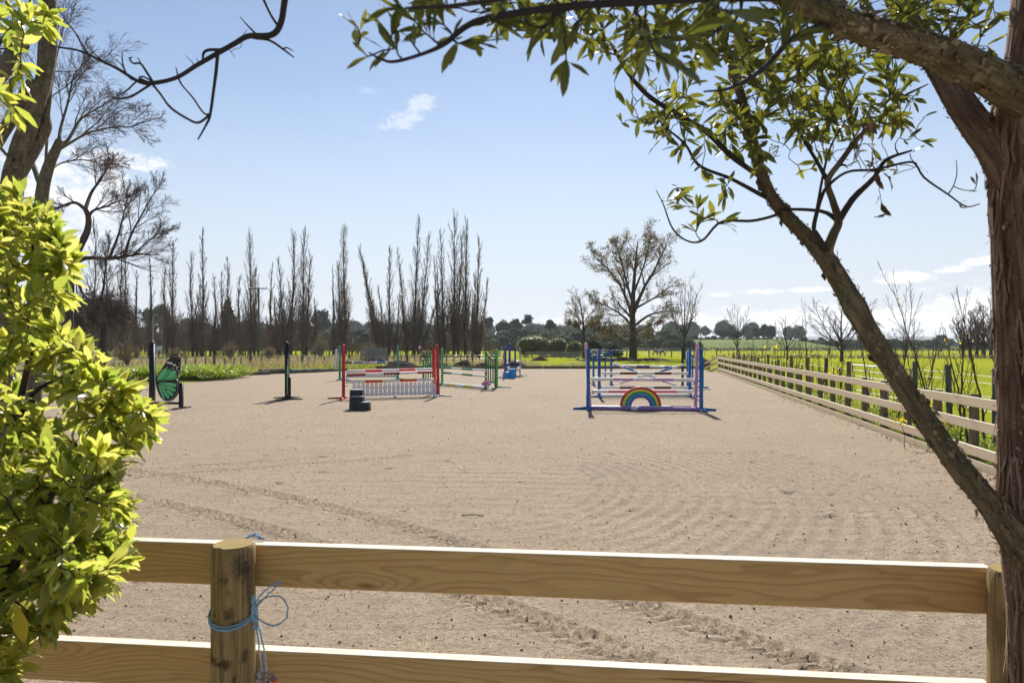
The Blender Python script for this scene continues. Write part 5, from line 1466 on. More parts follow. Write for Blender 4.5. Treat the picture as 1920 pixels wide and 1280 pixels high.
def scrub(label, px, top, Y, w, mat='scrub', twiggy=True, z0=0.0):
    b = P(px, HZ, Y); b[2] = z0; H = CH - (top - HZ) / F * Y - z0; W = w / F * Y / 2
    th = thing('scrub_bush', label, 'bush', tuple(b), 'scrub bushes along the back boundary')
    n = 60; base = np.repeat(b[None], n, 0); a = rng.random(n) * 6.28; q = rng.random(n) ** .5
    e = b + np.column_stack([np.cos(a) * W * q, np.sin(a) * W * q, H * (1 - .55 * q ** 2) * rng.uniform(.7, 1.05, n)])
    Pt = np.stack([base, base * .5 + e * .5 + [0, 0, H * .18], e], 1); R = np.tile([.018, .012, .007], (n, 1))
    C = grow(Pt, R, 9, .25, 1, (.3, .9), (.2, .45), (0, 0, .04), .1, .6, 4, .4, .4, rmin=.006)
    g = Geo()
    for c in ((Pt, R), C): V, Q, A = tubes(c[0], c[1], 3); g.add(V, Q)
    link('twigs', g.mesh('twigs', [MT['twig_far']]), th)
    tp = C[0][:, 1:].reshape(-1, 3); k = rng.choice(len(tp), 1500); q = tp[k] + rng.normal(0, .06, (1500, 3))
    V, Fq = place(KITE, q, rdir(1500), rdir(1500), rng.uniform(.05, .11, 1500))
    link('foliage', np_mesh('foliage', V, [Fq], MT[mat]), th)
for a in (('olive brown round scrub bush left of the tall black post', 238, 637, 62, 56), ('small scrub bush in front of the broad brushy poplar', 330, 652, 74, 34), ('rounded scrub bush by the foot of the power pole', 432, 641, 82, 34),
          ('low scrub bush right of the power pole', 505, 648, 82, 34), ('rusty scrub bush left of the slatted trailer', 602, 632, 88, 34), ('grassy brown scrub bush behind the slatted trailer', 697, 642, 80, 50),
          ('dark scrub bush by the round road sign', 800, 655, 82, 26), ('reddish scrub bush behind the right green wing', 928, 655, 92, 24), ('dark scrub clump at the foot of the fence bend', 1322, 672, 54, 18)):
    scrub(*a)
# weeping willow: a dome of drooping dark twigs
wb = P(192, 664, 58.0); wb[2] = 0
th = thing('weeping_tree', 'dark dome of drooping bare twigs of a weeping tree left of the scrub bush', 'tree', tuple(wb))
g = Geo(); g.tube([wb, wb + [0, 0, 2.5], wb + [.4, 0, 5]], [.3, .22, .08], 8)
link('trunk', g.mesh('trunk', [MT['bark_far']], True, True), th)
n = 46; a = rng.random(n) * 6.28; q = .15 + .85 * rng.random(n) ** .6
top = wb + np.column_stack([np.cos(a) * 3.2 * q, np.sin(a) * 3.0 * q, 5.9 - 2.1 * q ** 2])
Pt = np.stack([np.repeat((wb + [.2, 0, 3.4])[None], n, 0), top * .55 + (wb + [0, 0, 4.6]) * .45 + [0, 0, .5], top], 1); R = np.tile([.07, .045, .025], (n, 1))
C1 = grow(Pt, R, 12, .2, 1, (.5, 1.2), (.3, .6), (0, 0, -.25), .1, .5, 6, .4, .2, rmin=.014)
C2 = grow(*C1, 7, .1, 1, (.3, 1.0), (.5, 1.0), (0, 0, -.6), .12, .6, 6, .5, .2, rmin=.010)
g = Geo()
for c in ((Pt, R), C1, C2): V, Q, A = tubes(c[0], c[1], 3); g.add(V, Q)
link('crown', g.mesh('crown', [MT['twig_dark']]), th)
# birches behind the shrub
def B1(px, py, dy=0): return P(px, py, 17.0 + dy)
b = P(60, 752, 17.0); b[2] = 0
broad('pale barked birch with fine drooping twigs rising behind the mossy trunk', 'birch_tree', b,
      [([b, B1(72, 480), B1(78, 370), B1(90, 315), B1(106, 278), B1(112, 262)], .20, .085),
       ([B1(106, 280), B1(128, 262, .3), B1(150, 225, .8), B1(180, 205, 1), B1(230, 175, 1.5)], .05, .008),
       ([B1(104, 284), B1(125, 272, -.3), B1(165, 250, -.6), B1(215, 238, -1), B1(246, 238, -1)], .042, .006),
       ([B1(110, 266), B1(115, 235, .5), B1(128, 190, .8), B1(140, 140, 1), B1(170, 110, 1)], .045, .006),
       ([B1(84, 340), B1(90, 230, 1), B1(96, 170, 1), B1(108, 100, 1.5), B1(120, 50, 1.5)], .04, .008),
       ([B1(80, 360), B1(40, 250, 1.5), B1(10, 180, 2), B1(-30, 120, 2)], .07, .008),
       ([B1(92, 320), B1(118, 305, 1), B1(160, 300, 1), B1(200, 310, 1)], .03, .005)], .2,
      (9, 7, 5, 4), (.25, .75), ((.30, .55), (.35, .65), (.4, .8), (.5, 1.0)), (0, 0, .03), 'bark_pale', 'twig_birch', .0045, droop=.30, wob=.07, skip_first=True)
def B2(px, py, dy=0): return P(px, py, 27.0 + dy)
b = P(128, 737, 27.0); b[2] = 0
broad('old bare tree with a long level limb above the weeping tree', 'bare_tree', b,
      [([b, B2(128, 600), B2(134, 500), B2(148, 465), B2(163, 435), B2(166, 408), B2(158, 388)], .20, .085),
       ([B2(132, 500), B2(160, 484, .4), B2(200, 485, .6), B2(232, 482, .8), B2(258, 476, 1), B2(300, 478, 1)], .10, .015),
       ([B2(164, 412), B2(175, 395, .5), B2(205, 385, 1), B2(250, 362, 1.5)], .07, .01),
       ([B2(160, 392), B2(140, 380, -.5), B2(112, 388, -1), B2(96, 396, -1)], .08, .01),
       ([B2(160, 392), B2(172, 360, 1), B2(190, 335, 1), B2(205, 305, 1)], .08, .01),
       ([B2(232, 482, .8), B2(246, 440, 1), B2(270, 395, 1.5), B2(296, 350, 2)], .06, .01),
       ([B2(205, 484, .7), B2(222, 440, 1.5), B2(232, 400, 2), B2(240, 365, 2)], .06, .01),
       ([B2(148, 530), B2(156, 552, -.5), B2(172, 562, -1), B2(190, 560, -1)], .06, .02),
       ([B2(188, 562, -1), B2(194, 540, -1), B2(198, 500, -1), B2(206, 460, -1)], .05, .01),
       ([B2(250, 478, 1), B2(280, 450, 1), B2(312, 430, 1.5)], .04, .008)], .3,
      (9, 7, 5, 3), (.25, .75), ((.32, .6), (.35, .65), (.45, .8), (.5, .9)), (0, 0, .05), 'bark_far', 'twig_birch', .0062, droop=.05, wob=.07, skip_first=True)

# --- power line
pp = P(485, 668, 94.0); pp[2] = 0
th = thing('power_pole', 'wooden power pole with a crossarm among the bare poplars', 'power pole', tuple(pp))
tp = P(485, 538, 94.0)
g = Geo(); g.tube([pp - [0, 0, .2], tp], [.17, .12], 10); link('pole', g.mesh('pole', [MT['post_green']], True), th)
g = Geo(); g.bar(P(467, 541, 94.0), P(501, 541, 94.0), .12, .12); link('crossarm', g.mesh('crossarm', [MT['post_green']]), th)
for px in (469, 476, 494, 500):
    q = P(px, 540, 94.0); V, Q = lathe([(.05, 0), (.07, .08), (.04, .16), (0, .2)], 8); g = Geo(); g.add(V + q, Q); link('insulator', g.mesh('insulator', [MT['grey']]), th)
for px in (474, 496):
    g = Geo(); g.bar(P(px, 543, 93.9), P(485, 552, 93.9), .04, .04); link('stay', g.mesh('stay', [MT['steel']]), th)
for k, (px, ex, ey) in enumerate(((469, 120, 521), (476, 130, 525), (500, 150, 529))):
    a, e = P(px, 538, 94.0), P(ex, ey, 70)
    w = tag(link('power_wire', Geo().tube(resample([a, (a + e) / 2 - [0, 0, .5], e], 24), .008, 4, cap=False).mesh('power_wire', [MT['steel']])), ['leftmost of the wires running left from the power pole crossarm', 'middle wire running left from the power pole crossarm', 'rightmost wire running left from the power pole crossarm'][k], 'wire', 'power wires')
for k, ((x1, y1), (x2, y2), Y) in enumerate((((300, 596), (835, 601), 112), ((690, 589), (850, 587), 124))):
    a, e = P(x1, y1, Y), P(x2, y2, Y)
    tag(link('overhead_wire', Geo().tube(resample([a, (a + e) / 2 - [0, 0, .3], e], 24), .009, 4, cap=False).mesh('overhead_wire', [MT['steel']])), ['low overhead wire crossing the whole poplar row', 'short overhead wire behind the right hand poplars'][k], 'wire')

# --- shed, sign board, light pole behind the butterfly
sY = 150.0; s0 = P(297, HZ, sY); s0[2] = 0
th = thing('shed', 'small white roofed shed behind the black post of the butterfly wing', 'shed', tuple(s0))
hz_ = CH - (641 - HZ) / F * sY
g = Geo(); g.box(s0 + [.2, 0, hz_ / 2], (3.6, 3, hz_)); link('wall', g.mesh('wall', [MT['grey']]), th)
g = Geo(); g.prism(np.array([(-2.3, 0), (2.3, 0), (2.2, .55), (-1.6, .75)]), -1.8, 1.8)
link('roof', g.mesh('roof', [MT['white']]), th).matrix_basis = Matrix.Translation(s0 + [0.2, 0, hz_ + .005])
g = Geo(); g.box(s0 + [-.6, -1.51, hz_ * .4], (1.0, .04, hz_ * .8)); link('door', g.mesh('door', [MT['teal']]), th)
sb = G(298, 668, 0.0); sb = P(298, HZ, 84.0); sb[2] = 0
th = thing('sign_board', 'pale blue white sign board on two legs in front of the shed', 'sign', tuple(sb))
g = Geo(); g.box(sb + [0, 0, CH - (653 - HZ) / F * 84], (.74, .03, .58)); link('panel', g.mesh('panel', [plain('sign_white', (.62, .70, .80), .5, .3)]), th)
for s in (-.26, .26):
    g = Geo(); g.bar(sb + [s, .03, 0], sb + [s, .03, 1.7], .05, .05, up=(0, 1, 0)); link('leg', g.mesh('leg', [MT['white']]), th)
lp = P(287, HZ, 90.0); lp[2] = 0
th = thing('lamp_post', 'slender grey lamp post rising behind the butterfly wing', 'lamp post', tuple(lp))
t_ = P(287, 592, 90.0)
g = Geo(); g.tube([lp, t_], [.09, .06], 8); link('pole', g.mesh('pole', [MT['grey']], True), th)
g = Geo(); g.tube([t_, t_ + [.3, 0, .12], t_ + [.6, 0, .1]], [.04, .04, .07], 6); link('lamp_arm', g.mesh('lamp_arm', [MT['grey']]), th)
# white gate marker between poplars, far house at right
hb = P(1852, HZ, 420.0); hb[2] = 0
# round road sign
rs = P(787, HZ, 72.0); rs[2] = 0
th = thing('road_sign', 'round white road sign with a red ring on a thin post', 'sign', tuple(rs))
zc = CH - (651 - HZ) / F * 72
g = Geo(); g.tube([rs, rs + [0, .03, zc + .1]], .025, 6); link('post', g.mesh('post', [MT['steel']]), th)
def disc(name, r0, r1, y, mat, par):
    a = np.arange(32) * 2 * np.pi / 32; n = 32; i = np.arange(n); j = (i + 1) % n
    c = rs + [0, -y, zc]
    V = np.vstack([np.column_stack([r * np.cos(a), 0 * a + yy, r * np.sin(a)]) + c for r, yy in ((r0, 0), (r1, 0), (r0, .02), (r1, .02))])
    g = Geo(); g.add(V, np.vstack([np.stack([i, j, n + j, n + i], 1), np.stack([n + i, n + j, 3 * n + j, 3 * n + i], 1), np.stack([2 * n + i, 3 * n + i, 3 * n + j, 2 * n + j], 1)]))
    return link(name, g.mesh(name, [mat]), par)
MT['sign_pink'] = plain('faded_sign_face', (.74, .62, .62), .5, .3); MT['sign_red'] = plain('faded_sign_red', (.60, .12, .10), .5, .3)
disc('face', .001, .165, .02, MT['sign_pink'], th); disc('red_ring', .165, .225, .022, MT['sign_red'], th)
mkr = [(905, 652), (941, 652), (988, 655)]
for k, (px, top) in enumerate(((905.5, 648), (941.5, 648))):
    b = P(px, HZ, 80.0); b[2] = 0
    o = link('marker_post', Geo().tube([b, [b[0], b[1], CH - (top - HZ) / F * 80]], .03, 6).mesh('marker_post', [MT['white']]))
    tag(o, ['thin white marker post left of the right green wing', 'thin white marker post between the green wing and the navy standards'][k], 'post', 'white marker posts')

# --- slatted trailer, turned with one corner to the arena
tc_ = P(701, HZ, 60.0); tc_[2] = 0
th = thing('trailer', 'grey slatted stock trailer parked behind the teal jump', 'trailer', tuple(tc_))
a1 = math.radians(-38); ux = np.array([math.cos(a1), math.sin(a1), 0]); uy = np.array([-math.sin(a1), math.cos(a1), 0])
Lx, Ly, z0, z1 = 1.55, 1.55, .72, 1.66
crn = {(sx, sy): tc_ + ux * sx * Lx / 2 + uy * sy * Ly / 2 for sx in (-1, 1) for sy in (-1, 1)}
for k_, c in crn.items():
    board('corner_post', c + [0, 0, z0 - .1], c + [0, 0, z1 + .02], .07, .07, MT['grey_board'], th, 0, up=tuple(uy))
for (A_, B_, nn) in (((-1, -1), (1, -1), -uy), ((-1, -1), (-1, 1), -ux), ((1, -1), (1, 1), ux), ((-1, 1), (1, 1), uy)):
    for i in range(5):
        z = z0 + .06 + i * .20
        board('slat', crn[A_] + nn * .05 + [0, 0, z], crn[B_] + nn * .05 + [0, 0, z + rng.normal(0, .012)], .14, .03, MT['grey_board'], th, 0)
    m = (crn[A_] + crn[B_]) / 2 + nn * .015
    board('stake', m + [0, 0, z0 - .05], m + [0, 0, z1], .08, .04, MT['grey_board'], th, 0, up=tuple(nn))
g = Geo(); g.bar(tc_ - ux * .95 + [0, 0, .60], tc_ + ux * .95 + [0, 0, .60], 1.5, .14); link('chassis', g.mesh('chassis', [MT['iron']]), th)
for s in (-1, 1):
    c = tc_ + uy * s * .72 + [0, 0, .33]
    g = Geo(); g.tube([c - uy * .09, c + uy * .09], .33, 18); w = link('wheel', g.mesh('wheel', [MT['black']], False), th)
    g = Geo(); g.tube([c - uy * .10, c + uy * .10], .17, 14); link('rim', g.mesh('rim', [MT['grey']]), w)
g = Geo(); g.bar(tc_ + ux * .9 + [0, 0, .55], tc_ + ux * 1.9 + [0, 0, .42], .08, .08); link('drawbar', g.mesh('drawbar', [MT['iron']]), th)
g = Geo(); q = tc_ + ux * 1.0 - uy * .5; g.tube([q + [0, 0, 0], q + [0, 0, .62]], .07, 8); link('jack_leg', g.mesh('jack_leg', [MT['grey']]), th)

# --- soil heaps, pale stones, timber on the far edge
def heap(label, px, base, w, h, name='soil_heap', mat='soil', group='dark soil heaps behind the arena'):
    c = G(px, base); s = c[1] / F; W = w * s / 2; H = h * s
    n = 26; u = np.linspace(-1.15, 1.15, n); X, Y = np.meshgrid(u, u); r = np.hypot(X, Y)
    Z = H * np.clip(1 - r ** 1.7, 0, 1) ** .8 * (.7 + .6 * fbm(X * 3 + px, Y * 3 + px, 4)) - .04
    i = np.arange(n - 1)[:, None] * n; j = np.arange(n - 1)[None, :]
    me = np_mesh(name, np.column_stack([(X * W).ravel(), (Y * W * .7).ravel(), Z.ravel()]), [np.stack([i + j, i + j + 1, i + j + 1 + n, i + j + n], -1).reshape(-1, 4)], MT[mat])
    o = link(name, me); o.location = (c[0], c[1] + W * .6, 0)
    return tag(o, label, 'soil heap', group)
heap('largest dark soil heap, behind the right half of the red jump', 748, 690.5, 74, 15)
heap('dark soil heap between the red standards and the light green standard', 818, 689, 60, 11)
heap('rounded dark soil heap behind the middle of the green poles', 868, 689, 52, 13)
heap('dark soil heap just left of the right green wing', 905, 689.5, 36, 11)
heap('dark soil heap behind the navy standards', 962, 690, 60, 13)
heap('low dark soil heap behind the slim grey standard', 1012, 676, 34, 8)
heap('low black mound left of the blue slatted wings', 1122, 677, 70, 9)
heap('low black mound between the crossed poles and the large tree', 1168, 676, 50, 7)
heap('flat mound at the foot of the large autumn tree', 1225, 676, 90, 5)
for k, (px, py) in enumerate(((1083, 674), (760, 686), (748, 690))):
    c = G(px, py); V, Q = lathe([(.0, 0), (.22, .05), (.26, .16), (.17, .28), (0, .33)], 9); V = V + rng.normal(0, .02, V.shape)
    o = link('pale_stone', np_mesh('pale_stone', V, [Q], MT['grey'])); o.location = tuple(c)
    tag(o, ['pale stone by the low black mound near the rusty tree', 'pale stone on top of the largest soil heap', 'pale stone at the foot of the largest soil heap'][k], 'stone', 'pale stones')
for k in range(4):
    a, e = G(1020 + 16 * k, 688 - 1.2 * k), G(1090 + 3 * k, 687.4 - 1.4 * k)
    o = board('timber_plank', a + [0, 0, .05 + .06 * k], e + [0, 0, .05 + .06 * k], .06, .18, MT['pine_pale'], None, .003)
    tag(o, ['lowest and longest pale plank of the timber pile on the arena edge', 'second pale plank of the timber pile on the arena edge', 'third pale plank of the timber pile, near the top', 'topmost and shortest pale plank of the timber pile'][k], 'plank', 'pale planks on the arena edge')
ed = thing('sleeper_edging', 'dark timber sleepers edging the far side of the arena', 'edging', tuple(G(990, 692)))
xs = np.linspace(-11, 16, 13)
for a, b in zip(xs[:-1], xs[1:]):
    board('sleeper', [a + .02, 55.12, .11], [b - .02, 55.12 + rng.normal(0, .02), .11], .24, .12, MT['post_dark'], ed, .006)
# round logs edging the left side
LG = [((408, 707), (470, 703), .16), ((468, 703.5), (505, 702), .13), ((488, 702), (532, 699.5), .20), ((532, 700), (545, 699.5), .18), ((545, 700), (600, 697.5), .15), ((598, 697.5), (650, 695), .12)]
for k, (a, b, r) in enumerate(LG):
    p, q = G(*a), G(*b); g = Geo(); g.tube(resample([p + [0, 0, r * .8], (p + q) / 2 + [0, .05, r * .9], q + [0, 0, r * .8]], 8, .015), r, 10)
    o = link('log', g.mesh('log', [MT['bark_pale'] if k != 4 else MT['post_green']], True, True))
    tag(o, ['long thin log at the left end of the arena edging, by the strappy border', 'second log of the left edging, half sunk', 'thickest log of the left edging, left of the edge on wing', 'short log end beside the edge on black wing', 'grey green log just right of the edge on black wing', 'thin log at the right end of the left edging'][k], 'log', 'logs edging the left side of the arena')

# --- black cattle far off
def cow_mesh():
    bm = bmesh.new()
    J = [((0, 0, 1.05), .34), ((.55, 0, 1.1), .33), ((-.6, 0, 1.08), .32), ((.95, 0, 1.15), .2), ((1.2, 0, .85), .13), ((1.42, 0, .6), .09)]
    for sx, sy in ((.5, .2), (.5, -.2), (-.62, .2), (-.62, -.2)):
        J += [((sx, sy, .7), .13), ((sx + (.05 if sx < 0 else 0), sy, .38), .075), ((sx, sy, .0), .07)]
    E = [(0, 1), (0, 2), (1, 3), (3, 4), (4, 5)]
    for k in range(4): b = 6 + 3 * k; E += [(1 if k < 2 else 2, b), (b, b + 1), (b + 1, b + 2)]
    me = bpy.data.meshes.new('cow'); me.from_pydata([j[0] for j in J], E, [])
    o = bpy.data.objects.new('cow_skin', me); COL.objects.link(o)
    md = o.modifiers.new('s', 'SKIN')
    for v, j in zip(me.skin_vertices[0].data, J): v.radius = (j[1], j[1])
    me.skin_vertices[0].data[0].use_root = True
    o.modifiers.new('d', 'SUBSURF').levels = 1
    dg = bpy.context.evaluated_depsgraph_get(); r = bpy.data.meshes.new_from_object(o.evaluated_get(dg))
    bpy.data.objects.remove(o); r.materials.clear(); r.materials.append(MT['black']); return r
cm = cow_mesh()
for k, (px, Y, rz) in enumerate(((1229, 122, 20), (1242, 122, 200), (1660, 190, 170))):
    o = link('cow', cm); p = P(px, HZ, Y); o.location = (p[0], p[1], -.03); o.rotation_euler = (0, 0, math.radians(rz)); o.scale = (.8, .8, .8) if k < 2 else (1, 1, 1)
    tag(o, ['small black cow left of its neighbour under the large autumn tree', 'small black cow right of its neighbour under the large autumn tree', 'distant black cow alone in the field behind the leaning stem'][k], 'cow', 'black cattle in the fields')
hd = thing('hedge', 'dark low hedge line crossing the far green fields', 'hedge', (60, 236, 0))
lb = [(np.array([x, 236 + rng.normal(0, 1), .35]), np.array([2.2, 1.2, rng.uniform(.5, 1.0)])) for x in np.linspace(18, 175, 90)]
link('foliage', crown_geo(lb, 60, .5).mesh('foliage', [MT['forest']]), hd)
hd = thing('hedge', 'low brown hedge line in front of the nearer green field', 'hedge', (30, 100, 0))
lb = [(np.array([x, 100 + rng.normal(0, .6), .15]), np.array([1.2, .8, rng.uniform(.25, .55)])) for x in np.linspace(30, 92, 70)]
link('foliage', crown_geo(lb, 50, .25).mesh('foliage', [MT['scrub']]), hd)
hb = P(1850, HZ, 330.0); hb[2] = 0
th = thing('farm_building', 'low pale roofed farm building beyond the field at the far right', 'building', tuple(hb))
g = Geo(); g.box(hb + [0, 0, 1.6], (12, 6, 3.2)); link('wall', g.mesh('wall', [MT['grey']]), th)
g = Geo(); g.prism(np.array([(-6.4, 0), (6.4, 0), (6.2, .5), (0, 1.2), (-6.2, .5)]), -3.4, 3.4); link('roof', g.mesh('roof', [MT['white']]), th).matrix_basis = Matrix.Translation(hb + [0, 0, 3.22])

# --- strappy border, verge grass, weeds along the right fence
def strap_bed():
    n = 5200
    u = rng.random(n); 
    x = -21.8 + 6.3 * u; y = 36.6 + 6.0 * rng.random(n) + .5 * np.sin(u * 20)
    ok = ~((x > -16.6) & (y > 41)); x, y = x[ok], y[ok]; n = len(x)
    a = rng.random(n) * 6.28; 
    tm = leaf_tmpl(1, .085, 5, 0, .25, .55, .4)
    d = nrmz(np.column_stack([np.cos(a) * .8, np.sin(a) * .8, rng.uniform(.55, 1.3, n)])); nr = nrmz(np.column_stack([-np.cos(a), -np.sin(a), np.full(n, .8)]))
    ed = np.minimum.reduce([(x + 21.9), (-15.4 - x), (y - 36.5)]); hgt = np.clip(.55 + .5 * ed, .5, 1.0)
    V, Fq = place(tm, np.column_stack([x, y, .05 + .35 * rng.random(n) * hgt]), d, nr, rng.uniform(.5, .95, n) * hgt)
    return np_mesh('strap_leaved_border', V, [Fq], MT['strap'])
tag(link('strap_leaved_border', strap_bed()), kind='stuff')
def blades(name, xy, hmin, hmax, w, mat, z=-.02):
    n = len(xy); a = rng.random(n) * 6.28; l = rng.uniform(.1, .55, n)
    tm = blade_tmpl(w)
    d = nrmz(np.column_stack([np.cos(a) * l, np.sin(a) * l, np.ones(n)])); nr = nrmz(np.column_stack([-np.cos(a), -np.sin(a), l]))
    V, Fq = place(tm, np.column_stack([xy, np.full(n, z)]), d, nr, rng.uniform(hmin, hmax, n))
    return tag(link(name, np_mesh(name, V, [Fq], MT[mat])), kind='stuff')
n = 9000; x = rng.uniform(-28, -10.5, n); y = np.interp(x, [-28, -17.3, -13.5, -10.5], [44, 43.2, 51.6, 56.4]) + rng.gamma(1.4, 2.0, n)
blades('verge_grass', np.column_stack([x, y]), .2, .6, .05, 'grass')
n = 7000; x = rng.uniform(-40, -5, n); y = 60 + rng.random(n) * 48; blades('rough_grass', np.column_stack([x, y]), .3, .8, .10, 'dry_grass')
n = 3200; x = rng.uniform(-19, -12.5, n); y = np.interp(x, [-28, -17.3, -13.5, -10.5], [46, 46, 54, 57]) + rng.gamma(1.6, 2.2, n)
blades('dry_verge_grass', np.column_stack([x, y]), .4, 1.0, .04, 'dry_grass')
n = 4500; x = rng.uniform(-10.5, 14, n); y = 57.2 + rng.gamma(1.3, 3.0, n)
blades('far_verge_grass', np.column_stack([x, y]), .15, .45, .06, 'grass')
n = 1200; x = rng.normal(-1.2, 1.6, n); y = 60 + rng.normal(0, 1.2, n)
blades('far_dry_grass', np.column_stack([x, y]), .4, .9, .05, 'dry_grass')
n = 16000; Y = 7 + 42 * rng.random(n) ** 1.5; off = rng.gamma(2.0, .35, n) + .12
xy = np.column_stack([fence_x(Y) + off, Y]); xy[:, 1] -= off * .19
blades('fence_side_grass', xy, .08, .34, .03, 'grass', -.03)
n = 9000; Y = 7.5 + 34 * rng.random(n) ** 1.5; off = rng.gamma(1.6, .3, n) + .14
pos = np.column_stack([fence_x(Y) + off, Y - off * .19, rng.random(n) ** 2 * (.42 + .25 * np.sin(Y * 1.7)) + .01])
nr = nrmz(rng.normal(0, .5, (n, 3)) + [0, 0, 1])
V, Fq = place(leaf_tmpl(1, .65, 3, .03, .2, .2), pos, nrmz(np.cross(nr, rdir(n))), nr, rng.uniform(.035, .085, n))
tag(link('weeds', np_mesh('weeds', V, [Fq], MT['weed'])), kind='stuff')
# pasture tufts in the nearest part of the field
n = 22000; Y = 9 + 60 * rng.random(n) ** 1.6; off = 1.2 + 24 * rng.random(n) ** 1.2
blades('pasture_tufts', np.column_stack([fence_x(Y) + off, Y]), .06, .2, .09, 'grass', -.035)
# fallen leaves caught along the kickboard, and a single brown leaf on the sand
n = 420; Y = 7 + 18 * rng.random(n) ** 1.4; off = -.06 - rng.gamma(1.3, .10, n)
nr = nrmz(rng.normal(0, .35, (n, 3)) + [0, 0, 1])
V, Fq = place(leaf_tmpl(1, .45, 4, .06, .3, .3), np.column_stack([fence_x(Y) + off, Y, np.full(n, .02)]), nrmz(np.cross(nr, rdir(n))), nr, rng.uniform(.03, .06, n))
tag(link('leaf_litter', np_mesh('leaf_litter', V, [Fq], MT['dead_leaf'])), kind='stuff')
c = G(1555, 971, .02); V, Fq = place(leaf_tmpl(1, .7, 6, .05, .35, .4), np.zeros((1, 3)), np.array([[.9, .3, .1]]), np.array([[-.2, -.5, .8]]), np.array([.07]))
MT['fallen'] = plain('fallen_leaf', (.26, .15, .03), .7, .2, .3, 50)
o = link('fallen_leaf', np_mesh('fallen_leaf', V, [Fq], MT['fallen'])); o.location = tuple(c); tag(o, 'single brown fallen leaf on the open sand at the right', 'leaf')
c = G(885, 966, .012); o = link('stick', Geo().tube(resample([c - [.12, 0, 0], c + [0, .01, .006], c + [.13, -.01, 0]], 8, .002), .006, 5).mesh('stick', [MT['bark_dark']], True, True)); tag(o, 'short dark stick lying on the sand in mid arena', 'stick')

# brown thicket under the poplars, bare whips along the long fence
def thicket(name, xs, ys, hs, count, kids, rmin, mat, fz=0.0):
    b = np.column_stack([xs(count), ys(count), np.full(count, fz)]); H = hs(b)
    e = b + np.column_stack([rng.normal(0, .12, count) * H, rng.normal(0, .12, count) * H, H])
    Pt = np.stack([b, b * .6 + e * .4 + rng.normal(0, .03, (count, 3)) * H[:, None], e], 1); R = np.outer(np.full(count, rmin * 1.8), [1, .8, .4])
    g = Geo(); V, Q, A = tubes(Pt, R, 4); g.add(V, Q, 0, A)
    C = grow(Pt, R, kids, .12, .95, (.2, .6), (.25, .5), (0, 0, .12), .08, .6, 4, .4, .5, rmin=rmin)
    V, Q, A = tubes(C[0], C[1], 3); g.add(V, Q, 0, A)
    C = grow(*C, 2, .2, .95, (.2, .6), (.3, .6), (0, 0, .08), .08, .6, 3, .4, .5, rmin=rmin * .7)
    V, Q, A = tubes(C[0], C[1], 3); g.add(V, Q, 0, A)
    return tag(link(name, g.mesh(name, [MT[mat]])), kind='stuff')
thicket('brown_thicket', lambda n: rng.uniform(-92, -26, n), lambda n: rng.uniform(113, 128, n), lambda b: rng.uniform(3.5, 8.0, len(b)) * np.interp(b[:, 0], [-92, -45, -26], [1, .9, .45]), 520, 9, .030, 'twig_far')
thicket('low_thicket', lambda n: rng.uniform(-26, -2, n), lambda n: rng.uniform(112, 124, n), lambda b: rng.uniform(1.2, 3.4, len(b)), 130, 8, .028, 'twig_far')
def _fy(n): return 11 + 32 * rng.random(n) ** 1.1
_yy = _fy(70)
thicket('bare_whips', lambda n: fence_x(_yy) + rng.gamma(2.0, .45, n) + .25, lambda n: _yy, lambda b: rng.uniform(.8, 2.2, len(b)) * (.7 + .012 * b[:, 1]), 70, 4, .0045, 'bark_dark')
# --- saplings and yellow leaved shoots between the two right hand fences
def sapling(label, px, top, Y, lean=0.0, n=9, yel=0, r=.028, off=None):
    b = np.array([fence_x(Y) + (1.0 if off is None else off), Y, -.03]); b[0] = (px - CX) / F * Y
    H = (HZ - top) / F * Y + CH
    th = thing('sapling', label, 'sapling', tuple(b), 'bare saplings along the right fence')
    Pt, R = one([b, b + [lean * .2, 0, H * .3], b + [lean * .6, 0, H * .65], b + [lean, 0, H]], r, .003, 14, .012)
    C1 = grow(Pt, R, n, .15, .92, (.2, .5), (.22, .5), (0, 0, .10), .05, .5, 7, .25, .55, rmin=.006)
    C2 = grow(*C1, 5, .2, .95, (.3, .6), (.15, .4), (0, 0, .06), .06, .6, 4, .4, .4, rmin=.0042)
    g = Geo()
    V, Q, A = tubes(Pt, R, 6); g.add(V, Q, 0, A); link('stem', g.mesh('stem', [MT['bark_dark']], True, True), th)
    g = Geo()
    for c in (C1, C2): V, Q, A = tubes(c[0], c[1], 3); g.add(V, Q, 0, A)
    link('twigs', g.mesh('twigs', [MT['bark_dark']], False, True), th)
    yel = yel // 3
    if yel:
        tp = np.vstack([C1[0][:, 1:3].reshape(-1, 3)]); tp = tp[tp[:, 2] < 1.0] if (tp[:, 2] < 1.0).sum() > 5 else tp
        q = tp[rng.choice(len(tp), yel)] + rng.normal(0, .05, (yel, 3))
        V, Fq = place(leaf_tmpl(1, .6, 4, .02, .2, .2), q, rdir(yel), rdir(yel), rng.uniform(.04, .075, yel)); link('leaves', np_mesh('leaves', V, [Fq], MT['yellow_leaf']), th)['kind'] = 'stuff'
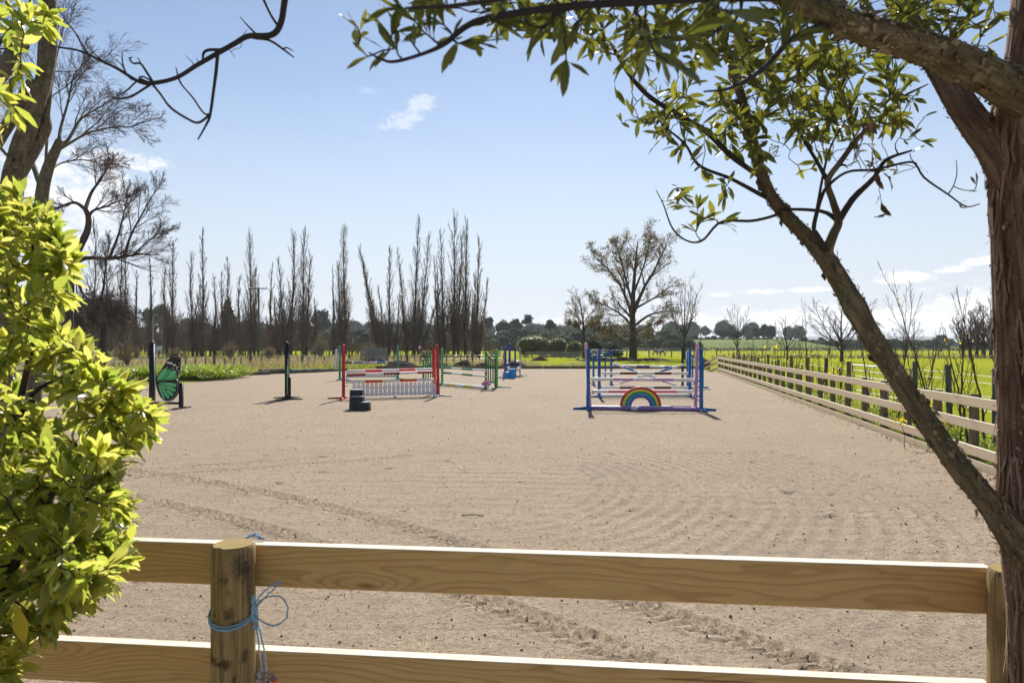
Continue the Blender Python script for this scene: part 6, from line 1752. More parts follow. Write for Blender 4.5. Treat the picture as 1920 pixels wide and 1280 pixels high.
SP = [('tall upright bare sapling right of the leaning stem', 1684, 545, 15.0, .35, 10, 0), ('tall sapling leaning left, its top beside the white cloud', 1752, 520, 14.0, -.9, 10, 30), ('forked sapling close to the big trunk', 1800, 560, 12.5, .1, 10, 26),
      ('slanting sapling whose tip crosses the big trunk edge', 1850, 535, 12.6, -.55, 7, 0), ('thin sapling behind the second bay of the long fence', 1722, 640, 15.5, -.3, 6, 20), ('sapling with two leaning stems behind the leaning trunk', 1630, 600, 18.0, -.3, 8, 24),
      ('low dense sapling left of the leaning trunk', 1575, 640, 20.0, .1, 10, 26), ('straight whip sapling with its tip against the cloud bank', 1512, 560, 23.0, -.05, 7, 0), ('bushy sapling behind the middle of the long fence', 1540, 628, 22.0, .3, 10, 14),
      ('thin sapling left of the straight whip one', 1494, 622, 26.0, .2, 7, 10), ('small sapling with a yellow tuft near the far fence', 1455, 640, 30.0, .1, 7, 16), ('low sapling near the bend of the long fence', 1418, 645, 34.0, -.1, 7, 0),
      ('leaning whip behind the first visible post by the trunk', 1820, 600, 11.6, -.5, 6, 30), ('grey sapling against the green field right of the gate', 1735, 610, 18.5, .4, 8, 0), ('twiggy sapling between the gate and the leaning trunk', 1648, 650, 17.0, .4, 9, 18),
      ('small twiggy sapling beside the far end of the long fence', 1385, 652, 40.0, 0.0, 7, 0)]
for s in SP: sapling(*s)
# little tufts of yellow leaves high on the saplings, kept on their own shoots
for k, (px, py, Y) in enumerate(((1659, 633, 15.5), (1452, 649, 30.0), (1560, 700, 19.0), (1690, 792, 12.6), (1780, 790, 11.6), (1740, 760, 12.8), (1765, 815, 11.8))):
    c = P(px, py, Y); c0 = np.array([c[0] + .05, c[1], -.03])
    th = thing('yellow_shoot', ['highest yellow leaf tuft, right of the leaning stem above the field', 'small yellow leaf tuft near the far part of the long fence', 'yellow leaf tuft just left of the leaning stem', 'yellow leaves showing under the middle rail right of the leaning stem', 'yellow leaves low behind the last bay by the trunk',
                               'yellow leaves between the top and middle rails near the trunk', 'yellow leaves near the ground behind the last bay'][k], 'plant', tuple(c0), 'yellow leaved shoots behind the long fence')
    g = Geo(); g.tube(resample([c0, (c0 + c) / 2 + [.04, 0, 0], c], 10, .006), .005, 4); link('stem', g.mesh('stem', [MT['bark_dark']], True, True), th)
    n = 15 if k > 1 else 7; q = c + rng.normal(0, 1, (n, 3)) * [.07, .06, .06] * (1 if k else .9) * (Y / 13)
    V, Fq = place(leaf_tmpl(1, .6, 4, .02, .2, .2), q, rdir(n), rdir(n), rng.uniform(.05, .085, n) * Y / 14); link('leaves', np_mesh('leaves', V, [Fq], MT['yellow_leaf']), th)['kind'] = 'stuff'

# ------------------------------------------------------------------ the near trees and the shrub that frame the view
def rough_tube(g, ctrl, n=60, S=20, amp=.08, kf=7.0, kz=3.0, seed=0.0, flute=0.0, mi=0, knots=()):
    """ctrl rows (x,y,z,r): a limb with fibrous, uneven bark"""
    c = resample(np.asarray(ctrl, float), n); Pt = c[None, :, :3]; R = np.maximum(c[None, :, 3], .001)
    V, Q, A = tubes(Pt, R, S)
    ax = np.repeat(Pt[0], S, 0); d = V - ax
    a = np.tile(np.arange(S) * 2 * np.pi / S, n); z = A[:, 2]
    f1 = fbm(np.cos(a) * kf * .5 + 31 + seed, np.sin(a) * kf * .5 + z * kz + seed * 3, 3)
    f2 = np.abs(vnoise(np.cos(a) * kf + 80 + seed + np.sin(z * 2) * .6, np.sin(a) * kf + z * kz * .5) - .5) * 2
    s = 1 + amp * (f1 - .5) * 2 - amp * (1 - f2) ** 4 * .9 + flute * np.cos(a * 3 + z * 1.5 + seed)
    for (kz_, h, w) in knots: s += h * np.exp(-((z - kz_) / w) ** 2)
    g.add(ax + d * s[:, None], Q, mi, A)
    return c
def PR(px, py, Y, r): 
    return np.append(P(px, py, Y), r)

class Twigs:
    """sub-branches that reach out to given tips from the nearest wood already there"""
    def __init__(s, r_tip=.0016):
        s.N, s.Rn, s.T = [], [], []; s.rt = r_tip; s.out = []
    def wood(s, c, step=1):
        s.N += [q[:3] for q in c[::step]]; s.Rn += [q[3] for q in c[::step]]
    def reach(s, tips, kink=.07, up=.0, n=9, rmax=.010, out_w=.55, hang=0.0, wob=.012):
        N = np.array(s.N); Rn = np.array(s.Rn)
        d0 = np.array([np.min(np.linalg.norm(N - t, axis=1)) for t in tips])
        for t in tips[np.argsort(d0)]:
            N = np.array(s.N); d = np.linalg.norm(N - t, axis=1)
            k = np.argmin(d + .0 * np.array(s.Rn)); L = d[k]
            if L < .02: continue
            a = N[k]; r0 = min(rmax, max(s.rt * 1.3, s.Rn[k] * .6, .0045 * L ** .5 * .9))
            r0 = min(r0, max(s.Rn[k] * .95, s.rt))
            m = (a + t) / 2 + rng.normal(0, kink * L, 3) + np.array([0, 0, up * L])
            q = resample(np.vstack([a, a * .55 + m * .45 + rng.normal(0, kink * L * .4, 3), m, t + (0, 0, 0)]), n, wob * L)
            r = np.linspace(r0, s.rt, n)
            s.out.append((q, r))
            s.N += list(q[2:]); s.Rn += list(r[2:])
        return s
    def geo(s, S=5):
        g = Geo()
        Pt = np.array([o[0] for o in s.out]); R = np.array([o[1] for o in s.out])
        V, Q, A = tubes(Pt, R, S); g.add(V, Q, 0, A); return g

def leaves_on(twigs, per, t0, size, spread=.8, up=.2, whorl=.5, gap=.0):
    pos, d, nr, sz = [], [], [], []
    for (q, r) in twigs:
        L = np.linalg.norm(q[-1] - q[0]); n = len(q)
        m = rng.integers(per[0], per[1] + 1)
        if m == 0: continue
        t = np.where(rng.random(m) < whorl, rng.uniform(.9, 1.0, m), t0 + (1 - t0) * rng.random(m))
        # leaves keep to the outer quarter metre of long twigs
        t = np.maximum(t, 1 - .22 / max(L, .22) * (1 - t0) / .5)
        x = t * (n - 1); i = np.minimum(x.astype(int), n - 2); f = (x - i)[:, None]
        p = q[i] * (1 - f) + q[i + 1] * f; tan = nrmz(q[i + 1] - q[i])
        rd = rdir(m); rd = nrmz(rd - (rd * tan).sum(1, keepdims=True) * tan)
        dd = nrmz(tan * .75 + rd * spread + [0, 0, up])
        nn = nrmz(rng.normal(0, .45, (m, 3)) + [0, .25, 1] - .2 * dd)
        pos.append(p); d.append(dd); nr.append(nn); sz.append(rng.uniform(size[0], size[1], m))
    return np.vstack(pos), np.vstack(d), np.vstack(nr), np.concatenate(sz)
def leaf_parts(th, mat, variants, L, n_ind=300, rest='small_leaves'):
    pos, d, nr, sz = L
    n = len(pos); var = rng.integers(0, len(variants), n)
    tip = pos + d * sz[:, None] * .5
    px = CX + tip[:, 0] / np.maximum(tip[:, 1], .05) * F; py = HZ - (tip[:, 2] - CH) / np.maximum(tip[:, 1], .05) * F
    score = sz / np.maximum(tip[:, 1], .2) * ((px > 10) & (px < 1910) & (py > 10) & (py < 1270) & (tip[:, 1] > .3))
    pick = np.argsort(-score)[:n_ind]; pick = pick[score[pick] > 0]
    y = nrmz(d); x = nrmz(np.cross(y, nr)); z = np.cross(x, y)
    ms = [np_mesh('leaf', v[0], [v[1]], MT[mat], smooth=True) for v in variants]
    for k in pick:
        R = np.column_stack([x[k], y[k], z[k]]) * sz[k]
        link('leaf', ms[var[k]], th, mat4(R, pos[k]))
    m = np.ones(n, bool); m[pick] = False
    g = Geo()
    for v in range(len(variants)):
        s = m & (var == v)
        if s.any():
            V, Q = place(variants[v], pos[s], d[s], nr[s], sz[s]); g.add(V, Q)
    o = link(rest, g.mesh(rest, [MT[mat]], True), th); o['kind'] = 'stuff'

# --- the shrub on the left ----------------------------------------------------
LEMON = [leaf_tmpl(1, w, 7, wv, fo, cu, .52, ph) for w, wv, fo, cu, ph in ((.31, .030, .22, .18, 0), (.35, .036, .12, .30, 1.3), (.28, .030, .30, .08, 2.2), (.33, .036, .05, .24, 3.5), (.36, .032, .18, -.06, 4.4), (.30, .028, .26, .38, 5.2))]
edge = [(20, 330), (70, 372), (112, 410), (150, 470), (135, 560), (120, 620), (180, 650), (196, 690), (262, 732), (300, 780), (322, 800), (272, 838), (246, 862), (205, 905), (255, 955), (226, 990), (262, 1015), (240, 1060), (205, 1110), (150, 1150), (92, 1190), (72, 1230), (20, 1280), (-30, 1330)]
ey = np.array([e[1] for e in edge], float); ex = np.array([e[0] for e in edge], float)
def edge_x(py): return np.interp(py, ey, ex)
sh = thing('shrub', 'big yellow green shrub with wavy glossy leaves filling the left foreground', 'shrub', (-1.75, 2.0, 0))
tw_ = Twigs(.0017); g = Geo()
for st in ([PR(-150, 1920, 2.0, .030), PR(-140, 1500, 2.0, .028), PR(-60, 1100, 1.95, .02), PR(20, 820, 2.08, .012), PR(60, 640, 2.12, .008), PR(64, 480, 2.12, .005), PR(40, 400, 2.12, .003)],
           [PR(-150, 1920, 2.0, .03), PR(-100, 1400, 1.9, .022), PR(0, 1120, 1.8, .014), PR(80, 960, 1.75, .010), PR(150, 840, 1.95, .006), PR(235, 790, 2.0, .003)],
           [PR(-150, 1920, 2.0, .03), PR(-220, 1400, 2.1, .022), PR(-180, 900, 2.1, .016), PR(-90, 560, 2.05, .012), PR(-60, 300, 2.0, .009), PR(-20, 120, 2.0, .006), PR(30, 40, 2.0, .004)],
           [PR(-60, 1100, 1.95, .018), PR(60, 1020, 2.1, .010), PR(150, 960, 2.15, .006), PR(200, 960, 2.15, .004)],
           [PR(0, 1120, 1.8, .012), PR(40, 1100, 1.7, .008), PR(110, 1080, 1.65, .006), PR(150, 1060, 1.65, .004)],
           [PR(20, 820, 2.08, .010), PR(60, 740, 2.1, .007), PR(120, 705, 2.1, .005), PR(150, 690, 2.1, .003)]):
    tw_.wood(rough_tube(g, st, 40, 10, .06, 5, 6))
link('stem', g.mesh('stem', [MT['bark_dark']], True, True), sh)
tips = []
while len(tips) < 720:
    py = rng.uniform(350, 1300); px = rng.uniform(-420, 330); xe = edge_x(py) - 24
    if px > xe: continue
    if px < xe - 260 and rng.random() < .45: continue
    if py < 840 and rng.random() < .30: continue
    tips.append(P(px, py, rng.uniform(1.82, 2.28) if py < 840 else rng.uniform(1.5, 2.22)))
for k in range(120):                                     # a full rim of shoots along the outline
    py = rng.uniform(360, 1285); tips.append(P(edge_x(py) - rng.uniform(18, 52), py, rng.uniform(1.75, 2.2)))
for k in range(12): tips.append(P(rng.uniform(-200, 4), rng.uniform(120, 340), rng.uniform(1.6, 2.2)))
for k in range(11): tips.append(P(rng.uniform(-100, 70), rng.uniform(-20, 100), rng.uniform(1.7, 2.3)))
for k in range(20): tips.append(P(rng.uniform(-500, -140), rng.uniform(-200, 320), rng.uniform(1.6, 2.6)))
tips += [P(88, 28, 2.0), P(92, 48, 2.05), P(40, 120, 1.95), P(20, 230, 1.9), P(18, 150, 1.9)]
tw_.reach(np.array(tips), .07, .03, 9, .006)
link('twigs', tw_.geo().mesh('twigs', [MT['twig']], True, True), sh)['kind'] = 'stuff'
lv = leaves_on(tw_.out, (10, 15), .40, (.040, .076), .85, .2, .35)
lv = (lv[0], lv[1], nrmz(lv[2] + np.array([0, .35, 0])), lv[3])
leaf_parts(sh, 'lemon', LEMON, lv)
# one yellowed leaf low in the shrub
V, Fq = place(LEMON[4], P(32, 1135, 1.5)[None], np.array([[.15, .1, -1.0]]), np.array([[.2, -1, .1]]), np.array([.085]))
link('yellow_leaf', np_mesh('yellow_leaf', V, [Fq], MT['yellow_leaf'], smooth=True), sh)['label'] = 'single yellowed leaf low in the shrub'

# --- mossy trunked tree behind the shrub ---------------------------------------
def L6(px, py, r, dy=0.0): return PR(px, py, 6.0 + dy, r)
mt = thing('mossy_tree', 'lichen covered forked tree trunk rising behind the yellow green shrub', 'tree', (L6(8, 1052, .1)[0], 6.0, 0))
g = Geo()
wood = []
wood.append(rough_tube(g, [L6(-16, 1070, .16), L6(-6, 800, .13), L6(6, 520, .105), L6(18, 380, .094), L6(38, 285, .084), L6(58, 225, .074), L6(80, 160, .062), L6(89, 95, .070), L6(92, 0, .060), L6(96, -120, .06), L6(110, -330, .045), L6(130, -560, .02)], 130, 24, .10, 6, 5, 1.0, .03, knots=((3.1, .06, .10), (4.3, .08, .05))))
link('trunk', g.mesh('trunk', [MT['bark_pale']], True, True), mt)
for nm, ct in (('limb', [L6(36, 330, .05), L6(58, 292, .05, .05), L6(74, 262, .050, .1), L6(85, 238, .050, .1), L6(86, 216, .034, .1), L6(92, 185, .02, .1), L6(98, 120, .014, .2), L6(110, 40, .008, .3)]),
               ('limb', [L6(72, 165, .05), L6(58, 158, .045, .05), L6(44, 182, .05, .1), L6(28, 214, .052, .15), L6(8, 245, .055, .2), L6(-20, 285, .06, .2), L6(-60, 330, .07, .2)]),
               ('limb', [L6(-30, 160, .05, -.3), L6(0, 140, .055, -.3), L6(18, 112, .058, -.25), L6(32, 86, .06, -.2), L6(46, 88, .034, -.2), L6(54, 82, .012, -.2)]),
               ('limb', [L6(26, 300, .02, -.1), L6(10, 288, .014, -.1), L6(-10, 262, .012, -.1)]),
               ('limb', [L6(96, 60, .02), L6(88, 40, .014, -.3), L6(60, 15, .011, -.4), L6(52, -40, .008, -.4)])):
    g = Geo(); wood.append(rough_tube(g, ct, 50, 16, .12, 5, 6, rng.random() * 9, .03)); link(nm, g.mesh(nm, [MT['bark_pale']], True, True), mt)
tm_ = Twigs(.004)
for w in wood: tm_.wood(w, 4)
tm_.N = [q for q, k in zip(tm_.N, tm_.N) if (HZ - (k[2] - CH) / k[1] * F) < 300]; tm_.Rn = tm_.Rn[:len(tm_.N)]
tm_.reach(np.array([P(rng.uniform(-300, 150), rng.uniform(-500, 60), rng.uniform(5.6, 7.5)) for _ in range(50)]), .1, .02, 9, .012)
link('twigs', tm_.geo(4).mesh('twigs', [MT['bark_dark']], True, True), mt)['kind'] = 'stuff'

# --- the big stringy barked tree on the right -----------------------------------
rt = thing('bark_tree', 'stringy reddish barked tree leaning over the view on the right, with narrow olive leaves', 'tree', (P(1960, 1500, 1.9)[0], 1.9, 0))
TW = Twigs(.0013)
g = Geo()
trunk_c = rough_tube(g, [PR(2020, 1930, 1.9, .17), PR(1998, 1600, 1.9, .135), PR(1985, 1280, 1.9, .110), PR(1974, 1080, 1.9, .110), PR(1966, 960, 1.9, .118), PR(1958, 820, 1.9, .108), PR(1950, 660, 1.9, .103), PR(1943, 500, 1.9, .102), PR(1935, 340, 1.9, .101), PR(1934, 230, 1.9, .100), PR(1950, 110, 1.9, .082), PR(1960, -20, 1.9, .074), PR(1974, -260, 1.95, .06), PR(2014, -600, 2.1, .04), PR(2064, -900, 2.3, .015)], 230, 110, .075, 16, 2.4, 2.0, .035)
link('trunk', g.mesh('trunk', [MT['bark_red']], True, True), rt)
LIMB_C = {}
limbs_ = {'near_limb': [PR(1950, 196, 1.88, 0.0616), PR(1900, 169, 1.80, 0.0528), PR(1850, 139, 1.72, 0.0440), PR(1790, 111, 1.62, 0.0396), PR(1730, 89, 1.55, 0.0352), PR(1670, 69, 1.48, 0.0317), PR(1610, 53, 1.42, 0.0264), PR(1540, 25, 1.36, 0.0238), PR(1460, -15, 1.30, 0.0194), PR(1340, -69, 1.22, 0.0141), PR(1180, -119, 1.15, 0.0088)],
          'fork_limb': [PR(1915, 400, 1.90, .05), PR(1890, 322, 1.90, .050), PR(1860, 272, 1.92, .045), PR(1820, 222, 1.97, .040), PR(1786, 168, 2.02, .037), PR(1745, 100, 2.1, .034), PR(1690, 20, 2.2, .030), PR(1640, -80, 2.3, .025), PR(1560, -240, 2.5, .015)],
          'leaning_stem': [PR(1935, 1040, 1.88, 0.0588), PR(1890, 985, 1.88, 0.0420), PR(1850, 935, 1.89, 0.0319), PR(1800, 876, 1.92, 0.0286), PR(1742, 795, 1.96, 0.0294), PR(1690, 718, 2.0, 0.0286), PR(1640, 640, 2.05, 0.0294), PR(1600, 570, 2.1, 0.0302), PR(1558, 498, 2.15, 0.0286), PR(1518, 448, 2.2, 0.0235), PR(1478, 408, 2.25, 0.0218), PR(1443, 362, 2.28, 0.0193), PR(1420, 302, 2.3, 0.0176), PR(1404, 240, 2.32, 0.0168), PR(1390, 180, 2.36, 0.0151), PR(1368, 110, 2.4, 0.0126), PR(1340, 30, 2.45, 0.0101), PR(1300, -80, 2.5, 0.0059)],
          'upper_branch': [PR(1556, 492, 2.15, .022), PR(1552, 470, 2.15, .017), PR(1562, 440, 2.16, .015), PR(1572, 414, 2.17, .013), PR(1562, 378, 2.17, .011), PR(1552, 340, 2.18, .010), PR(1575, 305, 2.18, .009), PR(1610, 258, 2.2, .008), PR(1648, 222, 2.2, .006), PR(1690, 184, 2.22, .005), PR(1740, 158, 2.22, .002)]}
for nm, ct in limbs_.items():
    g = Geo(); big = nm != 'upper_branch'
    c = rough_tube(g, ct, 150, 56 if big else 20, .085 if big else .05, 13, 6 if nm != 'fork_limb' else 4, rng.random() * 9, .04 if big else 0, knots=((.83, .18, .035), (.28, .10, .05)) if nm == 'leaning_stem' else ())
    link(nm, g.mesh(nm, [MT['bark_red' if nm == 'fork_limb' else 'bark_lean']], True, True), rt)
    TW.wood(c[8:], 2); LIMB_C[nm] = c
g = Geo(); br = [
    [PR(1572, 414, 2.17, .012), PR(1600, 372, 2.16, .010), PR(1638, 334, 2.15, .008), PR(1662, 300, 2.15, .006), PR(1710, 282, 2.14, .003)],
    [PR(1552, 340, 2.18, .008), PR(1530, 300, 2.2, .006), PR(1492, 238, 2.22, .005), PR(1470, 190, 2.24, .003)],
    [PR(1556, 480, 2.15, .010), PR(1532, 440, 2.12, .008), PR(1526, 424, 2.12, .007), PR(1540, 370, 2.1, .006), PR(1556, 345, 2.1, .005), PR(1590, 322, 2.08, .004), PR(1640, 318, 2.06, .004), PR(1702, 304, 2.03, .0035), PR(1718, 310, 2.0, .003), PR(1734, 334, 1.98, .003), PR(1777, 364, 1.95, .0025), PR(1811, 387, 1.92, .002), PR(1838, 382, 1.9, .0014)],
    [PR(1572, 414, 2.17, .009), PR(1540, 396, 2.2, .006), PR(1470, 393, 2.22, .005), PR(1455, 403, 2.25, .005), PR(1410, 414, 2.25, .005), PR(1352, 416, 2.24, .0045), PR(1318, 450, 2.22, .004), PR(1290, 452, 2.2, .003), PR(1262, 430, 2.18, .003), PR(1244, 384, 2.15, .002), PR(1230, 356, 2.15, .0012)],
    [PR(1446, 374, 2.28, .009), PR(1425, 364, 2.28, .008), PR(1370, 335, 2.25, .006), PR(1312, 311, 2.2, .005), PR(1284, 270, 2.18, .004), PR(1245, 236, 2.16, .003), PR(1216, 200, 2.15, .002)],
    [PR(1428, 332, 2.3, .010), PR(1406, 318, 2.3, .009), PR(1368, 290, 2.26, .009), PR(1324, 247, 2.2, .009), PR(1270, 215, 2.1, .008), PR(1216, 180, 2.0, .007), PR(1180, 140, 1.9, .006), PR(1150, 90, 1.8, .005)],
    [PR(1778, 364, 1.95, .002), PR(1788, 348, 1.95, .0016), PR(1794, 326, 1.95, .0014), PR(1793, 300, 1.95, .001)],
    [PR(1526, 424, 2.12, .005), PR(1545, 320, 2.1, .004), PR(1560, 270, 2.05, .003), PR(1590, 220, 2.0, .002)],
    # near, low hanging branch along the top of the frame
    [PR(1460, -6, 1.30, .010), PR(1330, -4, 1.2, .008), PR(1200, 4, 1.12, .007), PR(1046, 14, 1.08, .006), PR(921, 34, 1.05, .006), PR(874, 50, 1.05, .005), PR(834, 82, 1.04, .004), PR(796, 100, 1.03, .003), PR(740, 116, 1.02, .0026), PR(712, 110, 1.02, .002), PR(692, 99, 1.02, .0012)],
    [PR(1340, -60, 1.22, .010), PR(1200, -50, 1.0, .008), PR(1080, -30, .95, .006), PR(960, -6, .92, .004), PR(860, 10, .92, .003), PR(760, 16, .95, .002)],
    [PR(1560, 44, 1.38, .008), PR(1490, 70, 1.3, .006), PR(1430, 130, 1.22, .0045), PR(1370, 165, 1.18, .003), PR(1320, 172, 1.15, .0016)]]
for b_ in br:
    g = Geo(); c = rough_tube(g, b_, 40, 8, .05, 5, 12); TW.wood(c, 2)
    link('branch', g.mesh('branch', [MT['twig']], True, True), rt)
AK = [leaf_tmpl(1, w, 6, wv, fo, cu, .60, ph) for w, wv, fo, cu, ph in ((.24, .006, .2, .12, 0), (.28, .01, .12, .25, 1), (.21, .012, .28, .05, 2), (.26, .016, .05, .35, 3), (.30, .008, .15, -.08, 4), (.20, .02, .3, .2, 5))]
def region(n, x0, x1, y0, y1, d0, d1): return [P(rng.uniform(x0, x1), rng.uniform(y0, y1), rng.uniform(d0, d1)) for _ in range(n)]
def run(regs, per, size, spread=.75, up=.25, t0=.45, kink=.09, whorl=.5):
    k0 = len(TW.out)
    tips = np.array(sum([region(*r) for r in regs], []))
    TW.reach(tips, kink, .0, 9, .005)
    return leaves_on(TW.out[k0:], per, t0, size, spread, up, whorl)
LV = []
LV.append(run([(80, 1350, 1710, 95, 235, 1.8, 2.7), (26, 1380, 1680, 180, 270, 1.9, 2.6), (34, 1230, 1440, 160, 325, 1.95, 2.6)], (6, 10), (.042, .080)))
LV.append(run([(90, 1430, 1740, 170, 335, 1.9, 2.5), (26, 1150, 1300, 150, 240, 1.8, 2.3)], (0, 3), (.036, .06)))
LV.append(run([(11, 1235, 1390, 345, 415, 2.1, 2.3), (3, 1290, 1400, 400, 440, 2.15, 2.3)], (4, 7), (.045, .07)))
LV.append(run([(4, 1770, 1850, 345, 392, 1.88, 1.95), (2, 1785, 1800, 296, 330, 1.9, 1.95)], (2, 3), (.026, .042)))
LV.append(run([(66, 1000, 1560, -50, 80, 1.2, 1.8), (32, 1120, 1520, 40, 120, 1.2, 1.9), (44, 1520, 1860, -50, 66, 1.4, 2.1), (12, 1740, 1870, -10, 90, 1.9, 2.2)], (6, 9), (.040, .066)))
LV.append(run([(34, 780, 1060, -40, 34, 1.05, 1.5), (10, 860, 1040, 25, 70, 1.0, 1.3), (12, 1060, 1260, 60, 120, 1.0, 1.8)], (4, 8), (.036, .062)))
LV.append(run([(12, 662, 790, 15, 100, 1.0, 1.06), (8, 760, 900, 20, 85, 1.0, 1.08)], (3, 6), (.03, .055)))
LV.append(run([(4, 1100, 1320, 60, 120, .84, .95), (3, 1240, 1420, -20, 50, .8, .95)], (2, 3), (.055, .078), .5, -.2))
# crown above and beside the picture
LV.append(run([(120, 900, 1950, -560, -50, 1.6, 4.4), (70, 1850, 2600, -500, 250, 1.6, 3.2), (60, 1100, 1800, -300, -40, 2.2, 3.6), (30, 600, 1100, -300, -60, 1.1, 2.0)], (8, 13), (.05, .085)))
TWg = TW.geo()
link('twigs', TWg.mesh('twigs', [MT['twig']], True, True), rt)['kind'] = 'stuff'
lv = tuple(np.concatenate([l[k] for l in LV]) for k in range(4))
leaf_parts(rt, 'akeake', AK, lv)
# peeling strips of bark on the trunk
g = Geo()
def strip(c, side, z0, L, lift, w):
    i0 = z0; n = 7
    pts = []
    for k in range(n):
        i = min(len(c) - 2, i0 + int(k * L / n)); ax, r = c[i, :3], c[i, 3]
        a = side + .04 * math.sin(k * .8 + z0)
        rr = r * 1.03 + lift * (1 - k / (n - 1)) ** 2 + .002
        pts.append(ax + np.array([math.cos(a), math.sin(a), 0]) * rr)
    pts = np.array(pts); t_ = np.array([-math.sin(side), math.cos(side), 0])
    wv = w * (1 - .6 * np.abs(np.linspace(-1, 1, n)))
    V = np.vstack([pts - t_ * wv[:, None], pts + t_ * wv[:, None]]); i = np.arange(n - 1)
    A = np.column_stack([V[:, 0] * .3, V[:, 1] * .3, V[:, 2]])
    g.add(V, np.stack([i, i + 1, n + i + 1, n + i], 1), 0, A)
for _ in range(190):
    strip(trunk_c, rng.uniform(2.6, 5.2), int(rng.integers(30, 150)), rng.uniform(5, 16), rng.choice([.004, .008, .018], p=[.5, .35, .15]), rng.uniform(.002, .006))
o = link('bark_strips', g.mesh('bark_strips', [MT['bark_red']], False, True), rt); o['kind'] = 'stuff'
# small bark flakes and moss that roughen the outlines
def flakes(name, cs, count, size, mat):
    g = Geo()
    for c, cnt in zip(cs, count):
        i = rng.integers(2, len(c) - 3, cnt); ax = c[i, :3]; r = c[i, 3]; t_ = nrmz(c[i + 1, :3] - c[i - 1, :3])
        d = rdir(cnt); d = nrmz(d - (d * t_).sum(1, keepdims=True) * t_)
        V, Fq = place(KITE, ax + d * (r * rng.uniform(.97, 1.05, cnt))[:, None], nrmz(t_ * rng.choice([-1, 1], cnt)[:, None] + d * rng.uniform(.1, .8, cnt)[:, None] + rdir(cnt) * .3), nrmz(d + rdir(cnt) * .3), rng.gamma(2.0, size / 2, cnt))
        g.add(V, Fq, 0, V * .3)
    link(name, g.mesh(name, [MT[mat]], False, True), rt)['kind'] = 'stuff'
flakes('bark_flakes', [LIMB_C['leaning_stem'], LIMB_C['near_limb'], LIMB_C['fork_limb']], [2600, 1500, 500], .009, 'bark_lean')
flakes('trunk_flakes', [trunk_c[:150]], [2600], .009, 'bark_red')
# withered leaves dangling on a thread below the canopy
dl = Twigs(.0008); dl.wood(np.array([PR(1610, 200, 1.45, .002)]))
q = resample(np.array([P(1600, 170, 1.5), P(1622, 225, 1.46), P(1640, 285, 1.45), P(1648, 340, 1.45), P(1652, 375, 1.45), P(1666, 402, 1.45)]), 24, .0006)
g = Geo(); g.tube(q, .0008, 4, cap=False)
g.tube(resample(np.array([P(1560, 30, 1.4), P(1575, 100, 1.45), P(1600, 170, 1.5)]), 12, .001), .0014, 4, cap=False)
link('thread', g.mesh('thread', [MT['twig']]), rt)
DL = leaf_tmpl(1, .34, 7, .05, .5, .5, .5, .7)
for (px, py, dx, dz, s, nx) in ((1612, 222, .4, -.6, .052, 1), (1618, 232, .9, -.3, .05, -1), (1634, 285, .25, -1, .048, 1), (1644, 322, .15, -1, .040, -1), (1656, 325, .9, -.5, .042, 1), (1646, 366, .3, -1, .018, 1), (1652, 380, .5, -1, .038, -1), (1664, 398, -.5, -.4, .024, 1)):
    V, Fq = place(DL, P(px, py, 1.45)[None], np.array([[dx, .1, dz]]), np.array([[nx, -.6, .3]]), np.array([s]))
    link('dead_leaf', np_mesh('dead_leaf', V, [Fq], MT['dead_leaf'], smooth=True), rt)

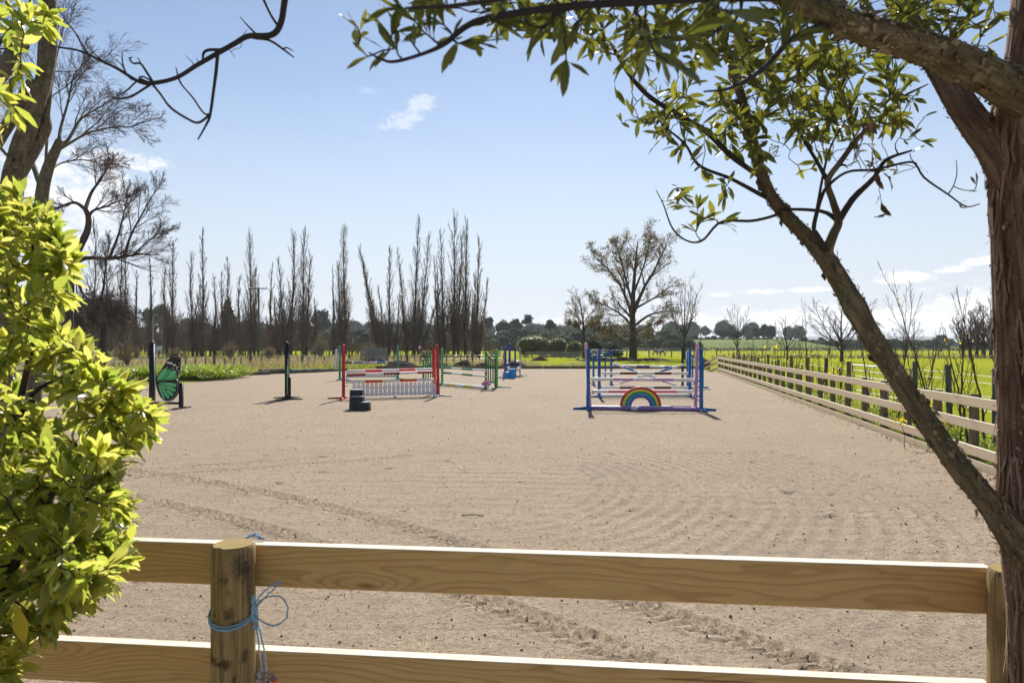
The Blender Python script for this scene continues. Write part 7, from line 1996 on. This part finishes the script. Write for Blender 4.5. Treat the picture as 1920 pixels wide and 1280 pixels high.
# --- bare twiggy branch hanging into the sky at the upper left ------------------------
bb = thing('bare_branch', 'dark leafless crooked branch hanging down into the sky at the upper left', 'branch', tuple(P(540, -100, 1.55)))
g = Geo()
H_ = lambda px, py, r, dy=0.0: PR(px, py, 1.55 + dy, r)
main = rough_tube(g, [H_(800, -320, .012, .1), H_(640, -220, .010, .05), H_(545, -90, .009), H_(534, 0, .0075), H_(526, 45, .0072), H_(508, 66, .0070), H_(466, 68, .0062), H_(440, 82, .0058), H_(408, 100, .0055), H_(370, 122, .0050), H_(330, 146, .0045), H_(285, 156, .0048), H_(258, 152, .0042), H_(222, 130, .0036), H_(185, 112, .0030), H_(150, 96, .0026), H_(118, 90, .0022), H_(92, 86, .0014)], 120, 9, .05, 3, 16)
link('stem', g.mesh('stem', [MT['twig']], True, True), bb)
g = Geo()
for c in ([H_(408, 102, .0044), H_(405, 135, .004), H_(401, 165, .0036), H_(394, 215, .0034), H_(386, 235, .0026), H_(371, 262, .0016)],
          [H_(394, 215, .0030), H_(372, 230, .003), H_(350, 222, .0028), H_(320, 202, .003), H_(302, 178, .0028), H_(285, 157, .003)],
          [H_(394, 214, .0024), H_(382, 212, .0022), H_(362, 184, .002), H_(344, 163, .002), H_(336, 150, .0022), H_(330, 127, .0012)],
          [H_(285, 157, .0030), H_(268, 168, .0028), H_(248, 180, .0028), H_(228, 185, .0024), H_(210, 183, .0012)],
          [H_(285, 157, .0026), H_(262, 150, .002), H_(240, 168, .002), H_(226, 178, .0012)],
          [H_(288, 156, .0030), H_(278, 140, .0028), H_(264, 120, .0026), H_(250, 119, .0022), H_(243, 110, .0022), H_(248, 108, .0012)],
          [H_(276, 138, .0022), H_(266, 122, .0018), H_(258, 108, .001)], [H_(248, 150, .0022), H_(238, 140, .002), H_(230, 118, .0018), H_(229, 98, .001)], [H_(238, 140, .0016), H_(228, 122, .0012), H_(216, 111, .0008)],
          [H_(260, 148, .002), H_(268, 144, .0022), H_(284, 152, .002)],
          [H_(415, 94, .004), H_(392, 94, .0036), H_(382, 100, .0032), H_(380, 114, .0022)],
          [H_(466, 68, .0030), H_(478, 72, .003), H_(505, 76, .003), H_(530, 92, .0026), H_(551, 108, .0014)], [H_(530, 92, .0018), H_(538, 90, .0016), H_(550, 96, .0008)],
          [H_(522, 50, .0035), H_(510, 32, .003), H_(500, 12, .003), H_(490, -10, .0028), H_(470, -60, .002)], [H_(482, 66, .0025), H_(466, 50, .002), H_(450, 32, .001)],
          [H_(168, 104, .0024), H_(155, 86, .002), H_(140, 60, .0018), H_(124, 40, .0014), H_(108, 14, .0008)], [H_(160, 95, .0018), H_(152, 80, .0014), H_(146, 66, .0008)], [H_(190, 112, .0016), H_(172, 96, .0014), H_(160, 78, .0008)]):
    rough_tube(g, c, 30, 7, .06, 3, 20)
tb = Twigs(.0007); tb.wood(main[60:], 2)
tb.reach(np.array([P(rng.uniform(105, 530), rng.uniform(20, 190), 1.55 + rng.normal(0, .05)) for _ in range(0)] + [main[k, :3] + rng.normal(0, .018, 3) for k in rng.integers(40, 116, 26)]), .12, 0, 6, .0016)
V = tb.geo(5); g.add(np.concatenate(V.V), np.concatenate(V.F4), 0, np.concatenate(V.A))
link('twigs', g.mesh('twigs', [MT['twig']], True, True), bb)['kind'] = 'stuff'

# ------------------------------------------------------------------ the air: a thin even haze round the whole scene
t = NT('haze')
vol = t.n('ShaderNodeVolumePrincipled', {'Color': (.86, .92, 1.0), 'Density': HAZE_DENSITY, 'Anisotropy': .2})
t.t.links.new(vol.outputs[0], t.out.inputs['Volume'])
g = Geo(); g.box((0, 0, 62.0), (19000, 19000, 128.0))
tag(link('haze', g.mesh('haze', [t.m])), kind='stuff')
